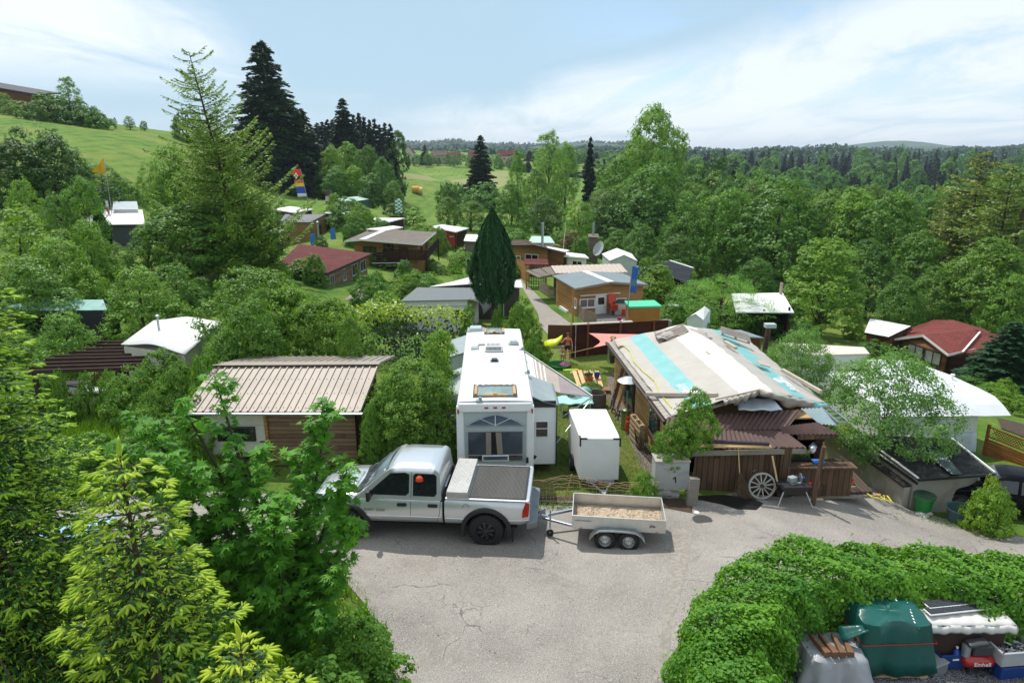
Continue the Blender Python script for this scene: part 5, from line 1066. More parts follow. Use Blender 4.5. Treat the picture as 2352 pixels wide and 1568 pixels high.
 if fascia:
  m=MB(); ed=[(L[0],L[1]),(L[1],L[2])] if not(rise or rp) else ([(L[0],r0),(r0,L[1]),(L[1],L[2])] if ridge=='y' else [(L[0],L[1]),(L[1],r1),(r1,L[2])])
  for a,b in ed: m.bar(a-Vector((0,0,th*.6)),b-Vector((0,0,th*.6)),.03,th+.07)
  m.build('fascia',fascia,ro)
 t2=dict(root=t,A=A,B=B,C=C,O=O,L=L); return t2
def wfr(b,i,u,z): # point on wall i at fraction u, height z above the wall's foot (ground), and its outward normal
 j=(i+1)%4; a=b['A'][i].lerp(b['A'][j],u); n=(b['A'][j]-b['A'][i]).cross(Vector((0,0,1))).normalized();
 if n.dot(a-Vector((b['C'].x,b['C'].y,a.z)))<0: n=-n
 return Vector((a.x,a.y,z)),n,(b['A'][j]-b['A'][i]).normalized()
def win(b,i,u,z,w_,h_,fm=T_frame,gm=None,bars=1,name='window',sill=True):
 p,n,d=wfr(b,i,u,z); m=MB(); f=.07
 def bx(mb,a0,a1,z0,z1,o0,o1):
  q=[p+d*a0+n*o0,p+d*a1+n*o0,p+d*a1+n*o1,p+d*a0+n*o1]; mb.hexa([Vector((v.x,v.y,z+z0)) for v in q],[Vector((v.x,v.y,z+z1)) for v in q])
 bx(m,-w_/2,w_/2,0,f,.0,.05);bx(m,-w_/2,w_/2,h_-f,h_,.0,.05);bx(m,-w_/2,-w_/2+f,f,h_-f,.0,.05);bx(m,w_/2-f,w_/2,f,h_-f,0,.05)
 for k in range(bars): x=-w_/2+w_*(k+1)/(bars+1); bx(m,x-.03,x+.03,f,h_-f,.0,.045)
 if sill: bx(m,-w_/2-.05,w_/2+.05,-.05,0,.0,.09)
 o=m.build(name,fm,b['root']); g_=MB(); bx(g_,-w_/2+f,w_/2-f,f,h_-f,-.0,.015); g_.build('pane',gm or M_glassd,o); return o
def door(b,i,u,w_,h_,dm,z=0.,pane=False,fm=T_frame):
 p,n,d=wfr(b,i,u,z)
 def bx(mb,a0,a1,z0,z1,o0,o1):
  q=[p+d*a0+n*o0,p+d*a1+n*o0,p+d*a1+n*o1,p+d*a0+n*o1]; mb.hexa([Vector((v.x,v.y,z+z0)) for v in q],[Vector((v.x,v.y,z+z1)) for v in q])
 m=MB(); bx(m,-w_/2-.07,w_/2+.07,0,h_+.07,0,.03); o=m.build('door',fm,b['root']); m=MB(); bx(m,-w_/2,w_/2,.03,h_,.0,.05); m.build('leaf',dm,o)
 if pane: m=MB(); bx(m,-w_*.33,w_*.33,h_*.60,h_*.93,.0,.06); m.build('pane',M_glassd,o)
 m=MB(); bx(m,w_*.34,w_*.40,h_*.46,h_*.52,.05,.09); m.build('handle',steel,o); return o
def E(f,x,y,z): px,py=f(x,y); return Wz(px,py,z)
def bpart(b,name,mat,fn,**k): m=MB(); fn(m); return m.build(name,mat,b['root'],**k)
ident=lambda x,y:(x,y)
# --- cottage with the ribbed beige roof, near left
def ribbed():
 z=1.86; NL=E(g2,135,800,z); NR=E(g2,1510,800,z); rL=E(g2,395,440,2.62); rR=E(g2,1650,432,2.62); FR=E(g2,1770,372,2.25); FL=E(g2,640,378,2.25)
 O=Vector((NL.x,NL.y,-.35)); t=thing('caravan_cottage','low cottage under a ribbed beige metal roof, part caravan and part wooden wall','cottage',O)
 L=[p-O for p in(NL,NR,rR,rL,FR,FL)]; rmat=pm('beige_ribbed_metal',h('a2978a',.80),.55,var=.12,scale=.9,metal=.15); up=Vector((0,0,1))
 def rib(a,b_,c,d,n,e=.045):
  m=MB()
  for i in range(n):
   u0=i/n; u1=(i+.70)/n; u2=(i+.76)/n; u3=(i+.94)/n; u4=(i+1)/n
   P=lambda u,o:(a.lerp(b_,u)+up*o,d.lerp(c,u)+up*o)
   q=[P(u0,0),P(u1,0),P(u2,e),P(u3,e),P(u4,0)]
   for k in range(4): m.quad(q[k][0],q[k+1][0],q[k+1][1],q[k][1])
  m.hexa([p-up*.05 for p in(a,b_,c,d)],[p-up*.006 for p in(a,b_,c,d)]); return m
 ro=rib(L[0],L[1],L[2],L[3],24).build('roof',rmat,t)
 rib(L[3],L[2],L[4],L[5],22,.035).build('roof',rmat,t)
 m=MB(); d=Vector((0,.30,0)); m.slab(L[3]-Vector((.03,.22,-.05)),L[2]+Vector((.03,-.22,.05)),L[2]+Vector((.03,.25,.035)),L[3]+Vector((-.03,.25,.035)),.012); m.build('ridge_cap',rmat,ro)
 m=MB(); m.tube([L[0]+Vector((-.05,-.05,-.06)),L[1]+Vector((.05,-.05,-.06))],.045,n=8); m.build('gutter',steel,ro)
 # screws along the sheets
 m=MB()
 for i in range(24):
  for v in(.08,.36,.66,.93): p=L[0].lerp(L[1],(i+.35)/24).lerp(L[3].lerp(L[2],(i+.35)/24),v)+up*.004; m.box(p,(.03,.03,.012))
 m.build('roof_screw',T_dk,ro)
 x0,x1=L[0].x+.35,L[1].x-.35; y0=L[0].y+.45; yb=L[3].y+1.2
 xs=x0+(x1-x0)*.42
 m=MB(); m.bb(x0,xs,y0,yb-.2,.35,2.02); m.build('caravan_body',P_crm,t,bev=.08,seg=3)
 m=MB(); m.bb(x0-.01,xs,y0-.02,y0,1.53,1.56); m.bb(x0,xs,y0-.02,y0,.90,.915); m.build('trim_strip',M_rvg,t)
 m=MB(); m.bb(x0+.55,xs-.35,y0-.03,y0+.01,.95,1.50); fo=m.build('caravan_window',black,t,bev=.06,seg=3); m=MB(); m.bb(x0+.60,xs-.40,y0-.045,y0-.02,.99,1.46); m.build('pane',M_glassd,fo,bev=.04)
 m=MB(); m.bar((xs-.22,y0-.05,.96),(xs-.02,y0-.05,.96),.03,.03); m.build('handle',black,t)
 m=MB(); m.bb(xs,x1,y0+.05,yb,.0,2.02); m.build('wall',planks('rough_sawn_boards',h('5a4534',.95),h('a98b70',.95),wd=.15),t)
 m=MB(); m.bb(xs-.01,xs+.08,y0-.03,y0+.08,.0,2.1); m.build('corner_board',W_tan,t)
 m=MB(); m.bb(x0,x1,yb,yb+.08,0,2.4); m.bb(x1,x1+.08,y0+.1,yb,0,2.25); m.build('side_wall',W_dk,t)
 text('AS',.10,t,((x0+xs)/2+.1,y0-.012,1.72),(R(90),0,0),M_inkg,sx=1.5)
 m=MB()
 for i in range(9): x=x0+.4+i*.55; m.bar((x,y0-1.0,-.0),(x+.5,y0-1.0,.5),.03,.012); m.bar((x+.5,y0-1.0,.0),(x,y0-1.0,.5),.03,.012)
 f_=thing('trellis_fence','brown crossed-lath trellis fence in front of the ribbed-roof cottage','fence',O); m.bar((x0,y0-1,.5),(x1,y0-1,.5),.04,.03); m.build('lath',W_dk,f_)
ribbed()
# --- shed-roofed and gabled cabins in the middle distance
def mid():
 # dark red mono-pitch
 b=bld('cabin','long cabin under a dark red felt roof with grey-framed windows','cabin',[Wz(632,612,1.0),Wz(749,628,.9),Wz(855,582,.9),Wz(687,560,1.3)],wm=planks('red_grey_boards',h('5d4536',.9),h('94806c',.9),wd=.22),rm=R_red,fascia=T_dk,over=.5,th=.12,base=-1.5)
 for u,w_ in((.12,.95),(.40,.8),(.66,1.5),(.88,1.5)): win(b,1,u,1.0,w_,1.0,fm=pm('window_trim_grey',h('9aa4a6'),.4))
 # brown cabin with grey-brown roof, balcony
 q=[Wz(791,553,1.0),Wz(969,561,.9),Wz(1002,533,.9),Wz(846,529,1.0)]
 b=bld('balcony_cabin','brown cabin with a wide grey-brown roof and dark slatted balcony','cabin',q,rp=(Wz(832,550,1.35),Wz(889,526,1.35)),wm=W_tan,rm=R_tan,fascia=T_frame,over=.9,th=.10,ridge_cap=.35)
 win(b,0,.25,1.3,1.6,.9,fm=T_dk); win(b,0,.55,1.2,1.2,1.3,fm=T_dk); door(b,0,.78,.9,1.9,W_brn,z=.3,fm=T_dk); win(b,1,.3,1.3,1.3,1.0,fm=T_dk); win(b,1,.7,1.3,1.3,1.0,fm=T_dk)
 A=b['A']
 def bal(m):
  p0=A[0].lerp(A[1],.50)+Vector((0,-1.3,0)); p1=A[1]+Vector((1.1,-1.3,0)); p2=A[2]+Vector((1.1,0,0)); z0,z1=1.25,2.15
  for a,c in((p0,p1),(p1,p2)):
   L_=(c-a).length; n=int(L_/.16)
   for i in range(n): s=a.lerp(c,(i+.5)/n); d=(c-a).normalized(); m.bar(Vector((s.x,s.y,z0)),Vector((s.x,s.y,z1)),.12,.03,up=(d.y,-d.x,0))
   for z in(z0,z1): m.bar(Vector((a.x,a.y,z)),Vector((c.x,c.y,z)),.06,.08)
  m.hexa([Vector((v.x,v.y,z0-.15)) for v in(p0,p1,p2,A[1])],[Vector((v.x,v.y,z0-.05)) for v in(p0,p1,p2,A[1])])
  for s in(p0,p1,p2): m.bar(Vector((s.x,s.y,-.6)),Vector((s.x,s.y,z1)),.12,.12)
 bpart(b,'balcony',W_dk,bal)
 bpart(b,'gate',W_dk,lambda m:[m.bb(A[0].x+2.9+i*.0,A[0].x+5.6,A[0].y-2.6,A[0].y-2.55,.1+k*.3,.1+k*.3+.26) for i in(0,) for k in range(6)])
 bpart(b,'gutter_pipe',steel,lambda m:m.tube([A[0]+Vector((2.5,-3,2.35)),A[0]+Vector((6.0,-3.0,2.40)),A[1]+Vector((-1,-1,2.8))],.05))
 # gable cabin, corrugated grey roof, top left of it
 b=bld('cabin','tan cabin with a corrugated grey roof, tall flue and blue pads leaning outside','cabin',[E(f2,110,668,1.0),E(f2,372,672,.9),E(f2,560,628,1.0),E(f2,250,622,1.0)],ridge='x',rp=(E(f2,160,603,1.55),E(f2,505,603,1.55)),wm=planks('plain_tan_boards',h('7d5f3f',.9),h('a07f58',.9),wd=.2),rm=pm('grey_corrugated',h('68696b',.85),.6,var=.15),corr=.2,over=.2)
 for u in(.45,.85): win(b,1,u,1.0,1.0,1.3,fm=W_brn)
 bpart(b,'siding',T_frame,lambda m:[m.bar(b['A'][1].lerp(b['A'][2],.35)+Vector((.1,-.1,.35+k*.18)),b['A'][2]+Vector((.1,-.1,.35+k*.18)),.02,.08) for k in range(4)])
 bpart(b,'flue',steel,lambda m:(m.tube([b['A'][1]+Vector((1.2,-.3,1.0)),b['A'][1]+Vector((1.2,-.3,4.4))],.14),m.lathe([(0,.3),(.25,.1),(.25,.05),(0,.05)],10,b['A'][1]+Vector((1.2,-.3,4.5)))))
 for x,y in((570,790),(400,840)):
  p=G(*f2(x,y+25)); t=thing('blue_pad','blue pad leaning against the tan cabin wall' if x>500 else 'blue pad leaning by the grey fence of the tan cabin','pad',p); m=MB(); m.hexa([(-.35,0,0),(.35,.2,0),(.35,.3,0),(-.35,.1,0)],[(-.45,.3,1.3),(.15,.5,1.5),(.15,.6,1.5),(-.45,.4,1.3)]); m.build('panel',pm('blue_fabric',h('2468a8'),.7),t,bev=.03)
 # mint-roofed building with a green sheet
 b=bld('arched_shelter','tan shed under a pale mint curved roof with a green sheet hanging','shed',[E(f2,475,492,1.6),E(f2,690,503,1.5),E(f2,876,474,1.5),E(f2,700,455,1.6)],rise=.35,ridge='y',wm=pm('tan_board',h('8c7555',.9),.8,var=.12),rm=R_mint,over=.6)
 bpart(b,'hanging_sheet',pm('green_tarpaulin',h('1f4d44',.95),.6,var=.15),lambda m:m.sheet(b['L'][1]+Vector((2.4,0,.05)),b['L'][2]+Vector((.2,-.5,.05)),b['L'][2]+Vector((.2,-.9,-2.2)),b['L'][1]+Vector((2.4,-.4,-2.2)),20,6,lambda u,v:Vector((0,.15*math.sin(u*22),0))),solid=.01)
 for nm,lb,Q,z in(('flat_roof_shed','low shed with a flat white roof left of the mint-roofed shed\'s lean-to',[(495,590),(672,606),(728,566),(545,562)],1.3),('flat_roof_shed','small lean-to with a flat white roof below the green sheet',[(662,616),(800,612),(838,586),(690,590)],1.0),('flat_roof_shed','long dark shed with a white roof behind the green striped flag',[(875,650),(1040,668),(1180,634),(905,634)],.6),
  ('lean_to','bright white lean-to roof behind the balcony cabin',[(850,728),(1010,742),(1165,712),(1080,700)],1.4),('open_shed','open-fronted shed with a white flat roof over the red container',[(1385,708),(1612,753),(1722,721),(1500,690)],-.6),('flat_roof_shed','pale roofed shed half hidden by the larch',[(60,560),(240,590),(400,560),(200,535)],1.9),('flat_roof_shed','low grey-white roof beside the dark red roof cabin\'s fence',[(-60,745),(110,760),(150,735),(0,720)],1.6)):
  q=[E(f2,*p,z) for p in Q]; b=bld(nm,lb,'shed',q,wm=W_dk if 'open' not in nm else pm('tan_board',h('8c7555',.9),.8),rm=R_wht,over=.2,th=.14,walls=(0,1,2,3) if 'open' not in nm else (2,3))
  if 'open' in nm: bpart(b,'post',W_dk,lambda m:[m.bar(v,Vector((v.x,v.y,b['B'][0].z)),.12,.12) for v in b['A'][:2]])
  else: win(b,0,.5,.9,1.2,.7)
 b=bld('pavilion','brown post-and-rail pavilion with a white roof below the big spruce','pavilion',[E(f2,205,395,2.2),E(f2,380,405,2.2),E(f2,492,392,2.2),E(f2,300,372,2.2)],wm=W_brn,rm=R_wht,over=.3,th=.12,walls=())
 bpart(b,'post',W_brn,lambda m:[m.bar(Vector((v.x,v.y,-.3)),Vector((v.x,v.y,b['B'][0].z)),.16,.16) for v in b['A']+[b['A'][0].lerp(b['A'][1],.5),b['A'][1].lerp(b['A'][2],.5)]]); bpart(b,'railing',W_brn,lambda m:[m.bar(Vector((a.x,a.y,z)),Vector((c.x,c.y,z)),.06,.12) for a,c in zip(b['A'],b['A'][1:]+b['A'][:1]) for z in(.3,.55,.8,1.05)])
 # cabins beyond the cypress
 b=bld('cabin','brown gabled cabin with a brown roof and open porch behind the fence gates','cabin',[E(f3,120,335,.7),E(f3,500,370,.6),E(f3,560,352,.6),E(f3,180,290,.7)],rp=(E(f3,345,330,1.15),E(f3,260,285,1.15)),wm=W_tan,rm=tiles('brown_felt',h('5a4740',.85),.9,.33),over=.4,fascia=T_dk)
 win(b,0,.55,1.1,1.6,1.1,fm=T_frame); win(b,0,.15,1.0,1.0,.9)
 bpart(b,'porch_frame',T_dk,lambda m:[m.bar(v+Vector((0,-2,-.0)),v+Vector((0,-2,1.9)),.08,.08) for v in(b['A'][0].lerp(b['A'][1],.3),b['A'][0].lerp(b['A'][1],.6),b['A'][1])]+[m.bar(b['A'][0].lerp(b['A'][1],.3)+Vector((0,-2,1.9)),b['A'][1]+Vector((0,-2,1.9)),.07,.07)])
 b=bld('cabin','white-walled cabin with pale flat roof behind the tan corrugated roof','cabin',[E(f3,585,418,.2),E(f3,800,436,.2),E(f3,765,405,.2),E(f3,590,385,.2)],wm=P_wht,rm=R_wht,over=.4,th=.12); win(b,0,.55,.9,1.2,.8)
 b=bld('cabin','long cabin with pale roof strip and steel flue behind the brown gable','cabin',[E(f3,430,345,.8),E(f3,600,385,.7),E(f3,640,372,.7),E(f3,390,328,.8)],wm=W_brn,rm=R_wht,over=.3)
 bpart(b,'flue',steel,lambda m:m.tube([b['C']+Vector((-1.2,0,0)),b['C']+Vector((-1.2,0,2.6))],.15))
 b=bld('cabin','distant cabin with a green-grey roof beyond the cypress','cabin',[E(f3,300,310,1.0),E(f3,520,312,1.0),E(f3,480,258,1.0),E(f3,330,256,1.0)],wm=P_wht,rm=R_mint,over=.3)
 b=bld('cabin','grey cabin with chimney glimpsed between the forest trees','cabin',[E(f3,795,262,.6),E(f3,880,268,.6),E(f3,875,238,.6),E(f3,790,238,.6)],wm=W_grey,rm=R_tan,over=.2)
 bpart(b,'chimney',steel,lambda m:m.tube([b['C'],b['C']+Vector((0,0,1.5))],.15))
 b=bld('cabin','cabin with tan sheet roof right behind the cypress tree','cabin',[E(f2,1680,828,.6),E(f2,1800,835,.6),E(f2,1850,775,.6),E(f2,1700,775,.6)],wm=W_grey,rm=R_wht,over=.3); win(b,0,.4,.9,1.1,.8)
 b=bld('party_tent','white peaked awning tent beyond the parked white car','tent',[E(f3,970,458,.0),E(f3,1200,462,.0),E(f3,1150,400,.0),E(f3,905,402,.0)],rise=.6,wm=pm('tent_side',h('aeb9b8'),.7),rm=R_wht,over=.1,th=.03)
 b=bld('dark_roof_carport','black tiled gable roof with a white ridge behind the green bush','carport',[E(f3,1270,505,.0),E(f3,1560,600,-.6),E(f3,1660,520,-.6),E(f3,1290,488,.0)],rp=(E(f3,1640,523,.0),E(f3,1470,460,.2)),wm=W_dk,rm=R_blk,over=.3,ridge_cap=.18) if False else None
 b=bld('dark_roof_cabin','low cabin with a black ribbed roof and white ridge strip behind the bright green bush','cabin',[E(f3,1260,520,.3),E(f3,1610,640,-.5),E(f3,1655,520,.2),E(f3,1465,460,.6)],wm=W_dk,rm=tiles('black_felt',h('2c3238',.8),2,.3,var=.15),over=.3,th=.1)
 bpart(b,'ridge_cap',R_wht,lambda m:m.bar(b['L'][3]+Vector((0,0,.03)),b['L'][2]+Vector((0,0,.03)),.25,.06))
 # tan corrugated
 b=bld('cabin','low cabin with a corrugated tan roof directly behind the blue-grey roof','cabin',[E(f3,528,562,1.0),E(f3,1118,552,1.0),E(f3,1060,484,1.05),E(f3,488,500,1.05)],wm=W_dk,rm=pm('tan_corrugated',h('b7a79a',.95),.6,var=.12),corr=.35,over=.2,fascia=None)
 bpart(b,'side_roof',W_grey,lambda m:m.slab(b['L'][0]+Vector((-.05,0,-.05)),b['L'][3]+Vector((-.05,0,-.05)),b['L'][3]+Vector((-2.2,-.4,-.35)),b['L'][0]+Vector((-1.4,.2,-.35)),.06))
 # blue-grey gable cabin
 zc=1.03; b=bld('log_cabin','honey-coloured board cabin with a blue-grey roof and white ridge strip','cabin',[E(f3,688,688,zc),E(f3,1287,655,zc),E(f3,1065,556,zc),E(f3,498,578,zc)],rp=(E(f3,980,632,1.42),E(f3,762,543,1.42)),wm=W_tan,rm=R_grey,over=.28,th=.08,fascia=pm('pale_fascia',h('8d8478'),.7),ridge_cap=.26)
 gl=glass('curtained_glass',(.16,.13,.12,1),.15)
 win(b,0,.15,.72,1.20,.66,gm=gl); door(b,0,.355,.72,1.52,T_frame,pane=True); win(b,0,.66,.78,.80,.5,gm=gl,bars=0); win(b,3,.90,.7,.8,.7,gm=gl);
 bpart(b,'light_strip',T_frame,lambda m:m.bar(wfr(b,0,.04,1.62)[0]+wfr(b,0,0,0)[1]*.06,wfr(b,0,.64,1.66)[0]+wfr(b,0,0,0)[1]*.06,.06,.08))
 bpart(b,'shutter_panel',P_wht,lambda m:m.hexa([b['A'][3].lerp(b['A'][0],.30)+Vector((-.35,0,.35)),b['A'][3].lerp(b['A'][0],.66)+Vector((-.35,0,.35)),b['A'][3].lerp(b['A'][0],.66)+Vector((-.08,0,.35)),b['A'][3].lerp(b['A'][0],.30)+Vector((-.08,0,.35))],[b['A'][3].lerp(b['A'][0],.30)+Vector((-.2,0,1.75)),b['A'][3].lerp(b['A'][0],.66)+Vector((-.2,0,1.75)),b['A'][3].lerp(b['A'][0],.66)+Vector((-.05,0,1.75)),b['A'][3].lerp(b['A'][0],.30)+Vector((-.05,0,1.75))]))
 # caravan with dark sheet roof + tent behind
 z=.95; q=[Wz(920,691,z),Wz(1077,688,z),Wz(1103,661,z+.12),Wz(958,660,z+.12)]
 b=bld('caravan','white caravan under a dark grey sheet roof curving down at its right end','caravan',q,wm=P_wht,rm=pm('dark_grey_sheet',h('666d6d',.9),.6,var=.08),over=.12,th=.05)
 L=b['L']; bpart(b,'roof_skirt',pm('dark_grey_sheet',h('666d6d'),.6),lambda m:(m.sheet(L[1],L[2],L[2]+Vector((1.2,-.2,-.9)),L[1]+Vector((.95,-.3,-.95)),3,8,lambda u,v:Vector((.25*math.sin(v*PI),0,.22*math.sin(v*PI))))),solid=.03,smooth=60)
 win(b,0,.84,.7,.9,.7,bars=0,fm=T_frame); win(b,0,.12,.75,.9,.5,bars=0,fm=T_frame)
 bpart(b,'trim_strip',M_rvg,lambda m:[m.bar(wfr(b,0,0,z_)[0]+Vector((0,-.03,0)),wfr(b,0,1,z_)[0]+Vector((0,-.03,0)),.02,.05) for z_ in(.6,1.6)])
 b=bld('awning_tent','white peaked awning roof behind the dark-roofed caravan and cypress','tent',[E(f2,1390,1218,1.0),E(f2,2182,1226,1.0),E(f2,2166,1164,1.0),E(f2,1600,1172,1.0)],rp=(E(f2,1720,1195,1.2),E(f2,1716,1140,1.5)),wm=pm('tent_side_dark',h('3a3532'),.8),rm=R_wht,over=.2,th=.05)
 # far left white marquees
 b=bld('marquee','white marquee with panelled roof at the foot of the meadow','tent',[E(f1,600,1408,3.3),E(f1,1110,1402,3.3),E(f1,1090,1292,4.0),E(f1,750,1292,4.0)],wm=pm('dark_tent_side',h('3c4248'),.8),rm=pm('marquee_roof',(.74,.72,.72,1),.55,var=.06),over=.4,th=.04)
 b=bld('marquee','rounded grey marquee peak behind the white panelled marquee','tent',[E(f1,860,1292,4.2),E(f1,1060,1290,4.2),E(f1,1050,1262,4.2),E(f1,890,1262,4.2)],rise=.7,ridge='x',wm=R_wht,rm=pm('grey_marquee',h('9aa6ad'),.6),over=.2,th=.04)
 # left: teal dome caravan
 b=bld('caravan','black-sided caravan under a pale teal tarpaulin, half hidden by bushes','caravan',[E(g1,-100,500,1.6),E(g1,820,490,1.7),E(g1,915,452,1.7),E(g1,60,462,1.6)],rp=(E(g1,250,415,2.0),E(g1,790,412,2.1)),ridge='x',wm=pm('black_tent_side',h('23272c',.8),.7,var=.2),rm=pm('teal_sheet',h('86b5ab',.95),.5,var=.15),over=.1,th=.03)
 # curved-roof white caravan, left
 z=1.9; A_=[E(g1,930,775,z),E(g1,1420,850,z),E(g1,1700,600,1.8),E(g1,1180,590,1.8)]; O=Vector((A_[0].x,A_[0].y,-.3)); t=thing('caravan','long white caravan with a rounded roof and steel vent pipe behind the pergola','caravan',O)
 L=[p-O for p in A_]; m=MB(); n=14
 def arc(u): return (1-math.cos(PI*min(1,u/1)))/2
 vs=[];fs=[];
 for k in range(n+1):
  u=k/n;
  for a,b_ in((L[0],L[1]),(L[3],L[2])): p=a.lerp(b_,u); vs.append(p+Vector((0,0,.30*math.sin(PI*min(1,.10+u*.80))**.8-.04*math.sin(u*9))))
 for k in range(n): fs.append((2*k,2*k+2,2*k+3,2*k+1))
 m.add(vs,fs); m.build('roof',pm('white_caravan_roof',(.70,.70,.68,1),.5,var=.07),t,smooth=60,solid=.04)
 ins=[p+(sum(L,Vector())/4-p)*.04 for p in L]; m=MB(); m.hexa([Vector((p.x,p.y,0)) for p in ins],[Vector((p.x,p.y,p.z+.02)) for p in ins]); m.build('body',P_crm,t,bev=.04)
 m=MB(); c_=ins[1].lerp(ins[2],.42); d_=(ins[2]-ins[1]).normalized(); m.bar(Vector((c_.x,c_.y,1.2))+Vector((.03,-.03,0)),Vector((c_.x,c_.y,1.95))+Vector((.03,-.03,0)),.75,.05,up=(d_.y,-d_.x,0)); m.build('side_hatch',M_rvg,t)
 m=MB(); v=E(g1,1212,600,2.4)-O; m.tube([v+Vector((0,0,-.3)),v+Vector((0,0,.35))],.05); m.lathe([(0,.0),(.10,.0),(.10,.08),(0,.12)],10,v+Vector((0,0,.35))); m.build('vent_pipe',steel,t)
mid()
def right_side():
 # white canopy building over dark open front
 b=bld('open_garage','dark open garage under a wide grey-white roof behind the willow','garage',[Wz(1690,716,-.5),Wz(1824,717,-.9),Wz(1798,672,-.6),Wz(1680,674,-.4)],wm=W_dk,rm=R_wht,over=.3,th=.08,walls=(1,2,3)); bpart(b,'post',W_dk,lambda m:[m.bar(v,Vector((v.x,v.y,b['B'][0].z)),.12,.12) for v in(b['A'][0],b['A'][0].lerp(b['A'][1],.5),b['A'][1])])
 bpart(b,'chimney',pm('clay_pipe',h('a58f84'),.8),lambda m:m.tube([b['L'][2]+Vector((-.4,-.6,0)),b['L'][2]+Vector((-.4,-.6,.9))],.12))
 b=bld('tent','small white tent with teal picture on its side, half hidden by the willow','tent',[E(f3,1600,930,.1),E(f3,1740,945,.1),E(f3,1790,860,.1),E(f3,1700,885,.1)],rise=.35,wm=pm('tent_white_side',(.6,.66,.66,1),.7),rm=R_wht,over=.05,th=.03)
 bpart(b,'printed_panel',pm('teal_print',h('4fa5a5'),.6,var=.4,scale=3),lambda m:m.bar(wfr(b,0,.3,.5)[0]+Vector((0,-.04,0)),wfr(b,0,.7,.5)[0]+Vector((0,-.04,0)),.02,.5))
 # long pale roof beyond orchard trees
 b=bld('caravan','caravan with a long cream roof between the orchard trees','caravan',[Wz(1862,815,-.6),Wz(1998,812,-.8),Wz(1985,797,-.7),Wz(1790,786,-.5)],wm=P_wht,rm=pm('cream_roof',h('cfc8b8'),.6,var=.08),over=.1,th=.06); win(b,0,.6,.7,.8,.5,gm=M_lampred,bars=0); win(b,0,.85,.7,.9,.6,bars=0)
 # flat grey roof behind tarpaulin house
 b=bld('lean_to','lean-to with a flat grey roof behind the tarpaulin-covered house','shed',[E(g4,1000,198,.9),E(g4,1185,212,.9),E(g4,1020,156,.9),E(g4,800,158,.9)],wm=W_brn,rm=R_grey,over=.1,th=.07)
 # white panel roof + red cabin
 b=bld('flat_roof_shed','brown shed with a white panelled roof left of the red-roofed cabin','shed',[E(f4,885,1318,-2.6),E(f4,1055,1350,-2.6),E(f4,1215,1272,-2.6),E(f4,925,1218,-2.6)],wm=W_brn,rm=planks('white_panels',(.66,.67,.66,1),(.74,.74,.72,1),wd=.9,axis='Y',rough=.5,gap=.03),over=.25,th=.10,fascia=W_dk)
 z=-3.0; NL=E(f4,1095,1360,z);NR=E(f4,1470,1470,z); FRp=E(f4,1760,1300,z); FLp=E(f4,1120,1318,z)
 b=bld('red_roof_cabin','dark brown chalet with a red tiled roof and white-edged gable','cabin',[NL,NR,E(f4,1790,1400,z),E(f4,1330,1290,z)],rp=(E(f4,1292,1334,-2.35),E(f4,1655,1296,-2.35)),wm=W_brn,rm=tiles('red_shingles',h('7a3c35',.9),.33,.2,var=.12),over=.45,th=.09,fascia=T_frame)
 win(b,0,.32,.75,1.35,.95,fm=T_dk,gm=glass('net_curtain_glass',(.3,.3,.28,1),.2)); win(b,0,.72,.7,1.35,.95,fm=T_dk,gm=glass('net_curtain_glass',(.3,.3,.28,1),.2))
 O=b['O']; H=[E(f4,1100,1322,-3.0)-O,E(f4,1660,1296,-2.35)-O,E(f4,1500,1228,-2.4)-O,E(f4,1370,1228,-2.4)-O]; H2=[E(f4,1660,1296,-2.35)-O,E(f4,1800,1340,-3.2)-O,E(f4,1720,1290,-3.0)-O,E(f4,1500,1228,-2.4)-O]
 bpart(b,'roof',_mc['red_shingles'],lambda m:(m.slab(*H,.09),m.slab(*H2,.09)))
 bpart(b,'roof',_mc['red_shingles'],lambda m:m.slab(E(f4,1575,1455,-3.0)-O,E(f4,1850,1480,-3.2)-O,E(f4,1850,1330,-2.9)-O,E(f4,1690,1312,-2.45)-O,.09)); bpart(b,'hip_trim',T_frame,lambda m:m.bar(E(f4,1568,1452,-2.93)-O,E(f4,1690,1312,-2.38)-O,.12,.06))
 bpart(b,'side_wall',W_dk,lambda m:m.hexa([Vector((q.x,q.y,-.3)) for q in(NR-O+Vector((.5,.4,0)),NR-O+Vector((4.2,.2,0)),NR-O+Vector((4.2,3,0)),NR-O+Vector((.5,3,0)))],[Vector((q.x,q.y,z-O.z-.1)) for q in(NR-O+Vector((.5,.4,0)),NR-O+Vector((4.2,.2,0)),NR-O+Vector((4.2,3,0)),NR-O+Vector((.5,3,0)))]))
 # big white-roofed caravan
 z=-.95; q=[Wz(2020,957,z),Wz(2322,955,z),Wz(2285,911,z+.55),Wz(2010,907,z+.55)]; O=Vector((q[0].x,q[0].y,-2.95)); t=thing('mobile_home','white mobile home with a long curved white roof behind the orchard tree','caravan',O)
 L=[p-O for p in q]; far=[Wz(1990,826,-.35)-O,Wz(2092,829,-.35)-O]
 vs=[];fs=[]; n=10; rows=[]
 rows.append((L[0],L[1])); rows.append((L[0].lerp(L[3],.5)+Vector((0,0,.06)),L[1].lerp(L[2],.5)+Vector((0,0,.06)))); rows.append((L[3],L[2]))
 for k in range(1,7): u=k/6; rows.append((L[3].lerp(far[0],u)+Vector((0,0,.10*math.sin(PI*u))),L[2].lerp(far[1],u)+Vector((0,0,.10*math.sin(PI*u)))))
 for a,c in rows:
  for k in range(n+1): vs.append(a.lerp(c,k/n)+Vector((0,0,.012*math.sin(k*2.1+a.y*3))))
 for j in range(len(rows)-1):
  for k in range(n): i=j*(n+1)+k; fs.append((i,i+1,i+n+2,i+n+1))
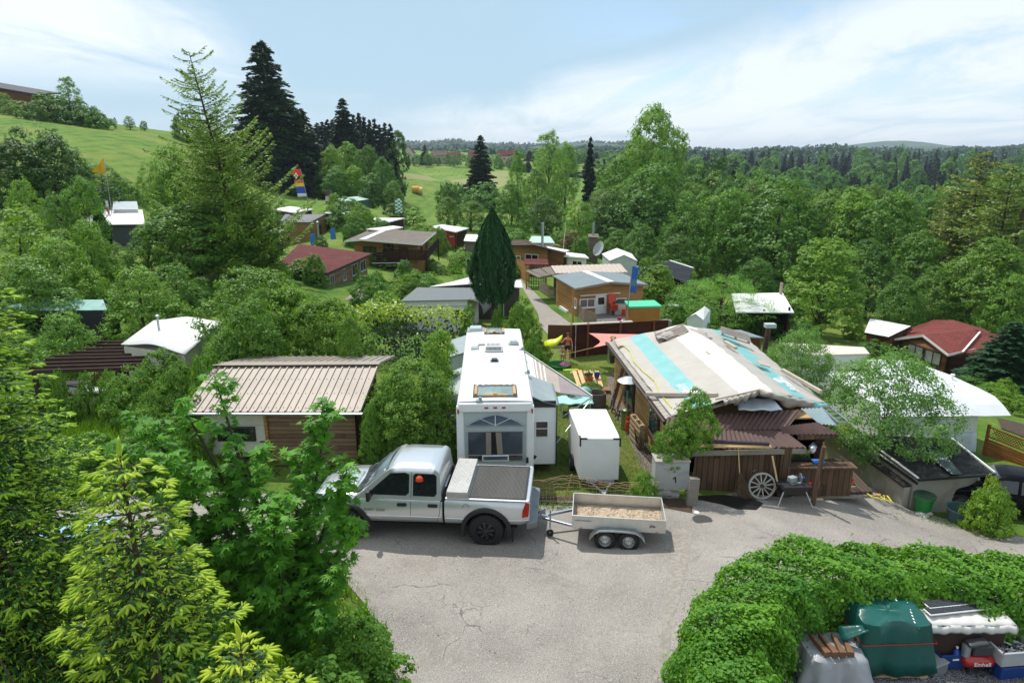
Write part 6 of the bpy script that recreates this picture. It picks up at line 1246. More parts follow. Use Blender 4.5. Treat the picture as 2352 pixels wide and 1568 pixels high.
 m=MB(); m.add(vs,fs); ro=m.build('roof',pm('white_membrane',(.66,.68,.70,1),.5,var=.07,scale=.7),t,solid=.05)
 m=MB(); B=[(L[0]+Vector((.5,.55,0))),(L[1]+Vector((-1.0,.55,0))),(L[1]+Vector((-2.2,6,0))),(L[0]+Vector((.2,6,0)))]; m.hexa([Vector((p.x,p.y,.0)) for p in B],[Vector((p.x,p.y,L[0].z+.12)) for p in B]); m.build('wall',P_wht,t,bev=.03)
 m=MB(); x1=B[1].x; y=B[1].y
 for zz in(1.30,1.66): m.bb(x1-3.4,x1-.6,y-.02,y,zz,zz+.06)
 m.bb(B[0].x,x1,y-.015,y,.98,1.0); m.build('vent_strip',M_grey,t)
 m=MB(); m.bb(x1-4.2,x1-2.6,y-.03,y+.0,1.15,1.7); m.build('window',M_glassd,t,bev=.03)
 m=MB(); m.sheet((x1-3.2,y-.12,.05),(x1+.02,y-.12,.05),(x1+.02,y-.04,1.0),(x1-3.2,y-.04,1.0),18,6,lambda u,v:Vector((0,-.12*(1-v)*math.sin(u*5+.5)**2-.03*math.sin(u*19+v*4),0))); m.build('protective_sheet',pm('pale_blue_sheet',h('b9c4cc'),.4,var=.1),t,smooth=60,solid=.008)
 m=MB(); v=Wz(2213,833+89,-.1)-O; v=E(g5,1212,352,-.2)-O; m.tube([v+Vector((0,0,-.1)),v+Vector((0,0,.15))],.05); m.lathe([(0,0),(.10,0),(.10,.06),(0,.09)],10,v+Vector((0,0,.15))); m.build('vent_pipe',T_frame,ro)
 # concrete shed
 zt=-.62; P=[E(g5,990,1052,zt),E(g5,1372,1030,zt)]; nl=Vector((14.25,21.6,0));
 O=Vector((13.9,21.45,-1.95)); t=thing('concrete_shed','low rendered shed with a mossy black shingle roof behind the green bin','shed',O)
 RN=[E(g5,975,1050,-.60)-O,E(g5,1507,1012,-.60)-O,E(g5,1200,770,-.35)-O,E(g5,560,742,-.45)-O]
 m=MB(); m.slab(*RN,.07); ro=m.build('roof',R_blk,t); m=MB(); m.bar(RN[0]-Vector((0,.02,.04)),RN[1]-Vector((0,.02,.04)),.06,.09); m.build('gutter',black,ro)
 m=MB(); m.bar(RN[1]+Vector((0,0,.02)),RN[2]+Vector((0,0,.02)),.06,.08); m.bar(RN[0]+Vector((0,0,.02)),RN[3]+Vector((0,0,.02)),.06,.05); m.build('verge_trim',T_frame,ro)
 def gp(x,y,z): return E(g5,x,y,z)-O
 cm=pm('stained_render',h('a9a69c',.9),.8,var=.12,scale=1.2,col2=h('8d877a',.85),mixr=(.5,.75))
 m=MB(); a=gp(920,1250,-1.85); bq=gp(1345,1235,-1.95); d=Vector((-.75,3.6,0)); z1=1.28
 for v in(a,bq): pass
 m.hexa([Vector((a.x,a.y,-.4)),Vector((bq.x,bq.y,-.4)),Vector((bq.x-.5,bq.y+3.2,-.4)),Vector((a.x-.9,a.y+3.4,-.4))],[Vector((a.x,a.y,z1)),Vector((bq.x,bq.y,z1)),Vector((bq.x-.5,bq.y+3.2,z1+.1)),Vector((a.x-.9,a.y+3.4,z1+.1))]); m.build('wall',cm,t)
 m=MB(); m.bar(gp(970,1085,-.75),gp(700,890,-.62),.05,.09); m.build('downpipe',black,t)
 # corrugated clear sheet lying on the roof
 s=thing('corrugated_sheet','silver corrugated sheet lying on the mossy shingle roof','sheet',O+Vector((0,0,.05))); a,b2,c2,d2=gp(1215,1030,-.56),gp(1280,1030,-.56),gp(1150,880,-.42),gp(1010,880,-.42); m=MB(); n=16
 for i in range(n): u0,u1=i/n,(i+1)/n; e0,e1=(.03*(i%2)),(.03*((i+1)%2)); m.quad(a.lerp(b2,u0)+Vector((0,0,e0)),a.lerp(b2,u1)+Vector((0,0,e1)),d2.lerp(c2,u1)+Vector((0,0,e1)),d2.lerp(c2,u0)+Vector((0,0,e0)))
 m.build('sheet',pm('dull_zinc',h('7d8a90'),.35,metal=.6,var=.3,scale=6),s,solid=.006)
 # retaining wall/garden wall left of shed
 t=thing('garden_wall','stained concrete garden wall stepping back beside the orchard tree','wall',O); m=MB(); a=gp(905,1245,-1.85); e=gp(545,760,-.6)
 m.hexa([Vector((a.x-.03,a.y,-.4)),Vector((a.x-.25,a.y,-.4)),Vector((a.x-1.7,a.y+5.6,-.4)),Vector((a.x-1.5,a.y+5.6,-.4))],[Vector((a.x-.03,a.y,.85)),Vector((a.x-.25,a.y,.85)),Vector((a.x-1.7,a.y+5.6,1.5)),Vector((a.x-1.5,a.y+5.6,1.5))]); m.build('wall',cm,t); m=MB(); m.bar((a.x-.14,a.y,.90),(a.x-1.6,a.y+5.6,1.55),.36,.06); m.build('coping',pm('dark_tar',h('26221f'),.8),t)
 # brown lattice fence, right edge
 p0=G(*g5(1485,900)); p1=G(*g5(1900,1000)); p0=Wz(2262,1030,-2.5); p1=Wz(2370,1075,-2.5)
 t=thing('garden_fence','rust-brown garden fence with lattice top at the right edge','fence',Vector((p0.x,p0.y,-3.1)))
 d=(p1-p0); d.z=0; Lf=5.0; d=d.normalized(); fm=planks('rust_brown_boards',h('7a4420',.9),h('a8642f',.9),wd=.10,rough=.7)
 for k in range(3):
  a=d*(k*1.85); m=MB(); m.bar(a+Vector((0,0,0)),a+Vector((0,0,1.75)),.10,.10); m.build('post',fm,t)
  m=MB()
  for i in range(9): z0=.12+i*.115; m.bar(a+d*.05+Vector((0,0,z0)),a+d*1.8+Vector((0,0,z0)),.02,.095)
  for z0 in(1.2,1.65): m.bar(a+d*.05+Vector((0,0,z0)),a+d*1.8+Vector((0,0,z0)),.04,.05)
  for i in range(-3,15):
   for s_ in(-1,1):
    x0=i*.13; x1=x0+s_*.40;
    if s_<0: x0+=.0
    zz0,zz1=1.22,1.63
    if min(x0,x1)<0 or max(x0,x1)>1.75: continue
    m.bar(a+d*(.05+x0)+Vector((0,0,zz0)),a+d*(.05+x1)+Vector((0,0,zz1)),.015,.03)
  m.build('panel',fm,t)
right_side()
# ---------------- the tarpaulin-covered house ----------------
def tarp_house():
 g=-.6; O=Vector((5.2,21.5,g)); t=thing('wooden_house','timber house roofed with a striped beige, white and turquoise tarpaulin','house',O)
 ez=1.60; rz_=2.70
 LN=Wz(1529,962,ez)-O; LF=Wz(1397,786,ez)-O; RN=Wz(1743,896,rz_)-O; RF=Wz(1562,748,rz_)-O; EN=Wz(1900,930,1.5)-O; EF=Wz(1790,800,1.2)-O; EF=Wz(1700,766,1.55)-O
 # walls
 wall=planks('pale_new_boards_mix',h('9c7440',.9),h('dcb984',.9),wd=.17)
 m=MB(); x0,x1=LN.x+.28,EN.x-.9; y0,y1=.15,LF.y-.3; wl=LF.x+.30
 m.hexa([(x0,y0,-.3),(x1,y0,-.3),(x1,y1,-.3),(wl,y1,-.3)],[(x0,y0,ez-g-.05),(x1,y0,ez-g-.05),(x1,y1,ez-g-.05),(wl,y1,ez-g-.05)]); m.build('wall',wall,t)
 def lw(y): return x0+(wl-x0)*((y-y0)/(y1-y0))-.0
 for ya,yb,za,zb in((.9,1.15,.95,2.05),(1.5,2.7,.75,2.1),(4.9,5.0,.8,2.0),(5.2,6.9,.35,2.05)):
  if yb-ya<.3: continue
  m=MB(); m.hexa([(lw(ya)-.07,ya,za),(lw(ya)+.02,ya,za),(lw(yb)+.02,yb,za),(lw(yb)-.07,yb,za)],[(lw(ya)-.07,ya,zb),(lw(ya)+.02,ya,zb),(lw(yb)+.02,yb,zb),(lw(yb)-.07,yb,zb)]); fo=m.build('window',pm('red_brown_frame',h('3b1f1a'),.6),t)
  m=MB(); q=.12; m.hexa([(lw(ya)-.09,ya+q,za+q),(lw(ya)-.05,ya+q,za+q),(lw(yb)-.05,yb-q,za+q),(lw(yb)-.09,yb-q,za+q)],[(lw(ya)-.09,ya+q,zb-q),(lw(ya)-.05,ya+q,zb-q),(lw(yb)-.05,yb-q,zb-q),(lw(yb)-.09,yb-q,zb-q)]); m.build('pane',glass('green_glass',(.02,.06,.06,1),.1),fo)
  m=MB(); m.bb(lw(ya)-.22,lw(ya),ya-.1,yb+.1,za-.06,za); m.build('sill',pm('red_brown_frame',h('3b1f1a'),.6),fo)
 # plank roof deck edge and gutter on the left
 up=Vector((0,0,1)); dn=-up*.15; ro=MB(); ro.sheet(LN+dn*.6,RN+dn,RF+dn,LF+dn*.6,8,8,lambda u,v:Vector()); ro.sheet(RN+dn,EN+dn,EF+dn,RF+dn,8,8,lambda u,v:Vector()); rf=ro.build('roof',pm('old_roof_felt',h('8c8378'),.9,var=.1),t,solid=.06)
 m=MB(); m.tube([LN+Vector((-.08,-.2,-.05)),LF+Vector((-.08,.1,-.05))],.06,n=8); m.bar(LN+Vector((-.02,0,-.10)),LF+Vector((-.02,0,-.10)),.04,.22); m.build('gutter',pm('brown_gutter',h('3c2a24'),.5),t)
 m=MB()
 for i in range(34):
  u=(i+.5)/34; p=LN.lerp(LF,u); m.box(p+Vector((.14,0,.03)),(.30,.27,.012),mi=0,rz=.02*math.sin(i*7),ry=-.25)
 m.build('edge_tile',pm('grey_shingle_edge',h('a39c92'),.9,var=.2),rf)
 # tarpaulin: one sheet per slope, striped along the ridge, wrinkled
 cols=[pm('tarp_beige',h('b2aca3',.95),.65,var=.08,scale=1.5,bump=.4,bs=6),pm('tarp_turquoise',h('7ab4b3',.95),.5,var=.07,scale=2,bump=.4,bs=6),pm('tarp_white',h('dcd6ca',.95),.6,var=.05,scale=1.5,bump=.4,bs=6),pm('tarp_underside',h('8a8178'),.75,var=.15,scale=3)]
 m=MB(); nu,nv=48,60
 def wr(x,y): return .018*math.sin(x*3.1+y*.8)+.014*math.sin(y*5.3-x*2.2)+.010*math.sin(x*9+y*7.7)+.008*math.sin(y*17+x*3)
 def slope(a,b,c,d,rng_,u0,u1,sag=0):
  o=len(m.v);
  for j in range(nv+1):
   v=j/nv
   for i in range(nu+1):
    u=u0+(u1-u0)*i/nu; p=a.lerp(b,u).lerp(d.lerp(c,u),v); p=p+up*(.035+wr(p.x,p.y)); m.v.append(tuple(p))
  for j in range(nv):
   for i in range(nu):
    u=u0+(u1-u0)*(i+.5)/nu; k=o+j*(nu+1)+i; mi=0
    for lo,hi,c_ in rng_:
     if lo<=u<hi: mi=c_
    m.f.append((k,k+1,k+nu+2,k+nu+1)); m.m.append(mi)
 slope(LN,RN,RF,LF,[(.30,.52,1),(.80,1.01,2)],.06,1); slope(RN,EN,EF,RF,[(0,.22,2),(.50,.72,1)],0,.98)
 # front edge folded down in heavy drapes
 n=60
 for k in range(2):
  a,b=((LN.lerp(RN,.62),RN),(RN,EN))[k]; o=len(m.v)
  for j in range(6):
   for i in range(n+1):
    u=i/n; p=a.lerp(b,u); hang=(.10+.28*math.sin(PI*u)+.07*math.sin(u*17+k)) if k==1 else (.12+.26*u*(1-u)*2+.05*math.sin(u*23)); w_=j/5
    m.v.append(tuple(p+Vector((0,-.10*math.sin(w_*PI)-.05*w_+.05*math.sin(u*31+j)*w_,.04-hang*w_+.02*math.sin(u*40+j*2)))))
  for j in range(5):
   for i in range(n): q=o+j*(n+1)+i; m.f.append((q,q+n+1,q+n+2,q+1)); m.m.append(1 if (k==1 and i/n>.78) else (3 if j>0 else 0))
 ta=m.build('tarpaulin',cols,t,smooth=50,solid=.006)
 # printing on the turquoise stripes: a twisted-ribbon mark over a line of letters
 ink=pm('white_print',(.80,.84,.84,1),.6,var=.02)
 def onroof(a,b,c,d,u,v): p=a.lerp(b,u).lerp(d.lerp(c,u),v); return p+up*(.045+wr(p.x,p.y))
 for (S4,uc,sg) in(((LN,RN,RF,LF),.41,1),((RN,EN,EF,RF),.61,-1)):
  m=MB();
  for s_ in range(2):
   P0=[];
   for i in range(17):
    a=i/16; v=.16 if sg>0 else .20; du=(a-.5)*.20; dv=.018*math.sin(a*PI*2+s_*PI)+ (.02*(a-.5)); P0.append((uc+.01+du*sg,v+dv))
   for i in range(16):
    (u0,v0),(u1,v1)=P0[i],P0[i+1]; w_=.014*math.sin(PI*(i+.5)/16)+.003
    m.quad(onroof(*S4,u0,v0-w_),onroof(*S4,u1,v1-w_),onroof(*S4,u1,v1+w_),onroof(*S4,u0,v0+w_))
  m.build('emblem',ink,ta)
  p=onroof(*S4,uc-.055*sg,.165); ax=(onroof(*S4,uc-.055*sg,.06)-p).normalized(); ay=(onroof(*S4,uc,.165)-p).normalized()*sg; az_=ax.cross(ay).normalized(); ay=az_.cross(ax)
  if az_.z<0: ay=-ay; az_=-az_
  e=Matrix((ax,ay,az_)).transposed().to_euler()
  text('INVESTMENT',.27,ta,p+az_*.03,e,ink,align='CENTER');
  p=onroof(*S4,uc-.015*sg,.165); text('SWISS PRIME',.25,ta,p+az_*.03,e,ink)
 # porch with brown corrugated roof in three steps
 cor=pm('brown_corrugated',h('5d453f',.9),.75,var=.22,scale=2.5,bump=.2);
 def corrug(a,b,c,d,n=60,e=.028):
  q=MB()
  for i in range(n):
   z0=e*math.sin(2*PI*i/3)*.9; z1=e*math.sin(2*PI*(i+1)/3)*.9; u0,u1=i/n,(i+1)/n
   q.quad(a.lerp(b,u0)+up*z0,a.lerp(b,u1)+up*z1,d.lerp(c,u1)+up*z1,d.lerp(c,u0)+up*z0)
  return q
 pz=[lambda x,y,z:E(g4,x,y,z)-O][0]
 a,b=pz(650,985,1.22),pz(1480,975,1.22); c,d=pz(1300,830,1.52),pz(500,795,1.52); ro2=corrug(a,b,pz(1290,832,1.53),pz(720,838,1.53),66).build('porch_roof',cor,t,solid=.012)
 corrug(pz(500,850,1.5),pz(1340,850,1.52),pz(1450,712,1.80),pz(510,765,1.72),72).build('porch_roof',cor,t,solid=.012)
 corrug(pz(1330,885,1.40),pz(1705,882,1.40),pz(1560,800,1.62),pz(1285,832,1.62),36).build('porch_roof',cor,t,solid=.012)
 corrug(pz(1570,812,1.55),pz(1700,822,1.5),pz(1580,700,1.85),pz(1440,705,1.85),16).build('porch_roof',pm('blue_grey_corrugated',h('8fa3a8',.9),.5,var=.1,metal=.2),t,solid=.01)
 m=MB(); m.bar(pz(685,1015,1.10),pz(1475,998,1.10),.06,.17); m.build('eave_beam',pm('grey_weathered_beam',h('837c74'),.85,var=.25,stretch=(.4,1,4),scale=6),t)
 m=MB(); m.bar(pz(1420,905,1.30),pz(1700,893,1.30),.05,.16); m.build('eave_board',W_old,t)
 # front wall of old boards
 L0=Wz(1590,1128,-.35)-O; R0=Wz(1782,1128,-.35)-O; m=MB(); m.bb(L0.x,R0.x,L0.y,L0.y+.05,.2,1.85); m.build('front_wall',W_old,t)
 m=MB(); m.bb(L0.x,R0.x,L0.y-.05,L0.y+.04,1.72,1.84); m.bb(L0.x,L0.x+3.2,L0.y-.10,L0.y+.06,.12,.22); m.build('wall_beam',W_dk,t)
 m=MB(); m.bb(R0.x,R0.x+.32,L0.y-.12,L0.y+.15,.0,1.85); m.build('corner_post',W_old,t)
 # posts
 pb=Wz(1586,1172,-.33)-O; m=MB(); m.hexa([(pb.x-.16,pb.y-.12,.1),(pb.x+.14,pb.y-.12,.1),(pb.x+.14,pb.y+.12,.1),(pb.x-.16,pb.y+.12,.1)],[(pb.x-.10,pb.y-.10,1.38),(pb.x+.20,pb.y-.10,1.38),(pb.x+.16,pb.y+.12,1.34),(pb.x-.10,pb.y+.12,1.38)]); gp_=thing('gate_post','stout weathered wooden post beside the grey meter cabinet','post',O); m.build('post',pm('grey_weathered_beam',h('837c74'),.85),gp_,bev=.02)
 rb=Wz(1867,1155,-.55)-O; m=MB(); m.bar((rb.x,rb.y,0),(rb.x+.12,rb.y,2.0),.11,.11); m.build('porch_post',W_old,t)
 m=MB(); m.bb(R0.x+.35,R0.x+2.5,L0.y+.15,L0.y+.2,.0,1.05); m.bb(R0.x+.3,R0.x+2.55,L0.y+.0,L0.y+.45,1.03,1.08); m.build('counter',W_old,t)
 m=MB(); m.bb(L0.x,EN.x-.6,y0+.0,y0+.05,0,2.1); m.build('back_wall',W_dk,t)
 # deck to the right
 m=MB(); dk=[Wz(x,y,-.62)-O for x,y in((1862,1132),(2005,1128),(1930,1050),(1815,1062))]; m.hexa([v-up*.15 for v in dk],dk); m.build('deck',planks('deck_boards',h('3c3029',.9),h('62544a',.9),wd=.16,axis='X'),t)
 m=MB(); a_,b_=Wz(1862,1140,-.72)-O,Wz(2012,1137,-.72)-O; m.slab(a_,b_,b_+Vector((0,.4,0)),a_+Vector((0,.4,0)),.1); m.build('concrete_step',pm('light_concrete',h('a5a19b'),.9),t)
 # things on the roofs
 def top(nm,lb,cat,f,x,y,z,fn,mat,**k): tt=thing(nm,lb,cat,E(f,x,y,z)); q=MB(); fn(q); q.build('board' if 'pallet' not in nm else 'slats',mat,tt,**k); return tt
 gw=pm('bleached_timber',h('b1a698'),.85,var=.15); nw=pm('fresh_timber',h('cfae7c'),.8,var=.12,scale=4,stretch=(1,6,6))
 top('timber_plank','pale fresh timber lying along the brown corrugated porch eave','plank',g4,940,965,1.34,lambda m:(m.box((0,0,0),(2.6,.16,.05),rz=-.03),m.box((.0,.0,.03),(2.2,.05,.03),rz=-.02)),nw)
 top('roof_pipe','black tube lying on the brown corrugated porch roof','pipe',g4,945,935,1.45,lambda m:m.tube([(-1.2,.10,0),(1.2,-.12,-.02)],.06,n=8),pm('dark_purple_pipe',h('2b2430'),.5))
 def stick(lb,p,z0,q,z1,w_,h_,mt=gw):
  a=E(g4,*p,z0); c=E(g4,*q,z1); tt=thing('timber_plank',lb,'plank',a); m=MB(); m.bar((0,0,0),c-a,w_,h_); m.build('board',mt,tt,bev=.008)
 stick('long beam across the near left corner of the tarpaulin',(365,603),1.76,(862,610),2.33,.13,.13)
 stick('thin long batten along the near edge of the white tarpaulin stripe',(845,640),2.36,(1155,572),2.76,.06,.05)
 stick('short stick lying in the middle of the white tarpaulin stripe',(750,278),2.62,(806,328),2.66,.08,.05)
 stick('long beam along the right turquoise stripe of the tarpaulin',(1310,435),1.98,(1582,590),1.86,.12,.13)
 stick('dark edge beam beside the wooden pallets at the ridge of the tarpaulin',(912,240),2.42,(990,284),2.42,.14,.12)
 top('timber_plank','board lying on the far left corner of the tarpaulin','plank',g4,160,250,1.78,lambda m:(m.box((0,0,0),(.10,1.3,.05)),m.box((.28,-.42,.03),(.55,.3,.04))),gw)
 top('timber_plank','flat board on the right half of the tarpaulin near the turquoise stripe','plank',g4,1172,400,2.2,lambda m:m.box((0,0,.06),(.42,.62,.04),ry=.25),gw)
 for (x,y,lb,rz_a,ry_) in((545,190,'weathered pallet on the far end of the tarpaulin ridge',R(4),R(-20)),(980,200,'weathered pallet on the far right slope of the tarpaulin',R(-8),R(16))):
  tt=thing('wooden_pallet',lb,'pallet',E(g4,x,y,2.55 if x<700 else 2.35),rz_a); tt.rotation_euler=(R(10),ry_,rz_a); tt.scale=(.66,.8,.8); m=MB()
  for k in range(5): m.bb(-1.0,1.0,-.45+k*.2,-.33+k*.2,.12,.15)
  for k in(-1,0,1): m.bb(k*.9-.05,k*.9+.05,-.45,.47,0,.12)
  for k in(0,4): m.bb(-1,1,-.45+k*.2,-.33+k*.2,-.03,0)
  m.build('slats',pm('grey_pallet_wood',h('8d857c'),.9,var=.2),tt)
 tt=thing('tarpaulin_bundle','crumpled grey and red sheet heaped over the far end of the ridge','tarpaulin',E(g4,600,160,2.7)); m=MB(); m.sheet((-1.1,-.6,-.26),(1.3,-.6,-.26),(1.2,.7,-.25),(-1.0,.7,-.28),30,14,lambda u,v:Vector((0,0,.26*math.sin(PI*u)**.7*math.sin(PI*v)**.6+.05*math.sin(u*21+v*9)+.03*math.sin(v*23)))); m.build('sheet',pm('grey_red_sheet',h('a49c98'),.7,var=.1,col2=h('b5575c'),mixr=(.58,.61),scale=1.1),tt,smooth=60,solid=.01)
 tt=thing('stove_pipe','dark rusty stove pipe with a square cap behind the tarpaulin','chimney',E(g4,1190,285,1.2)); m=MB(); m.tube([(0,0,-.3),(.08,0,1.0)],.12,n=12); m.build('pipe',pm('rusty_steel',h('4a332c'),.7,var=.3),tt,smooth=50); m=MB(); m.box((.14,0,1.12),(.5,.35,.2)); m.build('cap',M_rvg,tt,bev=.02)
 tt=thing('folded_sheet','white folded sheet stuffed under the tarpaulin peak','sheet',E(g4,1140,700,1.98)); m=MB(); m.sheet((-.7,-.22,0),(.75,-.22,0),(.6,.4,.22),(-.65,.4,.22),14,6,lambda u,v:Vector((0,0,.02*math.sin(u*15)))); m.build('sheet',pm('pale_plastic',h('b8c0c8'),.4),tt,solid=.01,smooth=60)
 tt=thing('step_ladder','white aluminium ladder end sticking out from under the turquoise tarpaulin','ladder',E(g4,1640,730,1.75)); m=MB()
 e0=tt.location; P_=[[E(g4,x,y,z)-e0 for x,y,z in((1575,692,1.85),(1700,800,1.62))],[E(g4,x,y,z)-e0 for x,y,z in((1640,690,1.85),(1765,795,1.62))]]
 for a_,b_ in P_: m.bar(a_,b_,.06,.05)
 for k in range(5): m.bar(P_[0][0].lerp(P_[0][1],k/4),P_[1][0].lerp(P_[1][1],k/4),.04,.03)
 m.build('frame',steel,tt)
 hose=[(180,280),(240,380),(330,510),(400,590),(470,650),(560,720),(590,760)]; tt=thing('yellow_hose','thin yellow hose running down the left edge of the tarpaulin','hose',E(g4,400,590,1.8)); m=MB()
 pts=[];
 for i,(x,y) in enumerate(hose):
  u=.13+.03*math.sin(i*2); v=1-(i+.6)/7; pts.append(LN.lerp(RN,u).lerp(LF.lerp(RF,u),v)+up*.09+O-tt.location)
 m.tube(pts,.018,n=5); m.build('hose',pm('yellow_plastic',h('d8cf3a'),.5),tt)
tarp_house()
# ---------------- small things round the house ----------------
def put(nm,lb,cat,loc,parts,rz=0,group=None,scale=1):
 t=thing(nm,lb,cat,loc,rz,group,scale)
 for p in parts:
  n_,mt,fn=p[:3]; k=p[3] if len(p)>3 else {}; m=MB(); r=fn(m); m.build(n_,mt,t,**k)
 return t
def ZP(f,x,y,z): return E(f,x,y,z)
green_p=pm('green_plastic',h('1e7a34'),.4,var=.1); blue_p=pm('blue_plastic',h('1f4da0'),.4,var=.08);
def props():
 # wagon wheel
 c=ZP(g4,1157,1320,-.34); R0=.43
 def whl(m):
  for k in range(36):
   a,b=2*PI*k/36,2*PI*(k+1)/36; m.bar((R0*.94*math.cos(a),0,R0+R0*.94*math.sin(a)),(R0*.94*math.cos(b),0,R0+R0*.94*math.sin(b)),.05,.06,up=(0,1,0))
 wh_=pm('old_white_paint',h('a9aaa6'),.7,var=.15,scale=12); wt=put('wagon_wheel','white wooden wagon wheel leaning on the old board wall','wheel',c+Vector((0,-.12,0)),[('rim',wh_,whl),('hub',pm('rusty_steel',h('4a332c'),.7),lambda m:(m.lathe([(0,-.07),(.055,-.07),(.075,0),(.055,.07),(0,.07)],12,(0,0,R0),axis='y')))])
 for k in range(12): m=MB(); a=2*PI*k/12+.15; m.bar((.06*math.cos(a),0,R0+.06*math.sin(a)),(R0*.92*math.cos(a),0,R0+R0*.92*math.sin(a)),.032,.032,up=(0,1,0)); m.build('spoke',wh_,wt)
 wt.rotation_euler=(R(-9),0,0)
 # besom broom
 c=ZP(g4,1030,1320,-.34); r=random.Random(4)
 put('besom_broom','twig broom propped head-down against the old board wall','broom',c+Vector((0,-.1,0)),[('handle',pm('fresh_timber',h('a07c4e'),.8),lambda m:m.tube([(-.12,.12,.7),(-.20,.35,1.75)],.018,n=6)),('bristles',pm('dry_twigs',h('6b5844'),.9,var=.3),lambda m:[m.tube([(-.12+r.uniform(-.02,.02),.12,.85),(-.06+r.gauss(0,.07),.05,.45),(r.gauss(0.02,.17),r.gauss(-.05,.06),.02)],.006,n=3) for _ in range(90)])])
 # workbench with circular saw
 c=ZP(g4,1390,1385,-.42);
 wb=put('work_bench','black folding workbench loaded with a circular saw','workbench',c+Vector((0,.25,0)),[('table_top',black,lambda m:m.box((0,0,.66),(1.0,.62,.05),rz=.05)),('frame',black,lambda m:(m.box((0,0,.50),(.75,.45,.22)),m.box((0,0,.30),(.9,.04,.06))))])
 for sx in(-1,1):
  for sy in(-1,1): m=MB(); m.tube([(sx*.34,sy*.20,.5),(sx*.55,sy*.36,0)],.022,n=8); m.build('leg',steel,wb)
 put('circular_saw','circular saw with silver blade standing on the black workbench','saw',c+Vector((.05,.25,.69)),[('body',M_grey,lambda m:(m.box((-.08,0,.12),(.25,.2,.18),rz=.4),m.box((.05,.12,.10),(.2,.12,.12))),{'bev':.03}),('blade',steel,lambda m:m.lathe([(0,-.008),(.15,-.008),(.15,.008),(0,.008)],20,(.16,.0,.17),axis='x')),('base_plate',steel,lambda m:m.box((0,0,.02),(.4,.3,.02),rz=.3)),('handle',blue_p,lambda m:m.box((.28,.05,.14),(.12,.07,.06)),{'bev':.02})])
 put('red_clamp','small red-handled tool on the right end of the black workbench','tool',c+Vector((.42,.16,.69)),[('handle',M_lampred,lambda m:(m.bar((0,0,.02),(.12,.06,.02),.025,.02),m.bar((.02,-.05,.02),(.14,.01,.02),.025,.02)))])
 put('timber_offcut','strip of pale timber leaning up behind the workbench','plank',c+Vector((-.45,.35,.68)),[('board',pm('fresh_timber',h('cfae7c'),.8),lambda m:m.bar((0,0,0),(-.14,.25,.75),.05,.03))])
 put('timber_offcut','strip of pale timber on the asphalt right of the workbench','plank',ZP(g4,1545,1338,-.45),[('board',pm('fresh_timber',h('cfae7c'),.8),lambda m:m.box((0,0,.02),(.45,.07,.03)))])
 # blue basket on the counter
 put('hanging_basket','blue plastic basket hanging on the plank counter','basket',ZP(g4,1540,1150,.08)+Vector((0,-.1,0)),[('basket',pm('bright_blue_plastic',h('3a7fd0'),.5),lambda m:m.hexa([(-.12,-.08,0),(.12,-.08,0),(.12,.08,0),(-.12,.08,0)],[(-.17,-.10,.44),(.17,-.10,.44),(.17,.10,.44),(-.17,.10,.44)]),{'bev':.02}),('rim',pm('bright_blue_plastic',h('3a7fd0'),.5),lambda m:m.box((0,0,.46),(.38,.24,.05)),{'bev':.015})])
 put('shovel','round-point shovel standing by the right porch post','shovel',ZP(g4,1557,1315,-.50),[('shaft',pm('ash_handle',h('8a6b4a'),.7),lambda m:m.tube([(0,0,.3),(.14,.35,1.75)],.02,n=6)),('blade',pm('rusty_steel',h('6a5648'),.7),lambda m:m.hexa([(-.06,-.03,0),(.06,-.03,0),(.06,.0,0),(-.06,.0,0)],[(-.14,.04,.32),(.14,.04,.32),(.12,.10,.34),(-.12,.10,.34)]),{'bev':.03})])
 put('lantern','pale wall lantern hanging under the right porch eave','lamp',ZP(g4,1523,985,.95),[('globe',M_lampw,lambda m:m.lathe([(0,-.14),(.06,-.13),(.10,-.03),(.10,.05),(.04,.12)],14),{'smooth':60}),('cap',steel,lambda m:(m.lathe([(.11,.05),(.12,.07),(.03,.14),(0,.14)],14),m.tube([(-.10,0,-.08),(-.13,0,.08),(0,0,.22),(.13,0,.08),(.10,0,-.08)],.008,n=4)))])
 put('horseshoe','iron horseshoe nailed on the board wall above the wagon wheel','horseshoe',ZP(g4,1108,1115,.78)+Vector((0,-.06,0)),[('shoe',pm('rusty_steel',h('4a332c'),.7),lambda m:m.tube([(.09*math.sin(a),0,-.09*math.cos(a)) for a in np.linspace(-2.5,2.5,14)],.014,n=5))])
 put('red_cable_reel','tangle of red cable on the dark deck','cable',ZP(g5,490,1075,-.58),[('cable',M_lampred,lambda m:[m.tube([(.16*math.cos(a*3+k),.13*math.sin(a*3+k),.03+k*.02) for a in np.linspace(0,6.28,26)],.012,n=4) for k in range(4)])])
 pts=[(290,1118),(420,1112),(540,1106),(600,1140),(650,1175),(705,1190),(790,1208),(760,1170),(735,1165),(745,1195),(690,1160)]
 o=ZP(g5,290,1118,-.55); put('garden_hose','yellow garden hose snaking across the deck step','hose',o,[('hose',pm('yellow_plastic',h('d8cf3a'),.5),lambda m:m.tube([Wz(*g5(x,y),-.57-.035*i)-o for i,(x,y) in enumerate(pts)],.022,n=6))])
 put('straw_broom','worn straw broom head lying beside the yellow hose','broom',ZP(g5,655,1165,-.8),[('bristles',pm('straw',h('a8834e'),.9,var=.2),lambda m:m.hexa([(-.30,.12,0),(-.22,.2,0),(.28,-.02,0),(.18,-.16,0)],[(-.30,.12,.05),(-.22,.2,.05),(.28,-.02,.07),(.18,-.16,.07)]),{'bev':.02}),('handle',pm('ash_handle',h('8a6b4a'),.7),lambda m:m.tube([(-.26,.16,.03),(-1.1,.9,.05)],.015,n=5))])
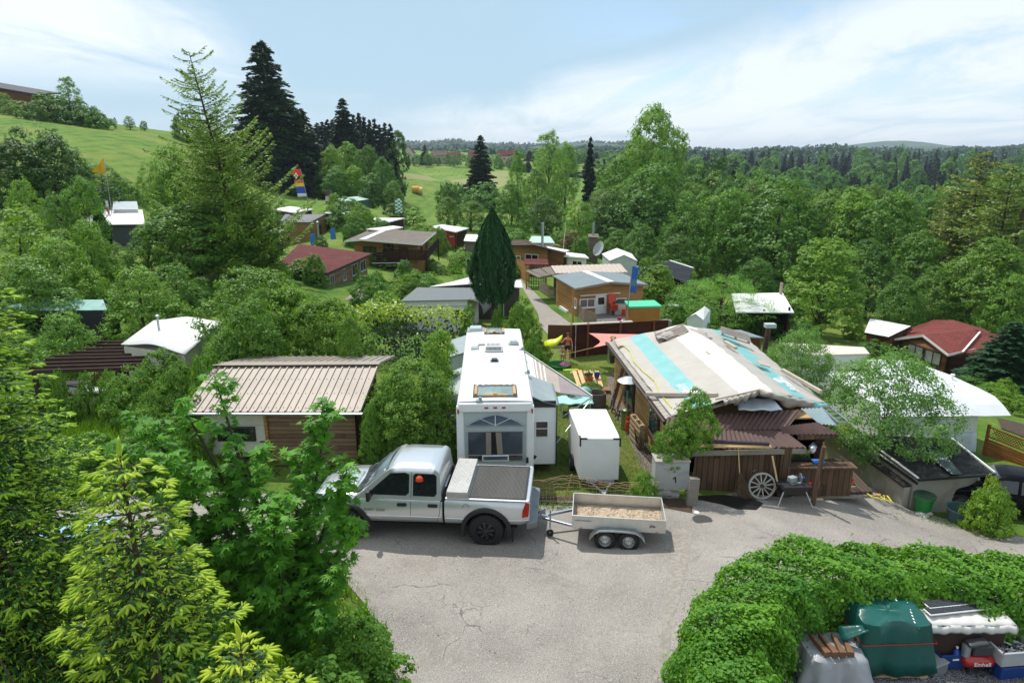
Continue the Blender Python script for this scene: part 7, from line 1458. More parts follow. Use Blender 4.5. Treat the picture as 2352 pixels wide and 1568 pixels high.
 # planters on the counter
 for i,(x,lb) in enumerate(((1375,'dark planter of herbs on the left of the plank counter'),(1455,'dark planter of herbs on the plank counter nearer the blue basket'))):
  c=ZP(g4,x,1060,.5); t=put('planter_box',lb,'planter',c,[('box',black,lambda m:m.box((0,0,.06),(.42,.16,.13)),{'bev':.01})]); f=FM(); r_=rng(5+i); n=160; C=np.stack([r_.uniform(-.2,.2,n),r_.uniform(-.08,.08,n),.12+r_.random(n)*.2],-1); f.leaves(C,r_.normal(0,.5,(n,3))+[0,0,1],.06,'oval',r=r_); mkobj('foliage',f.mesh('foliage',[L_broad]),t)
 # meter cabinet on its plinth
 c=ZP(g4,540,1268,.10); cabm=pm('stained_concrete_white',h('a9aaa8'),.8,var=.15,scale=2.5,col2=h('77776f'),mixr=(.52,.75))
 o=Wz(1542,1160,-.33); w0=Wz(*g4(420,1268),.13);
 t=thing('meter_cabinet','grey electricity cabinet marked 1 on a crumbling stone plinth','cabinet',o); sc=(Wz(*g4(655,1268),.13)-w0).x; a=w0-o
 m=MB(); m.bb(a.x,a.x+sc,a.y,a.y+.55,a.z,a.z+.92); m.build('box',cabm,t,bev=.015); m=MB(); m.bb(a.x-.02,a.x+sc+.02,a.y-.03,a.y+.6,a.z+.92,a.z+.97); m.build('lid',pm('warm_grey_lid',h('a39b92'),.8,var=.15),t,bev=.01)
 m=MB(); m.bar((a.x+sc*.62,a.y-.004,a.z+.24),(a.x+sc*.60,a.y-.004,a.z+.44),.035,.012,up=(0,1,0)); m.bar((a.x+sc*.60,a.y-.004,a.z+.44),(a.x+sc*.54,a.y-.004,a.z+.36),.03,.012,up=(0,1,0)); m.build('number',black,t)
 m=MB(); r=random.Random(9)
 for i in range(9):
  for j in range(3): s=.17; m.box((a.x+.16+j*.24+r.uniform(-.03,.03),a.y+.22+r.uniform(-.05,.05),.02+i*.055),(.26+r.uniform(-.05,.05),.38,.08+r.uniform(0,.03)),rz=r.uniform(-.2,.2))
 m.build('plinth',pm('crumbled_stone',h('a8a6a2'),.95,var=.25,scale=8,bump=.8,bs=20),t,bev=.02)
 # manhole
 c=G(*g4(755,1485)); put('manhole_cover','round dark manhole cover in the asphalt before the plank porch','manhole',c,[('cover',pm('cast_iron',h('3d3b38'),.7,var=.3,scale=20,bump=1,bs=60),lambda m:m.lathe([(0,.045),(.27,.045),(.28,.04),(.28,.0)],30)),('ring',M_asph,lambda m:m.lathe([(.285,.0),(.285,.036),(.32,.036),(.33,.0)],30))])
 put('white_stone','small pale stone on the asphalt by the manhole','stone',G(*g4(715,1442))+Vector((0,0,.03)),[('stone',white,lambda m:m.lathe([(0,0),(.07,.01),(.08,.05),(.04,.08),(0,.085)],9),{'smooth':60})])
 drape('wet_stain',[(p.x,p.y) for p in [G(*g4(x,y)) for x,y in((700,1320),(900,1310),(1100,1330),(1180,1370),(1130,1415),(1000,1410),(900,1380),(760,1350))]],pm('wet_asphalt',(.012,.012,.012,1),.35,var=.3,scale=5),.034,.3)
 # bins by the concrete shed
 zb=-1.93
 put('green_bin','green plastic tub with a loose dark lid against the concrete shed','bin',ZP(g5,1003,1280,-1.85),[('tub',green_p,lambda m:m.lathe([(0,0),(.25,0),(.27,.3),(.30,.60),(.28,.60),(.25,.05),(0,.05)],26),{'smooth':50}),('rim',green_p,lambda m:m.lathe([(.30,.56),(.34,.56),(.34,.64),(.30,.64)],26)),('lid',pm('dark_green_lid',h('2c4a33'),.6,var=.3),lambda m:m.lathe([(.35,.64),(.34,.67),(.0,.69)],26))])
 put('round_tub','big open grey-green round tub beside the golden bush','tub',ZP(g5,1262,1350,-1.97),[('tub',pm('grey_green_plastic',h('4d6868'),.5,var=.12),lambda m:m.lathe([(0,0),(.36,0),(.40,.25),(.47,.50),(.50,.50),(.50,.52),(.45,.52),(.38,.04),(0,.04)],34),{'smooth':50})])
 for i,(x,y,s) in enumerate(((1000,1312,.16),(1045,1300,.1))): put('stone',('larger' if i==0 else 'smaller')+' flat stone on the ground in front of the green tub','stone',ZP(g5,x,y,-1.85),[('stone',pm('crumbled_stone',h('a8a6a2'),.95),lambda m:m.lathe([(0,0),(s*1.3,.01),(s*1.4,.06),(s*.8,.11),(0,.12)],9),{'smooth':70})])
 # heater
 c=ZP(g4,222,838,-.55); put('patio_heater','tall steel patio heater with a white umbrella hood by the board wall','heater',c,[('tank_housing',pm('polished_steel',h('9aa07f'),.2,metal=.9,var=.2),lambda m:m.lathe([(0,0),(.21,0),(.21,.74),(.20,.80),(.05,.86),(0,.86)],26),{'smooth':40}),('pole',steel,lambda m:m.tube([(0,0,.8),(0,0,1.95)],.03,n=10)),('burner',pm('burner_mesh',h('22201e'),.6),lambda m:m.lathe([(.06,1.62),(.09,1.65),(.09,1.92),(.06,1.95)],14)),('hood',pm('hood_alu',h('d0d2d3'),.3,metal=.4,var=.05),lambda m:m.lathe([(.42,2.0),(.43,2.01),(.36,2.06),(.20,2.12),(.18,2.15),(.08,2.17),(0,2.17),(0,2.15),(.34,2.04),(.41,2.0)],34),{'smooth':50})])
 for i,(x,y,mt,lb) in enumerate(((242,868,pm('red_gas',h('b5331f'),.35,var=.1),'red gas bottle at the foot of the patio heater'),(268,888,pm('green_gas',h('1f8068'),.35,var=.1),'small green and grey gas bottle beside the red one'))):
  put('gas_bottle',lb,'gas bottle',ZP(g4,x,y,-.5),[('bottle',mt,lambda m:m.lathe([(0,0),(.13,.02),(.14,.08),(.14,.42),(.10,.52),(.03,.56),(0,.56)],20),{'smooth':50}),('valve',steel,lambda m:m.lathe([(.03,.55),(.03,.62),(0,.62)],8)),('collar',mt,lambda m:m.lathe([(.09,.52),(.10,.52),(.10,.64),(.09,.64)],16))])
 # pallets leaning on edge against the wall
 for k,(x,y,lb) in enumerate(((320,905,'upright wooden pallet planter beside the gas bottles'),)):
  t=thing('wooden_pallet',lb,'pallet',ZP(g4,x-10,y+45,-.5),R(98)); m=MB(); pw=pm('raw_pallet_wood',h('a8906e'),.9,var=.2)
  for j in range(5): m.bb(-.6,.6,-.03,0,.06+j*.2,.17+j*.2); m.bb(-.6,.6,.16,.19,.06+j*.2,.17+j*.2)
  for j in(-1,0,1): m.bb(j*.52-.05,j*.52+.05,0,.16,.0,1.0)
  m.build('slats',pw,t)
 t=thing('lattice_trellis','dark diamond trellis leaning on the left house wall','trellis',ZP(g4,370,1060,-.45),R(100)); m=MB()
 for i in range(14):
  for s_ in(-1,1):
   x0=-1.1+i*.17; x1=x0+s_*.55; m.bar((max(-1.1,min(1.1,x0)),0,0),(max(-1.1,min(1.1,x1)),.12,.75),.012,.02)
 m.build('lath',pm('dark_lath',h('3b332b'),.9),t)
 # ladders and sash leaning at the far side wall
 for i,(x,y,ht,lb) in enumerate(((150,745,1.5,'grey-brown wooden frame leaning on the board wall'),(115,690,1.7,'thin wooden ladder leaning beyond the brown frame'),(130,700,1.9,'second pole frame leaning on the far board wall'))):
  t=thing('leaning_frame' if i!=1 else 'wooden_ladder',lb,'frame' if i!=1 else 'ladder',ZP(g4,x,y,-.55),R(80)); m=MB()
  m.bar((-.28,0,0),(-.28,-.42,ht),.07,.05); m.bar((.28,0,0),(.28,-.42,ht),.07,.05)
  for k in range(2 if i!=1 else 6): u=(k+.1)/(1.1 if i!=1 else 6); m.bar((-.28,-.42*u,ht*u),(.28,-.42*u,ht*u),.05,.05)
  m.build('frame',W_old if i else pm('brown_frame',h('7a5f48'),.8),t)
 # hanging plant in a black pot at far corner
 c=ZP(g4,130,385,-.2); t=put('potted_plant','tall climbing plant in a black pot at the far corner of the tarpaulin house','plant',c,[('pot',black,lambda m:m.lathe([(0,0),(.14,0),(.18,.4),(0,.38)],16))]); f=FM(); r_=rng(8); n=260; a=r_.uniform(0,6.28,n); z=.4+r_.random(n)*1.0; C=np.stack([.16*np.cos(a)*r_.random(n)**.5,.16*np.sin(a)*r_.random(n)**.5,z],-1); f.leaves(C,r_.normal(0,.6,(n,3))+[0,0,.6],.10,'oval',r=r_); mkobj('foliage',f.mesh('foliage',[L_broad]),t)
props()
def yard_things():
 # brown board fence with posts + sail shade
 a=Wz(1313,832,-1.25); b=Wz(1440,832,-1.25); g=-1.3
 zt=.72
 fp=[Wz(1310,830,-1.25),Wz(1530,815,-1.2)]; o=fp[0]; t=thing('board_fence','tall dark red-brown board fence behind the pink sun sail','fence',o); d=(fp[1]-fp[0]); d.z=0; Lf=d.length; d.normalize(); H_=2.15; fm=planks('red_brown_stain',h('2e1510',.9),h('5a2e1e',.9),wd=.155)
 m=MB(); m.bar(Vector((0,0,H_/2)),d*Lf+Vector((0,0,H_/2)),.05,H_); m.build('boards',fm,t); m=MB(); m.bar(Vector((-.1,0,H_+.03)),d*Lf*.62+Vector((0,0,H_+.03)),.30,.05); m.build('cap_board',pm('bleached_timber',h('c1b49f'),.8),t)
 for u in(0,.17,.5,.85): m=MB(); m.bar(d*Lf*u+Vector((0,-.06,0)),d*Lf*u+Vector((0,-.06,H_+.08)),.12,.12); m.build('post',pm('stained_post',h('6a3a20'),.8,var=.2),t)
 m=MB(); p=d*Lf*.045+Vector((0,-.16,0))
 for k in range(11): m.tube([p+Vector((0,0,.9+k*.12)),p+Vector((0,0,.96+k*.12))],.022,n=5)
 m.tube([p,p+Vector((0,0,.9))],.022,n=5); m.build('chain_light_string',white,t)
 t=thing('board_fence','low brown board fence left of the bikini-clad person','fence',Wz(1258,800,-1.2)); m=MB(); m.bar((0,.2,.75),(1.9,.2,.70),.05,1.35); m.build('boards',pm('stained_board',h('5c3a24'),.8,var=.2),t)
 pz_=Wz(1314,806,-1.0); t=thing('wooden_post','tall thin unpainted post rising above the board fence','post',Vector((pz_.x,pz_.y,-1.3))); m=MB(); top=4.05; m.bar((0,0,0),(0,0,top),.10,.10); m.build('post',pm('honey_post',h('a67c48'),.7,var=.15),t); m=MB(); m.tube([(0,0,top-.5),(0,0,top)],.055); m.build('tip',pm('burnt_tip',h('4a3324'),.8),t)
 # pink sail
 P=[E(g3,1235,195,.68),E(g3,1530,212,.62),Wz(1395,795,1.35)+Vector((.2,0,0)),E(g3,1235,312,.15)]
 P=[Wz(1368,765,.75),Wz(1470,772,.8),Wz(1398,797,.9),Wz(1362,804,.4)]; P=[Wz(*f3(800,1052),.72),Wz(*f3(1240,1062),.78),Wz(*f3(1130,1110),1.2),Wz(*f3(830,1172),.35)]
 o=P[0]; t=thing('sun_sail','pink sun sail stretched from the board fence to the tarpaulin house','shade sail',o); q=[p-o for p in P]
 n=16; m=MB()
 for j in range(n+1):
  for i in range(n+1):
   u=i/n;v=j/n; p=(q[0]*(1-u)+q[1]*u)*(1-v)+(q[3]*(1-u)+q[2]*u)*v
   cen=(q[0]+q[1]+q[2]+q[3])/4; e=math.sin(PI*v)*(1-u)**2*.42+.05*math.sin(PI*u)*( (1-v)**2+v*v); p=p.lerp(Vector((cen.x,cen.y,p.z)),min(.9,e)); m.v.append(tuple(p+Vector((0,0,-.10*math.sin(PI*u)*math.sin(PI*v)))))
 for j in range(n):
  for i in range(n): k=j*(n+1)+i; m.f.append((k,k+1,k+n+2,k+n+1)); m.m.append(0)
 m.build('cloth',pm('salmon_cloth',h('e08a80',.95),.8,var=.04),t,smooth=80,solid=.006); m=MB(); e=Wz(*f3(560,1235),-.5)-o; m.tube([q[3],e],.02,n=5); m.build('guy_rope',pm('rope',h('a88f6a'),.8),t)
 pp=Wz(*f3(955,1330),-1.2); put('metal_post','grey steel post standing at the pile of timber','post',pp,[('post',steel,lambda m:m.tube([(0,0,0),(0,0,1.75)],.05,n=10))])
 # planks on trestle
 c=Wz(1356,885,-.75); r=random.Random(3)
 t=thing('plank_stack','stack of pale new boards on the gravel before the fence','planks',Wz(1352,893,-1.0)); nw=pm('fresh_timber',h('cfae7c'),.8,var=.12)
 for k in range(5): m=MB(); x=-.55+k*.26; m.bar((x,-.9,.42),(x+.03*k-.05,1.5+.1*(k%2),.45),.20,.035); m.build('board',nw,t)
 m=MB()
 for k in range(6): m.bar((-.5,-1.0+.02*k,.05+k*.06),(.9,-1.0,.05+k*.06),.5,.04)
 m.build('lower_boards',pm('pallet_boards',h('8a6340'),.85,var=.2),t)
 def pot(lb,x,y,z,s,mt,plant_=False,seed=1,rr=.16):
  t=put('flower_pot',lb,'pot',Wz(*g3(x,y),z),[('pot',mt,lambda m:m.lathe([(0,0),(rr*.7,0),(rr,s),(rr*1.08,s),(rr*1.08,s+.04),(rr*.9,s+.04),(rr*.65,.05),(0,.05)],20),{'smooth':50})])
  if plant_:
   f=FM(); q_=rng(seed); n=70; C=q_.normal(0,1,(n,3))*[rr*.8,rr*.8,.12]+[0,0,s+.15]; f.leaves(C,q_.normal(0,.5,(n,3))+[0,0,1],.09,'oval',r=q_); mkobj('foliage',f.mesh('foliage',[L_broad]),t)
 terr=pm('terracotta',h('a0522d'),.8,var=.1); pot('terracotta flower pot standing in front of the boards',1218,585,-.62,.30,terr,rr=.2); pot('dark plastic pot with soil standing on the new boards',1213,548,-.5,.22,black,True,4,.2); pot('blue pot full of pens or tools on the new boards',1277,540,-.5,.22,pm('royal_blue',h('2a2f9a'),.4),rr=.15)
 put('round_planter','black half-barrel planter with leafy plants by the awning tip','planter',Wz(*g3(1235,690),-.95),[('barrel',black,lambda m:m.lathe([(0,0),(.40,0),(.50,.4),(.50,.55),(.46,.55),(.42,.35),(0,.35)],26),{'smooth':50}),('band',M_rvg,lambda m:m.lathe([(.505,.40),(.515,.40),(.515,.44),(.505,.44)],26))])
 plant('b3',Wz(*g3(1230,640),-.60),.22,.42,label='leafy herbs growing in the black half-barrel planter',cat='plant',trunk=False,name='herb_plant')
 put('round_barrel','weathered open wooden barrel behind the box trailer','barrel',Wz(*g3(1270,770),-.85),[('barrel',W_grey,lambda m:m.lathe([(0,0),(.42,0),(.46,.35),(.42,.75),(.38,.75),(.38,.1),(0,.1)],22),{'smooth':40})])
 put('folding_chair','dark green slatted garden chair facing the barrel','chair',Wz(*g3(1100,800),-.8),[('backrest',pm('dark_green_plastic',h('20332e'),.5),lambda m:[m.box((0,.1-.02*k,.55+.12*k),(.52,.03,.07)) for k in range(5)]+[m.bar((s*.26,.1,.4),(s*.26,.0,1.12),.04,.04) for s in(-1,1)]),('seat',pm('dark_green_plastic',h('20332e'),.5),lambda m:m.box((0,-.18,.42),(.50,.48,.03))),('leg',pm('dark_green_plastic',h('20332e'),.5),lambda m:[m.bar((s*.24,.1,.42),(s*.24,-.36,0),.03,.03) for s in(-1,1)]+[m.bar((s*.24,-.36,.42),(s*.24,.16,0),.03,.03) for s in(-1,1)])],rz=R(6))
 put('garden_table','pale turquoise cloth-covered garden table behind the box trailer','table',Wz(*g3(1110,830),-.85),[('table_top',pm('turquoise_cloth',h('9fcdc6'),.7,var=.1),lambda m:m.sheet((-.75,-.5,.72),(.75,-.5,.72),(.75,.5,.72),(-.75,.5,.72),14,8,lambda u,v:Vector((0,0,.03*math.sin(u*15+v*5)))),{'solid':.03,'smooth':60}),('leg',T_frame,lambda m:[m.bar((a_*.6,b_*.4,0),(a_*.6,b_*.4,.7),.05,.05) for a_ in(-1,1) for b_ in(-1,1)])])
 put('covered_grill','round grill under a pale green cover by the garden table','grill',Wz(*g3(1180,770),-.85),[('cover',pm('pale_green_cover',h('7fa59e'),.6,var=.15),lambda m:m.lathe([(.34,0),(.32,.3),(.36,.62),(.30,.85),(.14,.98),(0,1.0)],22),{'smooth':60})])
 # toys
 toys=[('paddling_pool','round dark green paddling tub near the hedge',985,468,pm('green_plastic',h('15503a'),.4),lambda m:m.lathe([(0,0),(.55,0),(.62,.28),(.58,.28),(.52,.05),(0,.05)],28)),
  ('toy_scooter','lime and orange plastic toy lying in the grass',1075,495,pm('lime_plastic',h('a5d83a'),.4,col2=h('f2a01e'),mixr=(.5,.52),scale=2.5),lambda m:(m.box((0,0,.08),(.8,.22,.12)),m.lathe([(0,0),(.12,0),(.12,.08),(0,.08)],12,(.3,-.1,.1)))),
  ('toy_bucket','white toy bowl beside the lime toy',1100,512,white,lambda m:m.lathe([(0,0),(.14,0),(.19,.12),(.17,.12),(0,.03)],16)),
  ('toy_truck','red toy pieces in the grass near the awning',1108,528,M_lampred,lambda m:(m.box((0,0,.08),(.35,.2,.14)),m.box((.2,.1,.1),(.18,.16,.18)))),
  ('toy_ball','small blue ball in the gravel beside the boards',1140,517,blue_p,lambda m:m.lathe([(0,0),(.07,.03),(.09,.09),(.07,.15),(0,.18)],12)),
  ('toy_bag','purple and red bundle of toys in the grass',1035,462,pm('purple_fabric',h('4e2350'),.7,col2=h('a32a4a'),mixr=(.5,.55)),lambda m:m.lathe([(0,0),(.32,.04),(.34,.18),(.16,.3),(0,.32)],12))]
 for nm,lb,x,y,mt,fn in toys: put(nm,lb,'toy',Wz(*g3(x,y),-1.02),[('body',mt,fn,{'bev':.02,'smooth':50})])
 # net fence behind the trailer
 a,b=Wz(1212,1152,-.2),Wz(1512,1160,-.15); t=thing('net_fence','sagging rope net fence between the camper and the grey cabinet','fence',a); r=random.Random(2); D=b-a; L_=D.length
 m=MB(); nx,nz=34,7; pt={}
 for i in range(nx+1):
  u=i/nx; hh=.78+.12*math.cos((u-.33)*9) if u<.6 else .70+.1*(u-.6)
  for k in range(nz+1): pt[i,k]=D*u+Vector((r.uniform(-.03,.03),r.uniform(-.05,.05)+.25*math.sin(k/nz*PI),hh*k/nz+.03+r.uniform(-.02,.02)))
 for i in range(nx+1):
  for k in range(nz+1):
   if i<nx: m.tube([pt[i,k],pt[i+1,k]],.006,n=3,cap=False)
   if k<nz: m.tube([pt[i,k],pt[i,k+1]],.006,n=3,cap=False)
 m.build('net',pm('rope',h('a88f6a'),.8),t)
 for u,l in((.30,.15),(.78,.0)): m=MB(); m.tube([D*u+Vector((-l,-.15,-.1)),D*u+Vector((l,.05,.95 if l else .6))],.018,n=6); m.build('stake',pm('stake_wood',h('9c8a68'),.8),t)
 put('timber_edging','weathered timber edging beam along the verge behind the trailer','beam',a+Vector((0,.05,-.15)),[('beam',W_grey,lambda m:m.bar((0,0,.08),D+Vector((.2,0,.08)),.12,.18))])
 # furniture at the blue-grey cabin
 def F(x,y,z=-.95): return Wz(*f3(x,y),z)
 gy=Hs(*F(800,890)[:2])
 put('round_table_top','round tan table top stood on edge against the cabin wall','table',G(*f3(800,893))+Vector((0,-.2,0)),[('disc',pm('tan_laminate',h('9a7f5e'),.6,var=.08),lambda m:m.lathe([(0,-.03),(.62,-.03),(.62,.03),(0,.03)],30,(0,0,.66),axis='y')),('leg',black,lambda m:(m.bar((-.3,-.1,.3),(.3,-.1,.3),.04,.04),m.bar((-.25,-.1,.0),(-.25,-.1,.6),.04,.04),m.bar((.25,-.1,0),(.25,-.1,.6),.04,.04)))])
 t=thing('stacked_chairs','stack of orange-red garden chairs beside the white cabin door','chairs',G(*f3(1003,905))); org=pm('orange_red_fabric',h('c9452a'),.6)
 for k in range(6): m=MB(); m.box((0,0,.42+k*.07),(.52,.5,.035)); m.build('seat',org,t)
 m=MB(); m.box((-.12,.30,1.15),(.5,.06,.7),rx=-.2); m.build('backrest',org,t); m=MB(); [m.bar((s*.24,q,0),(s*.24,q,.8),.03,.03) for s in(-1,1) for q in(-.22,.22)]; m.build('leg',steel,t)
 put('cushion_box','grey storage box with dark green lid right of the orange chairs','box',G(*f3(1062,900)),[('box',P_crm,lambda m:m.box((0,0,.45),(.95,.6,.9)),{'bev':.03}),('lid',pm('dark_green_lid2',h('1f4a3c'),.6),lambda m:m.box((0,0,.94),(1.15,.75,.08)),{'bev':.03})])
 put('seat_cushion','orange fabric pad leaning on the grey storage box','cushion',G(*f3(1090,905))+Vector((0,-.3,0)),[('pad',pm('orange_red_fabric',h('c9452a'),.6),lambda m:m.box((0,0,.28),(.5,.1,.5),rx=.2),{'bev':.03})])
 b=bld('playhouse','tan plywood hut with a bright green sheet roof in front of the cabin','hut',[E(f3,1130,835,.55),E(f3,1398,828,.55),E(f3,1335,780,.75),E(f3,1090,788,.75)],wm=pm('ochre_plywood',h('a8702a',.9),.7,var=.12,scale=1.5),rm=pm('mint_green_sheet',h('4fc79a',.95),.5,var=.05),over=.08,th=.10,base=Hs(*F(1180,960)[:2]))
 t=thing('log_pile','pile of old boards under grey sacking below the tan hut','woodpile',G(*f3(1290,1015))); m=MB(); r=random.Random(5)
 for i in range(26): z=.1+.11*(i//5); m.bar((-1.3+r.uniform(-.1,.2),-.3+.15*(i%5),z),(1.3+r.uniform(-.3,.2),-.3+.15*(i%5)+r.uniform(-.08,.08),z+r.uniform(-.02,.05)),.12,.08)
 m.build('boards',pm('grey_pallet_wood',h('8d857c'),.9),t); m=MB(); m.sheet((-1.2,-.42,.05),(1.3,-.42,.05),(1.25,-.28,.72),(-1.1,-.28,.72),24,6,lambda u,v:Vector((0,-.05*math.sin(u*19)-.04*math.sin(v*4),0))); m.build('sacking',pm('grey_sacking',h('857c72'),.9,var=.2),t,smooth=60,solid=.01)
 # picket fence along the lane, gates further up
 def fence(nm,lb,pts,ht,mt,sp,wd,arch=0,jit=.03):
  o=pts[0]; t=thing(nm,lb,'fence',o); m=MB(); r=random.Random(1); rl=MB()
  for a_,b_ in zip(pts[:-1],pts[1:]):
   d=b_-a_; n=max(1,int(d.length/sp))
   for i in range(n): p=a_+d*((i+.5)/n)-o; hh=ht+(arch*abs(math.sin(PI*i/6)) if arch else r.uniform(-jit,jit)); dn=d.normalized(); m.bar(p,p+Vector((0,0,hh)),wd,.02,up=(dn.y,-dn.x,0))
   for z in(ht*.25,ht*.75): rl.bar(a_-o+Vector((0,.03,z)),b_-o+Vector((0,.03,z)),.03,.06)
  m.build('picket',mt,t); rl.build('rail',mt,t); return t
 fence('picket_fence','low grey picket fence along the lane by the tan cabin',[G(*f3(x,y)) for x,y in((650,870),(760,965),(860,1008))],.95,pm('grey_pickets',h('857767'),.9,var=.15),.13,.10)
 fence('picket_fence','low grey picket fence further up the lane beyond the tan cabin',[G(*f3(x,y)) for x,y in((390,705),(470,760),(530,775))],.95,pm('grey_pickets',h('857767'),.9),.16,.10)
 fence('arched_fence','honey-brown fence panels with arched tops beside the cypress',[G(*f3(x,y)) for x,y in((200,580),(240,605),(290,630),(312,640))],1.7,W_tan,.17,.17,arch=.28)
 t=put('lattice_shelter','small lattice-sided shelter with a dark red roof at the lane edge','shelter',G(*f3(365,675)),[('roof',R_red,lambda m:m.slab((-1.1,-.9,2.3),(1.1,-.9,2.25),(1.1,1.1,2.45),(-1.1,1.1,2.5),.08)),('post',W_tan,lambda m:[m.bar((a_,b_,0),(a_,b_,2.3),.14,.14) for a_ in(-.9,.9) for b_ in(-.8,.9)]),('lattice',pm('dark_lath',h('3b332b'),.9),lambda m:[m.bar((-.9+i*.22,-.8,0),(-.9+i*.22,-.8,2.2),.05,.03) for i in range(8)]+[m.bar((-.9,-.8,.2+i*.25),(.9,-.8,.2+i*.25),.03,.05) for i in range(8)])])
 for x,y,c_,lb in((815,935,'c8c23a','yellow flower pot beside the grey pickets by the cabin'),(1050,955,'a83258','small pink pot on the paved yard edge')):
  put('flower_pot',lb,'pot',G(*f3(x,y)),[('pot',pm('pot_'+c_,h(c_),.5),lambda m:m.lathe([(0,0),(.12,0),(.16,.28),(.12,.28),(0,.1)],12))])
 for i,(x,y) in enumerate(((845,970),(915,1008),(1070,1000),(1048,1000))):
  put('garden_ornament',('terracotta','grey','pale round','dark')[i]+' garden ornament on the lawn edge by the tan cabin','ornament',G(*f3(x,y)),[('figure',(terr,M_grey,white,black)[i],lambda m:m.lathe([(0,0),(.13,0),(.15,.15),(.08,.28),(.11,.36),(.06,.46),(0,.47)],12),{'smooth':60})])
 put('white_garden_table','small white table in the long grass behind the tan hut','table',G(*f3(1490,890)),[('table_top',T_frame,lambda m:m.box((0,0,.68),(1.1,.7,.05))),('leg',T_frame,lambda m:[m.bar((a_*.45,b_*.25,0),(a_*.45,b_*.25,.66),.05,.05) for a_ in(-1,1) for b_ in(-1,1)])])
 # satellite dishes
 def dish(lb,p,ht,r_,rz):
  put('satellite_dish',lb,'dish',p,[('mast',steel,lambda m:m.tube([(0,0,0),(0,0,ht)],.03,n=8)),('reflector',pm('dish_grey',h('a5acad'),.4),lambda m:m.lathe([(0,0),(r_*.5,.03),(r_,.13),(r_,.14),(r_*.5,.045),(0,.015)],26,(0,-.05,ht+.1),M=Matrix.Rotation(R(65),3,'X')),{'smooth':50}),('arm',steel,lambda m:m.tube([(0,-.1,ht-.2),(0,-.75,ht-.05)],.015,n=5)),('receiver',T_frame,lambda m:m.box((0,-.78,ht),(.1,.14,.1)),{'bev':.02})],rz=rz)
 p=G(*f3(100,990)); dish('grey satellite dish on a mast beside the round hedge bush',p,2.6,.62,R(-120))
 p=G(*f3(880,500)); dish('pale satellite dish near the white party tent',p,1.9,.9,R(-60))
 # flags
 def flag(lb,p,ht,cols,w_,h0,horiz=False,lean=0,tri=False):
  t=thing('flag_pole',lb,'flagpole',p); m=MB(); m.tube([(0,0,0),(lean,0,ht)],[.045,.025],n=8); m.build('pole',steel,t)
  mats=[pm('flag_'+c,h(c),.8,var=.03) for c in cols]; m=MB(); n=24; k=8; hh=h0
  for i in range(n+1):
   for j in range(k+1):
    u=i/n; v=j/k; ww=w_*(u+.05 if tri else 1); m.v.append((lean*(1-u*hh/ht)-v*ww+.0,.10*math.sin(v*5+u*6)*v,ht-.08-u*hh+(.15*v if tri else -.06*v)))
  for i in range(n):
   for j in range(k): q=i*(k+1)+j; m.f.append((q,q+1,q+k+2,q+k+1)); m.m.append(min(len(cols)-1,int(i/n*len(cols))) if not horiz else (i//3+j//3)%len(cols))
  m.build('flag',mats,t,smooth=70,solid=.005); return t
 def scalep(px,py,base): g_=G(*base); top=W(px,py,g_.y); return g_,top.z-g_.z
 g_,ht=scalep(*f2(345,215),f2(380,590)); t=flag('flagpole with a tall banner striped red, black, yellow and blue',g_,ht,['d8402a','d8402a','2a2424','d8502a','e8c030','2a4aa8','2a4aa8','d0d4e0'],1.5,ht*.62,lean=-1.2)
 m=MB(); m.bar((-1.9,-.3,ht-1.6),(-1.9,-.3,ht-.7),.25,.03); m.bar((-2.25,-.3,ht-1.15),(-1.55,-.3,ht-1.15),.03,.25); m.build('emblem',white,t)
 g_,ht=scalep(*f2(1093,465),f2(1105,700)); flag('flagpole with a drooping green and white patterned flag',g_,ht,['2f8a5a','d8e0da'],-1.1,ht*.52,horiz=True)
 g_,ht=scalep(*f3(1118,492),f3(1100,1015)); flag('flagpole with a furled blue flag before the tan cabin',g_,ht,['2a5fb0','2a5fb0','5a7a9a','2a5fb0'],-.42,1.7,lean=.25)
 g_,ht=scalep(*f1(803,903),(262,520)); flag('tall flagpole with a yellow triangular flag on the left slope',g_,ht,['e0b020'],1.5,1.5,tri=True)
 g_,ht=scalep(*f1(833,1215),(258,530)); flag('short flagpole with a furled white and red flag by the marquee',g_,ht,['c8c8cc','b04040','c8c8cc'],.25,2.0)
 g_,ht=scalep(*f2(552,398),f2(558,545)); flag('flagpole with a small dark flag by the mint-roofed shed',g_,ht,['5a3a40','c0b8b8'],1.0,1.8)
 for px,py,b_,lb in(((600),(150),(583,430),'thin bare white mast near the purple tree'),):
  g_,ht=scalep(*f3(px,py),f3(*b_)); put('mast',lb,'mast',g_,[('mast',T_frame,lambda m:m.tube([(0,0,0),(.3,0,ht)],[.06,.03],n=6))])
 for i,(px,py,b_) in enumerate(((262,985,(290,1160)),(278,970,(300,1165)))):
  g_,ht=scalep(*f1(px,py),f1(*b_)); put('mast',('left' if i==0 else 'right')+' of two thin grey masts before the big round tree on the left','mast',g_,[('mast',steel,lambda m:m.tube([(0,0,0),(-.25,0,ht)],.04,n=6))])
 g_,ht=scalep(*f1(603,950),f1(640,1180)); put('chimney_flue','round grey flue with a cap below the meadow','chimney',g_,[('pipe',M_grey,lambda m:m.tube([(0,0,0),(0,0,ht-.5)],.28,n=12)),('cap',M_grey,lambda m:m.lathe([(0,0),(.36,-.3),(.36,-.45),(0,-.45)],14,(0,0,ht)))])
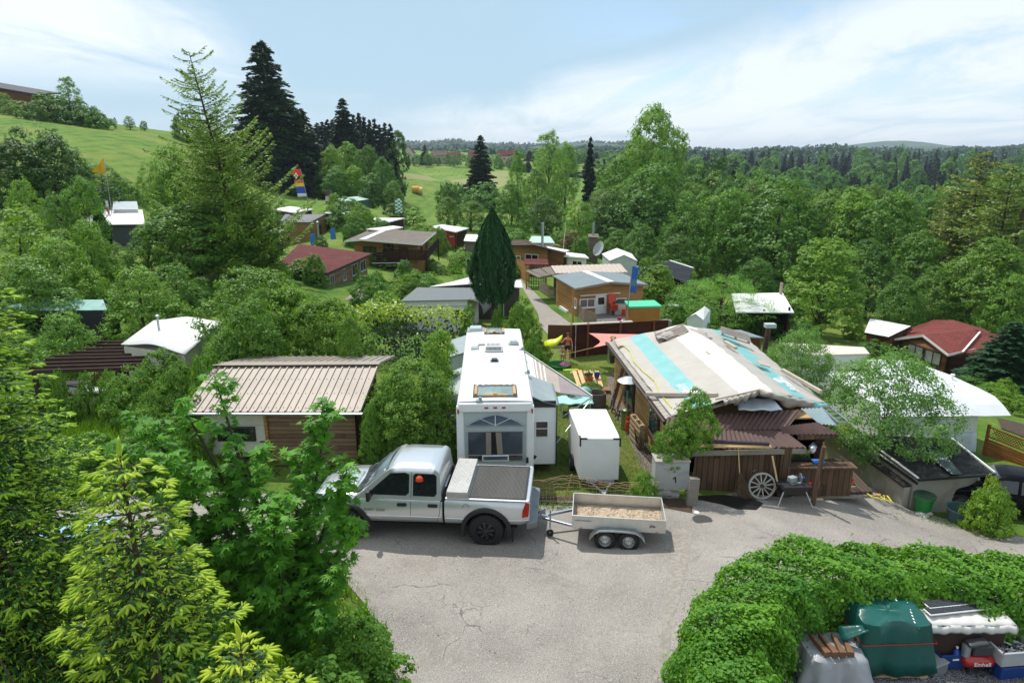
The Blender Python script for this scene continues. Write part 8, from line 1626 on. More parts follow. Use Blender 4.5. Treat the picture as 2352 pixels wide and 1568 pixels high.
 # red skip
 p=G(*f2(1525,890)); put('waste_container','red steel skip container standing on the grass','container',p+Vector((0,.5,0)),[('body',pm('red_steel',h('a83228'),.5,var=.12),lambda m:(m.hexa([(-1.0,-.9,.1),(1.25,-.9,.1),(1.25,.9,.1),(-1.0,.9,.1)],[(-1.9,-1.0,2.4),(1.7,-1.0,2.0),(1.7,1.0,2.0),(-1.9,1.0,2.4)]),[m.bar((-1.2+i*.9,-1.02,.2),(-1.5+i*.95,-1.06,2.1),.10,.08) for i in range(4)])),('rim',pm('red_steel',h('a83228'),.5),lambda m:[m.bar(a_,b_,.12,.14) for a_,b_ in(((-1.95,-1.03,2.42),(1.72,-1.03,2.02)),((1.72,-1.03,2.02),(1.72,1.03,2.02)),((1.72,1.03,2.02),(-1.95,1.03,2.42)),((-1.95,1.03,2.42),(-1.95,-1.03,2.42)))]),('number',white,lambda m:[m.bar((.5+i*.2,-1.04,1.62),(.5+i*.2,-1.05,1.82),.1,.02) for i in range(4)])],rz=R(8))
 # pergola on the left
 O=Wz(93,973,-.75); t=thing('pergola','dark wooden pergola with nine open rafters and twining vines','pergola',O); wd=pm('dark_stained_wood',h('3b241a'),.7,var=.25,scale=4)
 z=1.55; raf=[((240,965),(1020,938)),((245,935),(1070,910)),((325,905),(1120,882)),((368,872),(1168,855)),((440,848),(1205,832)),((540,818),(1250,805)),((625,795),(1290,778)),((665,765),(1345,752)),((735,742),(1375,733))]
 for a_,b_ in raf: m=MB(); m.bar(E(g1,a_[0]-20,a_[1],z)-O,E(g1,b_[0]+10,b_[1],z)-O,.06,.16); m.build('rafter',wd,t)
 for a_,b_ in (((180,990),(760,740)),((890,978),(1360,722))): m=MB(); m.bar(E(g1,*a_,z-.16)-O,E(g1,*b_,z-.16)-O,.10,.16); m.build('beam',wd,t)
 for x,y,zb in((262,968,-.75),(965,960,-.7),(1180,850,-.6),(540,840,-.6)):
  p=E(g1,x,y,z-.2)-O; m=MB(); m.bar((p.x,p.y,-.0),(p.x,p.y,p.z),.15,.15); m.build('post',wd if x!=540 else W_brn,t)
 for zz in(1.3,.35): m=MB(); p=E(g1,262,968,z)-O; q_=E(g1,965,960,z)-O; m.bar((p.x,p.y,zz),(q_.x,q_.y,zz),.05,.07); m.build('rail',wd,t)
 m=MB()
 for i in range(7): m.bar(E(g1,670+i*14,1060,.6)-O+Vector((0,.5,0)),E(g1,670+i*14,960,1.3)-O+Vector((0,.5,0)),.03,.03)
 m.build('trellis',pm('trellis_brown',h('7a4a2a'),.8),t)
 put('storage_cabinet','white double cabinet with black seams standing under the pergola','cabinet',E(g1,610,1330,-.7)+Vector((0,.6,0)),[('body',P_wht,lambda m:(m.box((-.35,0,.72),(.95,.7,1.3)),m.box((.55,.1,.6),(.85,.65,1.1))),{'bev':.02}),('lid',black,lambda m:(m.box((-.35,0,1.40),(1.0,.75,.06)),m.box((-.35,0,.35),(.97,.72,.05))))],rz=R(-12))
 for i,(x,y,lb) in enumerate(((1065,1165,'white plastic garden chair beside the red ball'),(890,1350,'white plastic chair lying by the vines'))):
  put('garden_chair',lb,'chair',E(g1,x,y,-.6)+Vector((.15,.3,0)),[('backrest',white,lambda m:m.sheet((-.25,.2,.45),(.25,.2,.45),(.2,.38,.95),(-.2,.38,.95),6,5,lambda u,v:Vector((0,.06*math.sin(u*PI),.05*math.sin(u*PI)*v))),{'solid':.03,'smooth':60}),('seat',white,lambda m:m.box((0,0,.43),(.5,.45,.04)),{'bev':.015}),('leg',white,lambda m:[m.bar((a_*.22,b_*.2,0),(a_*.2,b_*.18,.43),.05,.05) for a_ in(-1,1) for b_ in(-1,1)])],rz=R(30+60*i))
 put('red_ball','large red exercise ball behind the white chair','ball',E(g1,1125,1088,.1)+Vector((0,.2,-.35)),[('ball',pm('red_rubber',h('d84a30'),.4),lambda m:m.lathe([(.42*math.sin(a),.42-.42*math.cos(a)) for a in np.linspace(0.001,PI-.001,14)],22),{'smooth':80})])
 # blue tarpaulin edge and white globe at the left roadside
 p=G(*g8(400,790)); put('blue_sheet','pale blue sheet lying on the road behind the young spruce','sheet',p+Vector((0,0,.05)),[('sheet',pm('pale_blue_tarp',h('8fb2d8'),.5,var=.08),lambda m:m.sheet((-1.0,-.4,.05),(1.0,-.3,.3),(.9,.6,.35),(-.9,.5,.05),12,8,lambda u,v:Vector((0,0,.04*math.sin(u*9+v*4)))),{'solid':.01,'smooth':60})])
 p=G(*g8(1640,1245)); put('garden_lamp','white globe garden lamp on a short post at the grass edge','lamp',p,[('globe',white,lambda m:m.lathe([(.12*math.sin(a),.62-.12*math.cos(a)) for a in np.linspace(0.001,PI-.001,12)],18),{'smooth':80}),('post',T_frame,lambda m:m.tube([(0,0,0),(0,0,.52)],.04,n=10))])
yard_things()
# ---------------- things in the gravel yard, people ----------------
q3=zf(1930,1380,300,1639); q4=zf(2200,1380,300,1639)
def drapebox(x0,x1,y0,y1,z0,z1,wob,flare=.06,nu=9,nv=9,seed=1,top=.04):
 """cloth over a box: top plus four hanging sides with folds"""
 m=MB(); n=64; r=random.Random(seed); cx,cy=(x0+x1)/2,(y0+y1)/2; hx,hy=(x1-x0)/2,(y1-y0)/2; rings=[]
 for k,(s_,z_) in enumerate(((.0,1.03),(.5,1.02),(.9,1.0),(1,.96),(1.01,.75),(1.02,.5),(1.04,.25),(1.06,.0))):
  ring=[]
  for i in range(n):
   a=2*PI*i/n; c,s=math.cos(a),math.sin(a); q=1/max(abs(c),abs(s)); q=1+(min(q,1.28)-1)*s_**3; f=wob*(1-z_) if k>3 else 0; w_=f*(math.sin(a*7+seed)+.6*math.sin(a*13+seed*2))+(flare*(1-z_) if k>3 else 0)
   ring.append((cx+c*q*(hx*s_+w_),cy+s*q*(hy*s_+w_),z0+(z1-z0)*z_+(top*math.sin(c*q*s_*4+seed)*math.sin(s*q*s_*3+1) if k<3 else .015*math.sin(a*9+k))))
  rings.append(ring)
 for rg in rings: m.v+=rg
 for k in range(len(rings)-1):
  for i in range(n): m.f.append((k*n+i,k*n+(i+1)%n,(k+1)*n+(i+1)%n,(k+1)*n+i)); m.m.append(0)
 return m
def front():
 g=.86; gr=pm('grey_plastic_sheet',h('9a9ca0'),.4,var=.15,scale=2,bump=.5,bs=8)
 def dthing(nm,lb,cat,b,mt,**k):
  o=Vector(((b[0]+b[1])/2,(b[2]+b[3])/2,b[4])); t=thing(nm,lb,cat,o); m=drapebox(b[0]-o.x,b[1]-o.x,b[2]-o.y,b[3]-o.y,0,b[5]-b[4],**k); m.build('cover',mt,t,smooth=50,solid=.008); return t,o
 t,o=dthing('covered_crate','crate under a wrinkled grey plastic sheet with wooden wedges on top','crate',(5.35,6.35,10.15,10.95,.9,1.52),gr,wob=.08,seed=2,flare=.10)
 m=MB(); m.box((.1,0,.22),(.85,.6,.44)); m.build('crate',pm('dark_blue_crate',h('1d2a44'),.5),t)
 for i in range(4):
  p=Vector((5.60+i*.15,10.35,1.55)); w_=thing('wooden_wedge',('leftmost','second','third','rightmost')[i]+' wooden wedge lying on the grey sheet','wedge',p,R((12,8,-4,-10)[i]),None); m=MB(); m.hexa([(-.06,-.12,0),(.06,-.12,0),(.01,.42,0),(-.01,.42,0)],[(-.06,-.12,.11),(.06,-.12,.11),(.01,.45,.10),(-.01,.45,.10)]); m.build('wedge',pm('split_wood',h('6e5138'),.85,var=.3,scale=6,stretch=(6,1,6)),w_,bev=.006)
 gt=pm('green_tarpaulin_shiny',h('14524a',.95),.32,var=.14,scale=2,bump=.5,bs=7)
 t,o=dthing('covered_pallet_stack','tall stack wrapped in a dark green tarpaulin with a red cord','stack',(6.40,7.62,10.50,11.35,1.02,2.02),gt,wob=.035,seed=5,flare=.09,top=.05)
 m=MB(); x0,x1,y0,y1=-.67,.67,-.49,.49; m.tube([(x0,y0,.60),(x1,y0,.66),(x1,y1,.66),(x0,y1,.60),(x0,y0,.60)],.010,n=5); m.build('cord',M_lampred,t); m=MB(); m.sheet((-.66,-.3,.90),(-.60,-.5,.92),(-.98,-.42,.62),(-1.0,-.1,.72),6,4,lambda u,v:Vector((0,0,.02*math.sin(u*9)))); m.build('loose_flap',gt,t,solid=.008,smooth=60)
 m=MB(); [m.box((.33,-.43+.0*i,.93-.0*i+.0),(.01,.01,.01)) for i in(0,)]; [m.box((.25+.03*k%.2,-.40+.09*k,1.035),(.02,.045,.01)) for k in range(9)]; m.build('white_stitching',white,t)
 t2=thing('wooden_pallet','pallet under the green tarpaulin stack on the gravel','pallet',Vector((7.0,10.9,Hs(7,10.9)))); m=MB(); [m.box((x,0,.05),(.12,.95,.09)) for x in(-.55,0,.55)]; [m.box((0,y,.115),(1.25,.12,.025)) for y in(-.42,-.2,0,.2,.42)]; m.build('slats',pm('raw_pallet_wood',h('a8906e'),.9),t2)
 O=Vector((8.45,11.2,g)); t=thing('covered_cabinet','low brown cabinet under a white oilcloth with folded edges','cabinet',O); m=MB(); m.box((0,.05,.38),(1.5,.85,.76)); m.build('body',pm('dark_brown_board',h('33221a'),.8,var=.2),t); ft=[Wz(*q4(310,800),1.76)-O,Wz(*q4(1545,800),1.76)-O,Wz(*q4(1085,365),1.86)-O,Wz(*q4(90,358),1.86)-O]
 wc=pm('white_oilcloth',h('c9c6c2'),.5,var=.07,scale=2); m=MB(); m.sheet(*ft,20,10,lambda u,v:Vector((0,0,.008*math.sin(u*40)+.01*math.sin(v*9)))); dn=Vector((0,-.03,-.15)); m.sheet(ft[0]+dn,ft[1]+dn,ft[1],ft[0],40,3,lambda u,v:Vector((0,-.03*math.sin(v*PI)+.012*math.sin(u*50),.015*math.sin(u*23)))); m.sheet(ft[1]+Vector((.05,0,-.14)),ft[2]+Vector((.05,0,-.12)),ft[2],ft[1],20,3,lambda u,v:Vector((.02*math.sin(v*PI),0,.01*math.sin(u*20)))); m.build('oilcloth',wc,t,solid=.008,smooth=50)
 for i,(a,b,lb) in enumerate((((330,545),(1235,455),'rear grey traction board on the white oilcloth'),((340,635),(1310,530),'front grey traction board with a white edge on the oilcloth'))):
  p0=Wz(*q4(*a),1.84+.03*(1-i)); p1=Wz(*q4(*b),1.84+.03*(1-i)); t=thing('traction_board',lb,'board',p0); d=p1-p0; m=MB(); m.bar((0,0,.02),d*.96+Vector((0,0,.02)),.20,.03); m.build('edge',white,t,bev=.01); m=MB(); m.bar(d*.01+Vector((0,.01,.045)),d*.99+Vector((0,.01,.045)),.175,.02); k=26; dd=d.normalized(); sdv=dd.cross(Vector((0,0,1)))
  for j in range(k):
   for s_ in(-.06,-.02,.02,.06): m.box(d*((j+.5)/k)+sdv*s_+Vector((0,.01,.058)),(.035,.02,.012),rz=.15)
  m.build('grip_pad',pm('dark_grey_rubber',h('3c4046'),.8,var=.2,scale=20),t)
 def P4(x,y,z): return Wz(*q4(x,y),z)
 t=put('storage_box','grey lidded plastic box on the gravel, left of the blue crate','box',P4(440,1400,.95)+Vector((-.02,.2,-.05)),[('box',pm('grey_crate',h('6f7477'),.5,var=.1),lambda m:m.box((0,0,.11),(.34,.58,.22)),{'bev':.015}),('lid',pm('grey_lid',h('8c8f93'),.5,var=.1),lambda m:m.box((0,0,.235),(.36,.60,.03)),{'bev':.01})],rz=R(22))
 t=put('storage_crate','open dark blue plastic crate with its lid standing inside','crate',P4(700,1350,.95)+Vector((0,.22,-.06)),[('crate',pm('deep_blue_plastic',h('173a78'),.45,var=.1),lambda m:[m.hexa([(a,b,0),(c,b,0),(c,d,0),(a,d,0)],[(a*1.08,b*1.08,.30),(c*1.08,b*1.08,.30),(c*1.08,d*1.08,.30),(a*1.08,d*1.08,.30)]) for a,b,c,d in((-.27,-.19,.27,-.16),(-.27,.16,.27,.19),(-.27,-.19,-.24,.19),(.24,-.19,.27,.19))]+[m.box((0,0,.02),(.5,.34,.03))],{'bev':.006}),('lid',pm('deep_blue_plastic',h('173a78'),.45),lambda m:m.box((-.08,.12,.34),(.36,.04,.46),rx=-.25),{'bev':.02}),('label_strip',white,lambda m:m.box((0,-.222,.22),(.12,.01,.03)))],rz=R(4))
 put('plastic_bottle','small blue bottle standing inside the blue crate','bottle',P4(745,1250,1.1)+Vector((0,.05,0)),[('bottle',blue_p,lambda m:m.lathe([(0,0),(.05,0),(.05,.14),(.02,.19),(.02,.21),(0,.21)],12),{'smooth':50}),('cap',white,lambda m:m.lathe([(0,.21),(.022,.21),(.022,.24),(0,.24)],8))])
 t=put('air_compressor','red air compressor with a grey motor and a tangle of hose','compressor',P4(1050,1400,.95)+Vector((0,.12,-.03)),[('tank',pm('red_enamel',h('a31c1a'),.3,var=.05,coat=.5),lambda m:m.lathe([(0,-.30),(.09,-.28),(.13,-.22),(.13,.22),(.09,.28),(0,.30)],24,(0,0,.17),axis='x'),{'smooth':50}),('motor',pm('dark_grey_motor',h('3a3c3e'),.5,var=.2),lambda m:(m.box((.02,.02,.42),(.34,.22,.22)),m.box((-.08,-.02,.56),(.36,.2,.08),ry=-.15)),{'bev':.03}),('cylinder_head',steel,lambda m:m.lathe([(0,0),(.08,0),(.08,.22),(0,.24)],14,(-.24,.0,.28)),{'smooth':40}),('foot',black,lambda m:[m.box((x,-.08,.02),(.05,.06,.06)) for x in(-.2,.2)])])
 text('Einhell',.11,t,(.02,-.134,.17),(R(84),0,0),white,ext=.003,sx=1.1)
 put('cable_tangle','tangle of red and black hose behind the red compressor','hose',P4(1180,1250,1.0)+Vector((0,.25,0)),[('hose',pm('dark_red_cable',h('5a2018'),.5),lambda m:[m.tube([(.13*math.sin(a*(1+k*.1)+k)+.03*k,.08*math.cos(a*1.3+k),.25+.12*math.cos(a+k*2)) for a in np.linspace(0,6.3,24)],.009,n=4) for k in range(6)])])
 O=P4(1480,1290,1.15)+Vector((.1,.25,-.05)); gc=pm('light_grey_crate',h('a3a6a8'),.5,var=.08)
 t=put('storage_crate','light grey slatted crate full of tool parts at the right edge','crate',O,[('crate',gc,lambda m:[m.box(c,d_) for c,d_ in(((0,-.28,.15),(.75,.025,.28)),((0,.28,.15),(.75,.025,.28)),((-.37,0,.15),(.025,.56,.28)),((.37,0,.15),(.025,.56,.28)),((0,0,.02),(.73,.55,.02)))],{'bev':.008}),('rim',gc,lambda m:[m.box(c,d_) for c,d_ in(((0,-.29,.29),(.8,.04,.03)),((0,.29,.29),(.8,.04,.03)),((-.385,0,.29),(.04,.6,.03)),((.385,0,.29),(.04,.6,.03)))])],rz=R(6))
 r=random.Random(6); t=thing('tool_parts','pile of white and grey fittings inside the light grey crate','tools',O+Vector((0,0,.04))); m=MB(); [m.tube([(r.uniform(-.3,.3),r.uniform(-.2,.2),r.uniform(.05,.2)),(r.uniform(-.3,.3),r.uniform(-.2,.2),r.uniform(.05,.25))],r.uniform(.012,.035),n=7) for _ in range(26)]; m.build('fittings',pm('fitting_mix',h('b9bcbd'),.4,col2=h('4c5054'),mixr=(.45,.5),scale=6),t)
 put('storage_crate','dark blue crate under the light grey slatted crate','crate',O+Vector((.08,.0,-.34)),[('crate',pm('deep_blue_plastic',h('173a78'),.45),lambda m:m.box((0,0,.16),(.85,.56,.31)),{'bev':.02})],rz=R(6))
 t=put('gas_cylinder','white gas cylinder with a teal lettered band beside the grey-covered crate','gas cylinder',Wz(1955,1500,1.40)*1+Vector((0,-.02,-.60)),[('cylinder',pm('cream_steel',h('c9c8c0'),.35,var=.06),lambda m:m.lathe([(0,0),(.14,0),(.155,.03),(.155,.46),(.13,.55),(.05,.58),(0,.58)],30),{'smooth':45}),('band',pm('teal_band',h('1f5f66'),.4),lambda m:m.lathe([(.1565,.28),(.1575,.28),(.1575,.40),(.1565,.40)],30,cap=False)),('collar',chrome,lambda m:m.lathe([(.10,.53),(.13,.55),(.135,.62),(.125,.62),(.115,.56)],24,cap=False)),('valve_cap',M_frame if False else T_frame,lambda m:m.lathe([(0,.56),(.035,.56),(.03,.68),(0,.68)],12))])
 for i,ch in enumerate('VITOGAZ'): a=R(-90+(i-3)*13-18); text(ch,.062,t,(.160*math.cos(a),.160*math.sin(a),.34),(R(90),0,a+R(90)),white,ext=.001)
 p=Wz(*g7(620,880),.95); put('spirit_level','yellow-painted stick lying at the foot of the hedge','stick',p,[('stick',pm('yellow_paint',h('c9b83a'),.5),lambda m:m.tube([(-.52,-.30,.0),(.52,.30,.08)],.018,n=6))])
 put('stone','round pale stone beside the grey-covered crate','stone',Wz(*q3(115,1410),.95),[('stone',pm('crumbled_stone',h('a8a6a2'),.95),lambda m:m.lathe([(0,-.07),(.06,-.04),(.07,0),(.05,.05),(0,.07)],10),{'smooth':70})])
front()
def person(label,loc,rz,J,E_,skin,parts):
 """one skinned body grown from joints (name: (x,y,z,r))"""
 t=thing('person',label,'person',loc,rz); me=bpy.data.meshes.new('body'); ks=list(J); me.from_pydata([J[k][:3] for k in ks],[(ks.index(a),ks.index(b)) for a,b in E_],[]); me.update()
 o=bpy.data.objects.new('body',me); COL.objects.link(o); o.parent=t; o.modifiers.new('s','SKIN');
 sv=me.skin_vertices[0].data if me.skin_vertices else None
 if sv is None:
  bpy.context.view_layer.objects.active=o; o.select_set(True); bpy.ops.mesh.customdata_skin_add(); sv=me.skin_vertices[0].data
 for i,k in enumerate(ks): r=J[k][3]; sv[i].radius=(r,r*(J[k][4] if len(J[k])>4 else 1)); sv[i].use_root=(i==0)
 sb=o.modifiers.new('u','SUBSURF'); sb.levels=2; sb.render_levels=2; me.materials.append(skin)
 for n_,mt,fn in parts: m=MB(); fn(m); m.build(n_,mt,t,smooth=70)
 return t
def ell(m,c,r,n=14,k=10,z0=-1,z1=1): m.lathe([(max(1e-5,math.sqrt(max(0,1-q*q))),q) for q in np.linspace(z0,z1,k)],n,c,M=Matrix.Diagonal((r[0],r[1],r[2])))
def folk():
 sk=pm('skin',h('c48a6c',.95),.55,var=.05); J={'pel':(0,0,.88,.135,.8),'wa':(0,0,1.02,.105,.8),'ch':(0,0,1.20,.125,.75),'sh':(0,0,1.33,.09,.8),'ne':(0,.0,1.42,.045),'he':(0,-.01,1.50,.075),'to':(0,0,1.60,.07)}
 E_=[('pel','wa'),('wa','ch'),('ch','sh'),('sh','ne'),('ne','he'),('he','to')]
 for s,n in((-1,'l'),(1,'r')):
  J.update({n+'hip':(s*.09,0,.80,.085),n+'kn':(s*.12,-.03 if s<0 else .02,.46,.055),n+'an':(s*.13,0,.09,.035),n+'ft':(s*.15,-.13,.03,.032)}); E_+=[('pel',n+'hip'),(n+'hip',n+'kn'),(n+'kn',n+'an'),(n+'an',n+'ft')]
 J.update({'lso':(-.17,0,1.30,.05),'lel':(-.30,-.10,1.12,.038),'lwr':(-.44,-.22,1.18,.026),'lha':(-.52,-.26,1.20,.03,.5),'rso':(.17,0,1.30,.05),'rel':(.24,.04,1.04,.038),'rwr':(.26,-.08,.82,.026),'rha':(.26,-.12,.74,.03,.5)})
 E_+=[('sh','lso'),('lso','lel'),('lel','lwr'),('lwr','lha'),('sh','rso'),('rso','rel'),('rel','rwr'),('rwr','rha')]
 for k in range(4):
  for n,d in(('l',(-.07,-.02+.02*k,.035-.018*k)),('r',(.03-.018*k,-.03,-.07))): J[n+'f%d'%k]=(J[n+'ha'][0]+d[0],J[n+'ha'][1]+d[1],J[n+'ha'][2]+d[2],.009); E_.append((n+'ha',n+'f%d'%k))
 red=pm('orange_red_bikini',h('d0381c'),.7); nav=pm('dark_shorts',h('1c1f2c'),.8); hair=pm('brown_hair',h('5a3a28'),.8,var=.3); p=Wz(*f3(622,1303),-1.12); p.z=Hs(p.x,p.y)
 person('adult in an orange-red bikini top and dark shorts holding a yellow inflatable',p,R(-8),J,E_,sk,[('hair',hair,lambda m:(ell(m,(0,.025,1.575),(.098,.105,.10)),ell(m,(0,.09,1.47),(.05,.045,.11)))),('bikini_top',red,lambda m:[ell(m,(s*.062,-.075,1.215),(.066,.055,.062)) for s in(-1,1)]+[m.tube([(s*.06,-.10,1.26),(s*.05,-.06,1.38),(0,.05,1.42)],.010,n=4) for s in(-1,1)]),('shorts',nav,lambda m:(ell(m,(0,0,.88),(.175,.130,.11)),ell(m,(-.09,-.01,.79),(.098,.10,.11)),ell(m,(.09,0,.79),(.098,.10,.11)))),('sandal',nav,lambda m:[m.box((s*.145,-.07,.012),(.09,.24,.025)) for s in(-1,1)]),('face',pm('face_dark',h('4a2a22'),.6),lambda m:[ell(m,(s*.03,-.088,1.52),(.012,.008,.008),6,5) for s in(-1,1)]+[ell(m,(0,-.085,1.455),(.022,.008,.006),6,5)])])
 J2={};
 for k,v in J.items(): J2[k]=(v[0]*.55,v[1]*.5,v[2]*.56,v[3]*(.62 if k not in('he','to') else 1.0))+tuple(v[4:])
 J2['he']=(0,-.01,.86,.075); J2['to']=(0,0,.93,.07); p2=Wz(*f3(580,1312),-1.12); p2.z=Hs(p2.x,p2.y)
 person('toddler in a white nappy standing in front of the adult',p2,R(-30),J2,E_,sk,[('hair',pm('fair_hair',h('a8815a'),.8),lambda m:ell(m,(0,.02,.905),(.092,.095,.085))),('nappy',white,lambda m:ell(m,(0,0,.49),(.10,.085,.085)))])
 q=p+Vector((-.78,-.22,1.0)); put('inflatable_toy','bright yellow inflatable sheet held up by the adult','inflatable',q,[('body',pm('yellow_vinyl',h('dcea1e'),.3,var=.06),lambda m:m.sheet((-.62,-.2,-.45),(.42,.05,.28),(.48,.15,.52),(-.55,.1,.12),14,8,lambda u,v:Vector((0,-.22*math.sin(PI*v)*math.sin(PI*u)**.5,.05*math.sin(u*7)))),{'smooth':70,'solid':.06})])
folk()
# ---------------- trees, bushes, hedges ----------------
MH={'A':(10,8.4),'B':(10,7.2),'C':(10,6),'D':(10,9),'P':(10,6.6),'W':(10,9.5),'Wt':(10,5.2),'fA':(10,8),'fB':(10,6.5),'fC':(10,9.5),'fb':(4,6),'gA':(10,9),'gB':(10,8),'b1':(2,2.4),'b2':(2,2.),'b3':(2,2.6),'m1':(5,4.6),'m2':(5,4.2),'m3':(5,5.6),'m4':(5,3.6),'S1':(20,8.5),'S2':(20,7.4),'fS':(20,6.6),'fS2':(20,5.4),'Lx':(16.6,8.6),'Ly':(16,8),'cy':(8,3.4)}
_tr=random.Random(17)
def T(key,px,ptop,D,wpx,label,color=(1,1,1),cat=None,group=None,name=None,trunk=True,gz_=None,rz=None):
 p=W(px,ptop,D); g=Hs(p.x,D) if gz_ is None else gz_; Z=D*CP+(CH-p.z)*SP; wd=wpx/F*Z; mh,mw=MH[key]
 cat=cat or('bush' if key in('b1','b2','b3') else 'tree'); v=_tr.uniform(.92,1.08)
 return plant(key,Vector((p.x,D,g-.05)),max(.3,p.z-g)/mh,wd/mw*1.08,_tr.uniform(0,6.28) if rz is None else rz,label,cat,group,tuple(c*v for c in color)+(1,),trunk,name)
BR=(1.35,1.28,.9); YG=(1.7,1.45,.75); DK=(.62,.72,.70); BL=(.75,.95,1.0); MD=(1,1,1); LG=(1.25,1.25,1.0)
def left_side():
 t=T('Lx',520,112,52,280,'tall ragged light green larch leaning left with bare forked top',(1.0,1.0,.85)); t.rotation_euler=(R(1),R(-9),.6)
 T('Lx',455,240,56,200,'shorter bright larch tangled with the left flank of the tall larch',(1.0,1.05,.8))
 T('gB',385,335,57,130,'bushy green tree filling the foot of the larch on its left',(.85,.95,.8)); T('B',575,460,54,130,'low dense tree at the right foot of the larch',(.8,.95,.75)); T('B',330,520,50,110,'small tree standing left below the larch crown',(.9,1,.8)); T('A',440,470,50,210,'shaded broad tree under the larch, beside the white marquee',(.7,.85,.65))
 T('S1',598,86,150,218,'tallest dark spruce with drooping tiers behind the larch',(1.35,1.4,1.2)); T('S1',690,245,155,130,'dark spruce shoulder right of the tallest spruce',(.8,.85,.85)); T('S2',785,222,172,110,'isolated pointed dark spruce in front of the spruce wood',(.8,.85,.9))
 T('fB',912,304,185,48,'dark slim tree standing at the end of the spruce wood',DK)
 for i in range(16):
  x=715+i*12; T('fS' if i%2 else 'fS2',x,258+abs(i-9)*2.2+_tr.uniform(-6,14)+ (i>12)*10,205+_tr.uniform(-20,25),46,'dark spruce in the small wood beside the meadow',(.6,.7,.8),group='spruces of the small wood by the meadow',rz=i*1.3)
 for x,y,D,w_,k,c,l in((758,340,150,58,'B',BR,'leafy tree left in the clump above the mint roof'),(798,333,158,66,'C',LG,'tallest light green tree in the clump above the mint roof'),(842,342,150,62,'A',DK,'round tree in the middle of the clump by the meadow'),(878,368,146,56,'B',BL,'bluish tree at the meadow side of the clump'),(772,385,142,58,'C',(.7,.9,.85),'dark grey-green tree in front of the clump'),(815,385,144,60,'B',(1.3,1.3,.8),'bright yellow-green tree in front of the clump'),(852,402,141,58,'C',(.65,.85,.8),'dark bluish tree low in the clump'),(735,400,148,50,'C',DK,'dark slender tree at the left end of the clump'),(900,420,140,50,'B',MD,'low tree at the foot of the clump beside the green meadow'),(712,400,150,80,'gA',DK,'dark tree behind the banner flagpole')):
  T(k,x,y,D,w_,l,c)
 # hilltop
 for x,y,D,w_,k,c,l in((40,232,150,70,'fb',MD,'low bush left on the hill edge below the barn roof'),(105,214,146,95,'fb',DK,'dark rounded hedge tree on the hill crest, left one'),(150,178,150,52,'Wt',(.9,1,.9),'airy tree rising above the hedge on the hill crest'),(165,225,147,90,'fb',DK,'dark rounded hedge tree in the middle of the crest clump'),(205,244,146,70,'fb',(.7,.85,.7),'sloping right end of the crest clump'),(262,270,152,9,'fB',MD,'first and thinnest of three saplings on the hill crest'),(295,267,155,24,'Wt',MD,'round leaning sapling, middle one of three on the crest'),(329,278,160,16,'fB',MD,'third sapling on the crest, nearest the larch'),(422,250,165,62,'fb',DK,'dark round tree on the crest behind the larch'),(5,215,170,50,'fb',MD,'bush at the left end of the barn on the hill')):
  T(k,x,y,D,w_,l,c)
 q=[Wz(-160,258,22.5),Wz(60,262,22.5)]
 g=W(20,240,175); O=Vector((g.x-8,175,g.z-2)); t=thing('barn','long dark barn roof on the hill at the far left','barn',O); m=MB(); m.slab((-25,0,11),(15,0,4.4),(15,10,5.4),(-25,10,12),.3); m.build('roof',pm('barn_roof',h('3c3a40'),.8),t); m=MB(); m.hexa([(-24,.6,-2),(13.5,.6,-2),(13.5,9,-2),(-24,9,-2)],[(-24,.6,10.4),(13.5,.6,4.3),(13.5,9,5),(-24,9,11.4)]); m.build('wall',W_brn,t)
 for i,x in enumerate((458,478)): g=W(x,312,205); b=bld('farm_shed',('left' if i==0 else 'right')+' of two tiny farm roofs on the crest between the larch branches','shed',[(g.x-1.6,g.y,g.z),(g.x+1.6,g.y,g.z),(g.x+1.6,g.y+5,g.z),(g.x-1.6,g.y+5,g.z)],rise=1,wm=W_dk,rm=R_brn,base=g.z-2.5)
 L=((72,284,76,215,'gA',(.42,.58,.48),'big dark round tree at the left below the meadow'),(110,318,74,130,'B',(.4,.55,.45),'dark tree fused with the right side of the big round tree'),(20,330,73,120,'B',(.4,.55,.45),'dark tree fused with the left side of the big round tree'),(45,406,60,92,'gA',LG,'bright bush-like tree in front of the big round tree'),(228,372,88,95,'gA',MD,'green tree right of the yellow flag'),(290,415,84,48,'fB',(.9,1,.9),'small grey-green tree beside the box hedge'),(182,410,56,85,'Wt',(1.0,1.15,1.1),'pale thin-leaved shrub tree left of the marquee'),(120,440,55,110,'gA',(.75,.9,.75),'dark bushy tree between the pale shrub and the left edge'),(260,320+75,92,60,'gA',LG,'light bush at the foot of the meadow'),(340,365,90,70,'gA',LG,'light green tree between meadow and larch'),
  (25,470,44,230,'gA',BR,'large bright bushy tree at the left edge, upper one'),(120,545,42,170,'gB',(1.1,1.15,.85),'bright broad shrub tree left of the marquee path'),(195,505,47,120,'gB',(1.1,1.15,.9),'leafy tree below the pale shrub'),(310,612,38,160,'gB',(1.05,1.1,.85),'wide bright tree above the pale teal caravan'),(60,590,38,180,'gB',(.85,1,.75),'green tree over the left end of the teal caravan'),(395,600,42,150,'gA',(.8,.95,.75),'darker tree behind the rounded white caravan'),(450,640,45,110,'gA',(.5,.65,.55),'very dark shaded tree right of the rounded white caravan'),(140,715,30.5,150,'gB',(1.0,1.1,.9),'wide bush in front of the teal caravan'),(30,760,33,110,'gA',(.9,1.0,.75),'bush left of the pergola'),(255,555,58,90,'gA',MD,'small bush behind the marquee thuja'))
 for x,y,D,w_,k,c,l in L: T(k,x,y,D,w_,l,c)
 T('cy',223,474,58,34,'narrow dark thuja cone in front of the marquee',(.7,1,.6),name='thuja_tree')
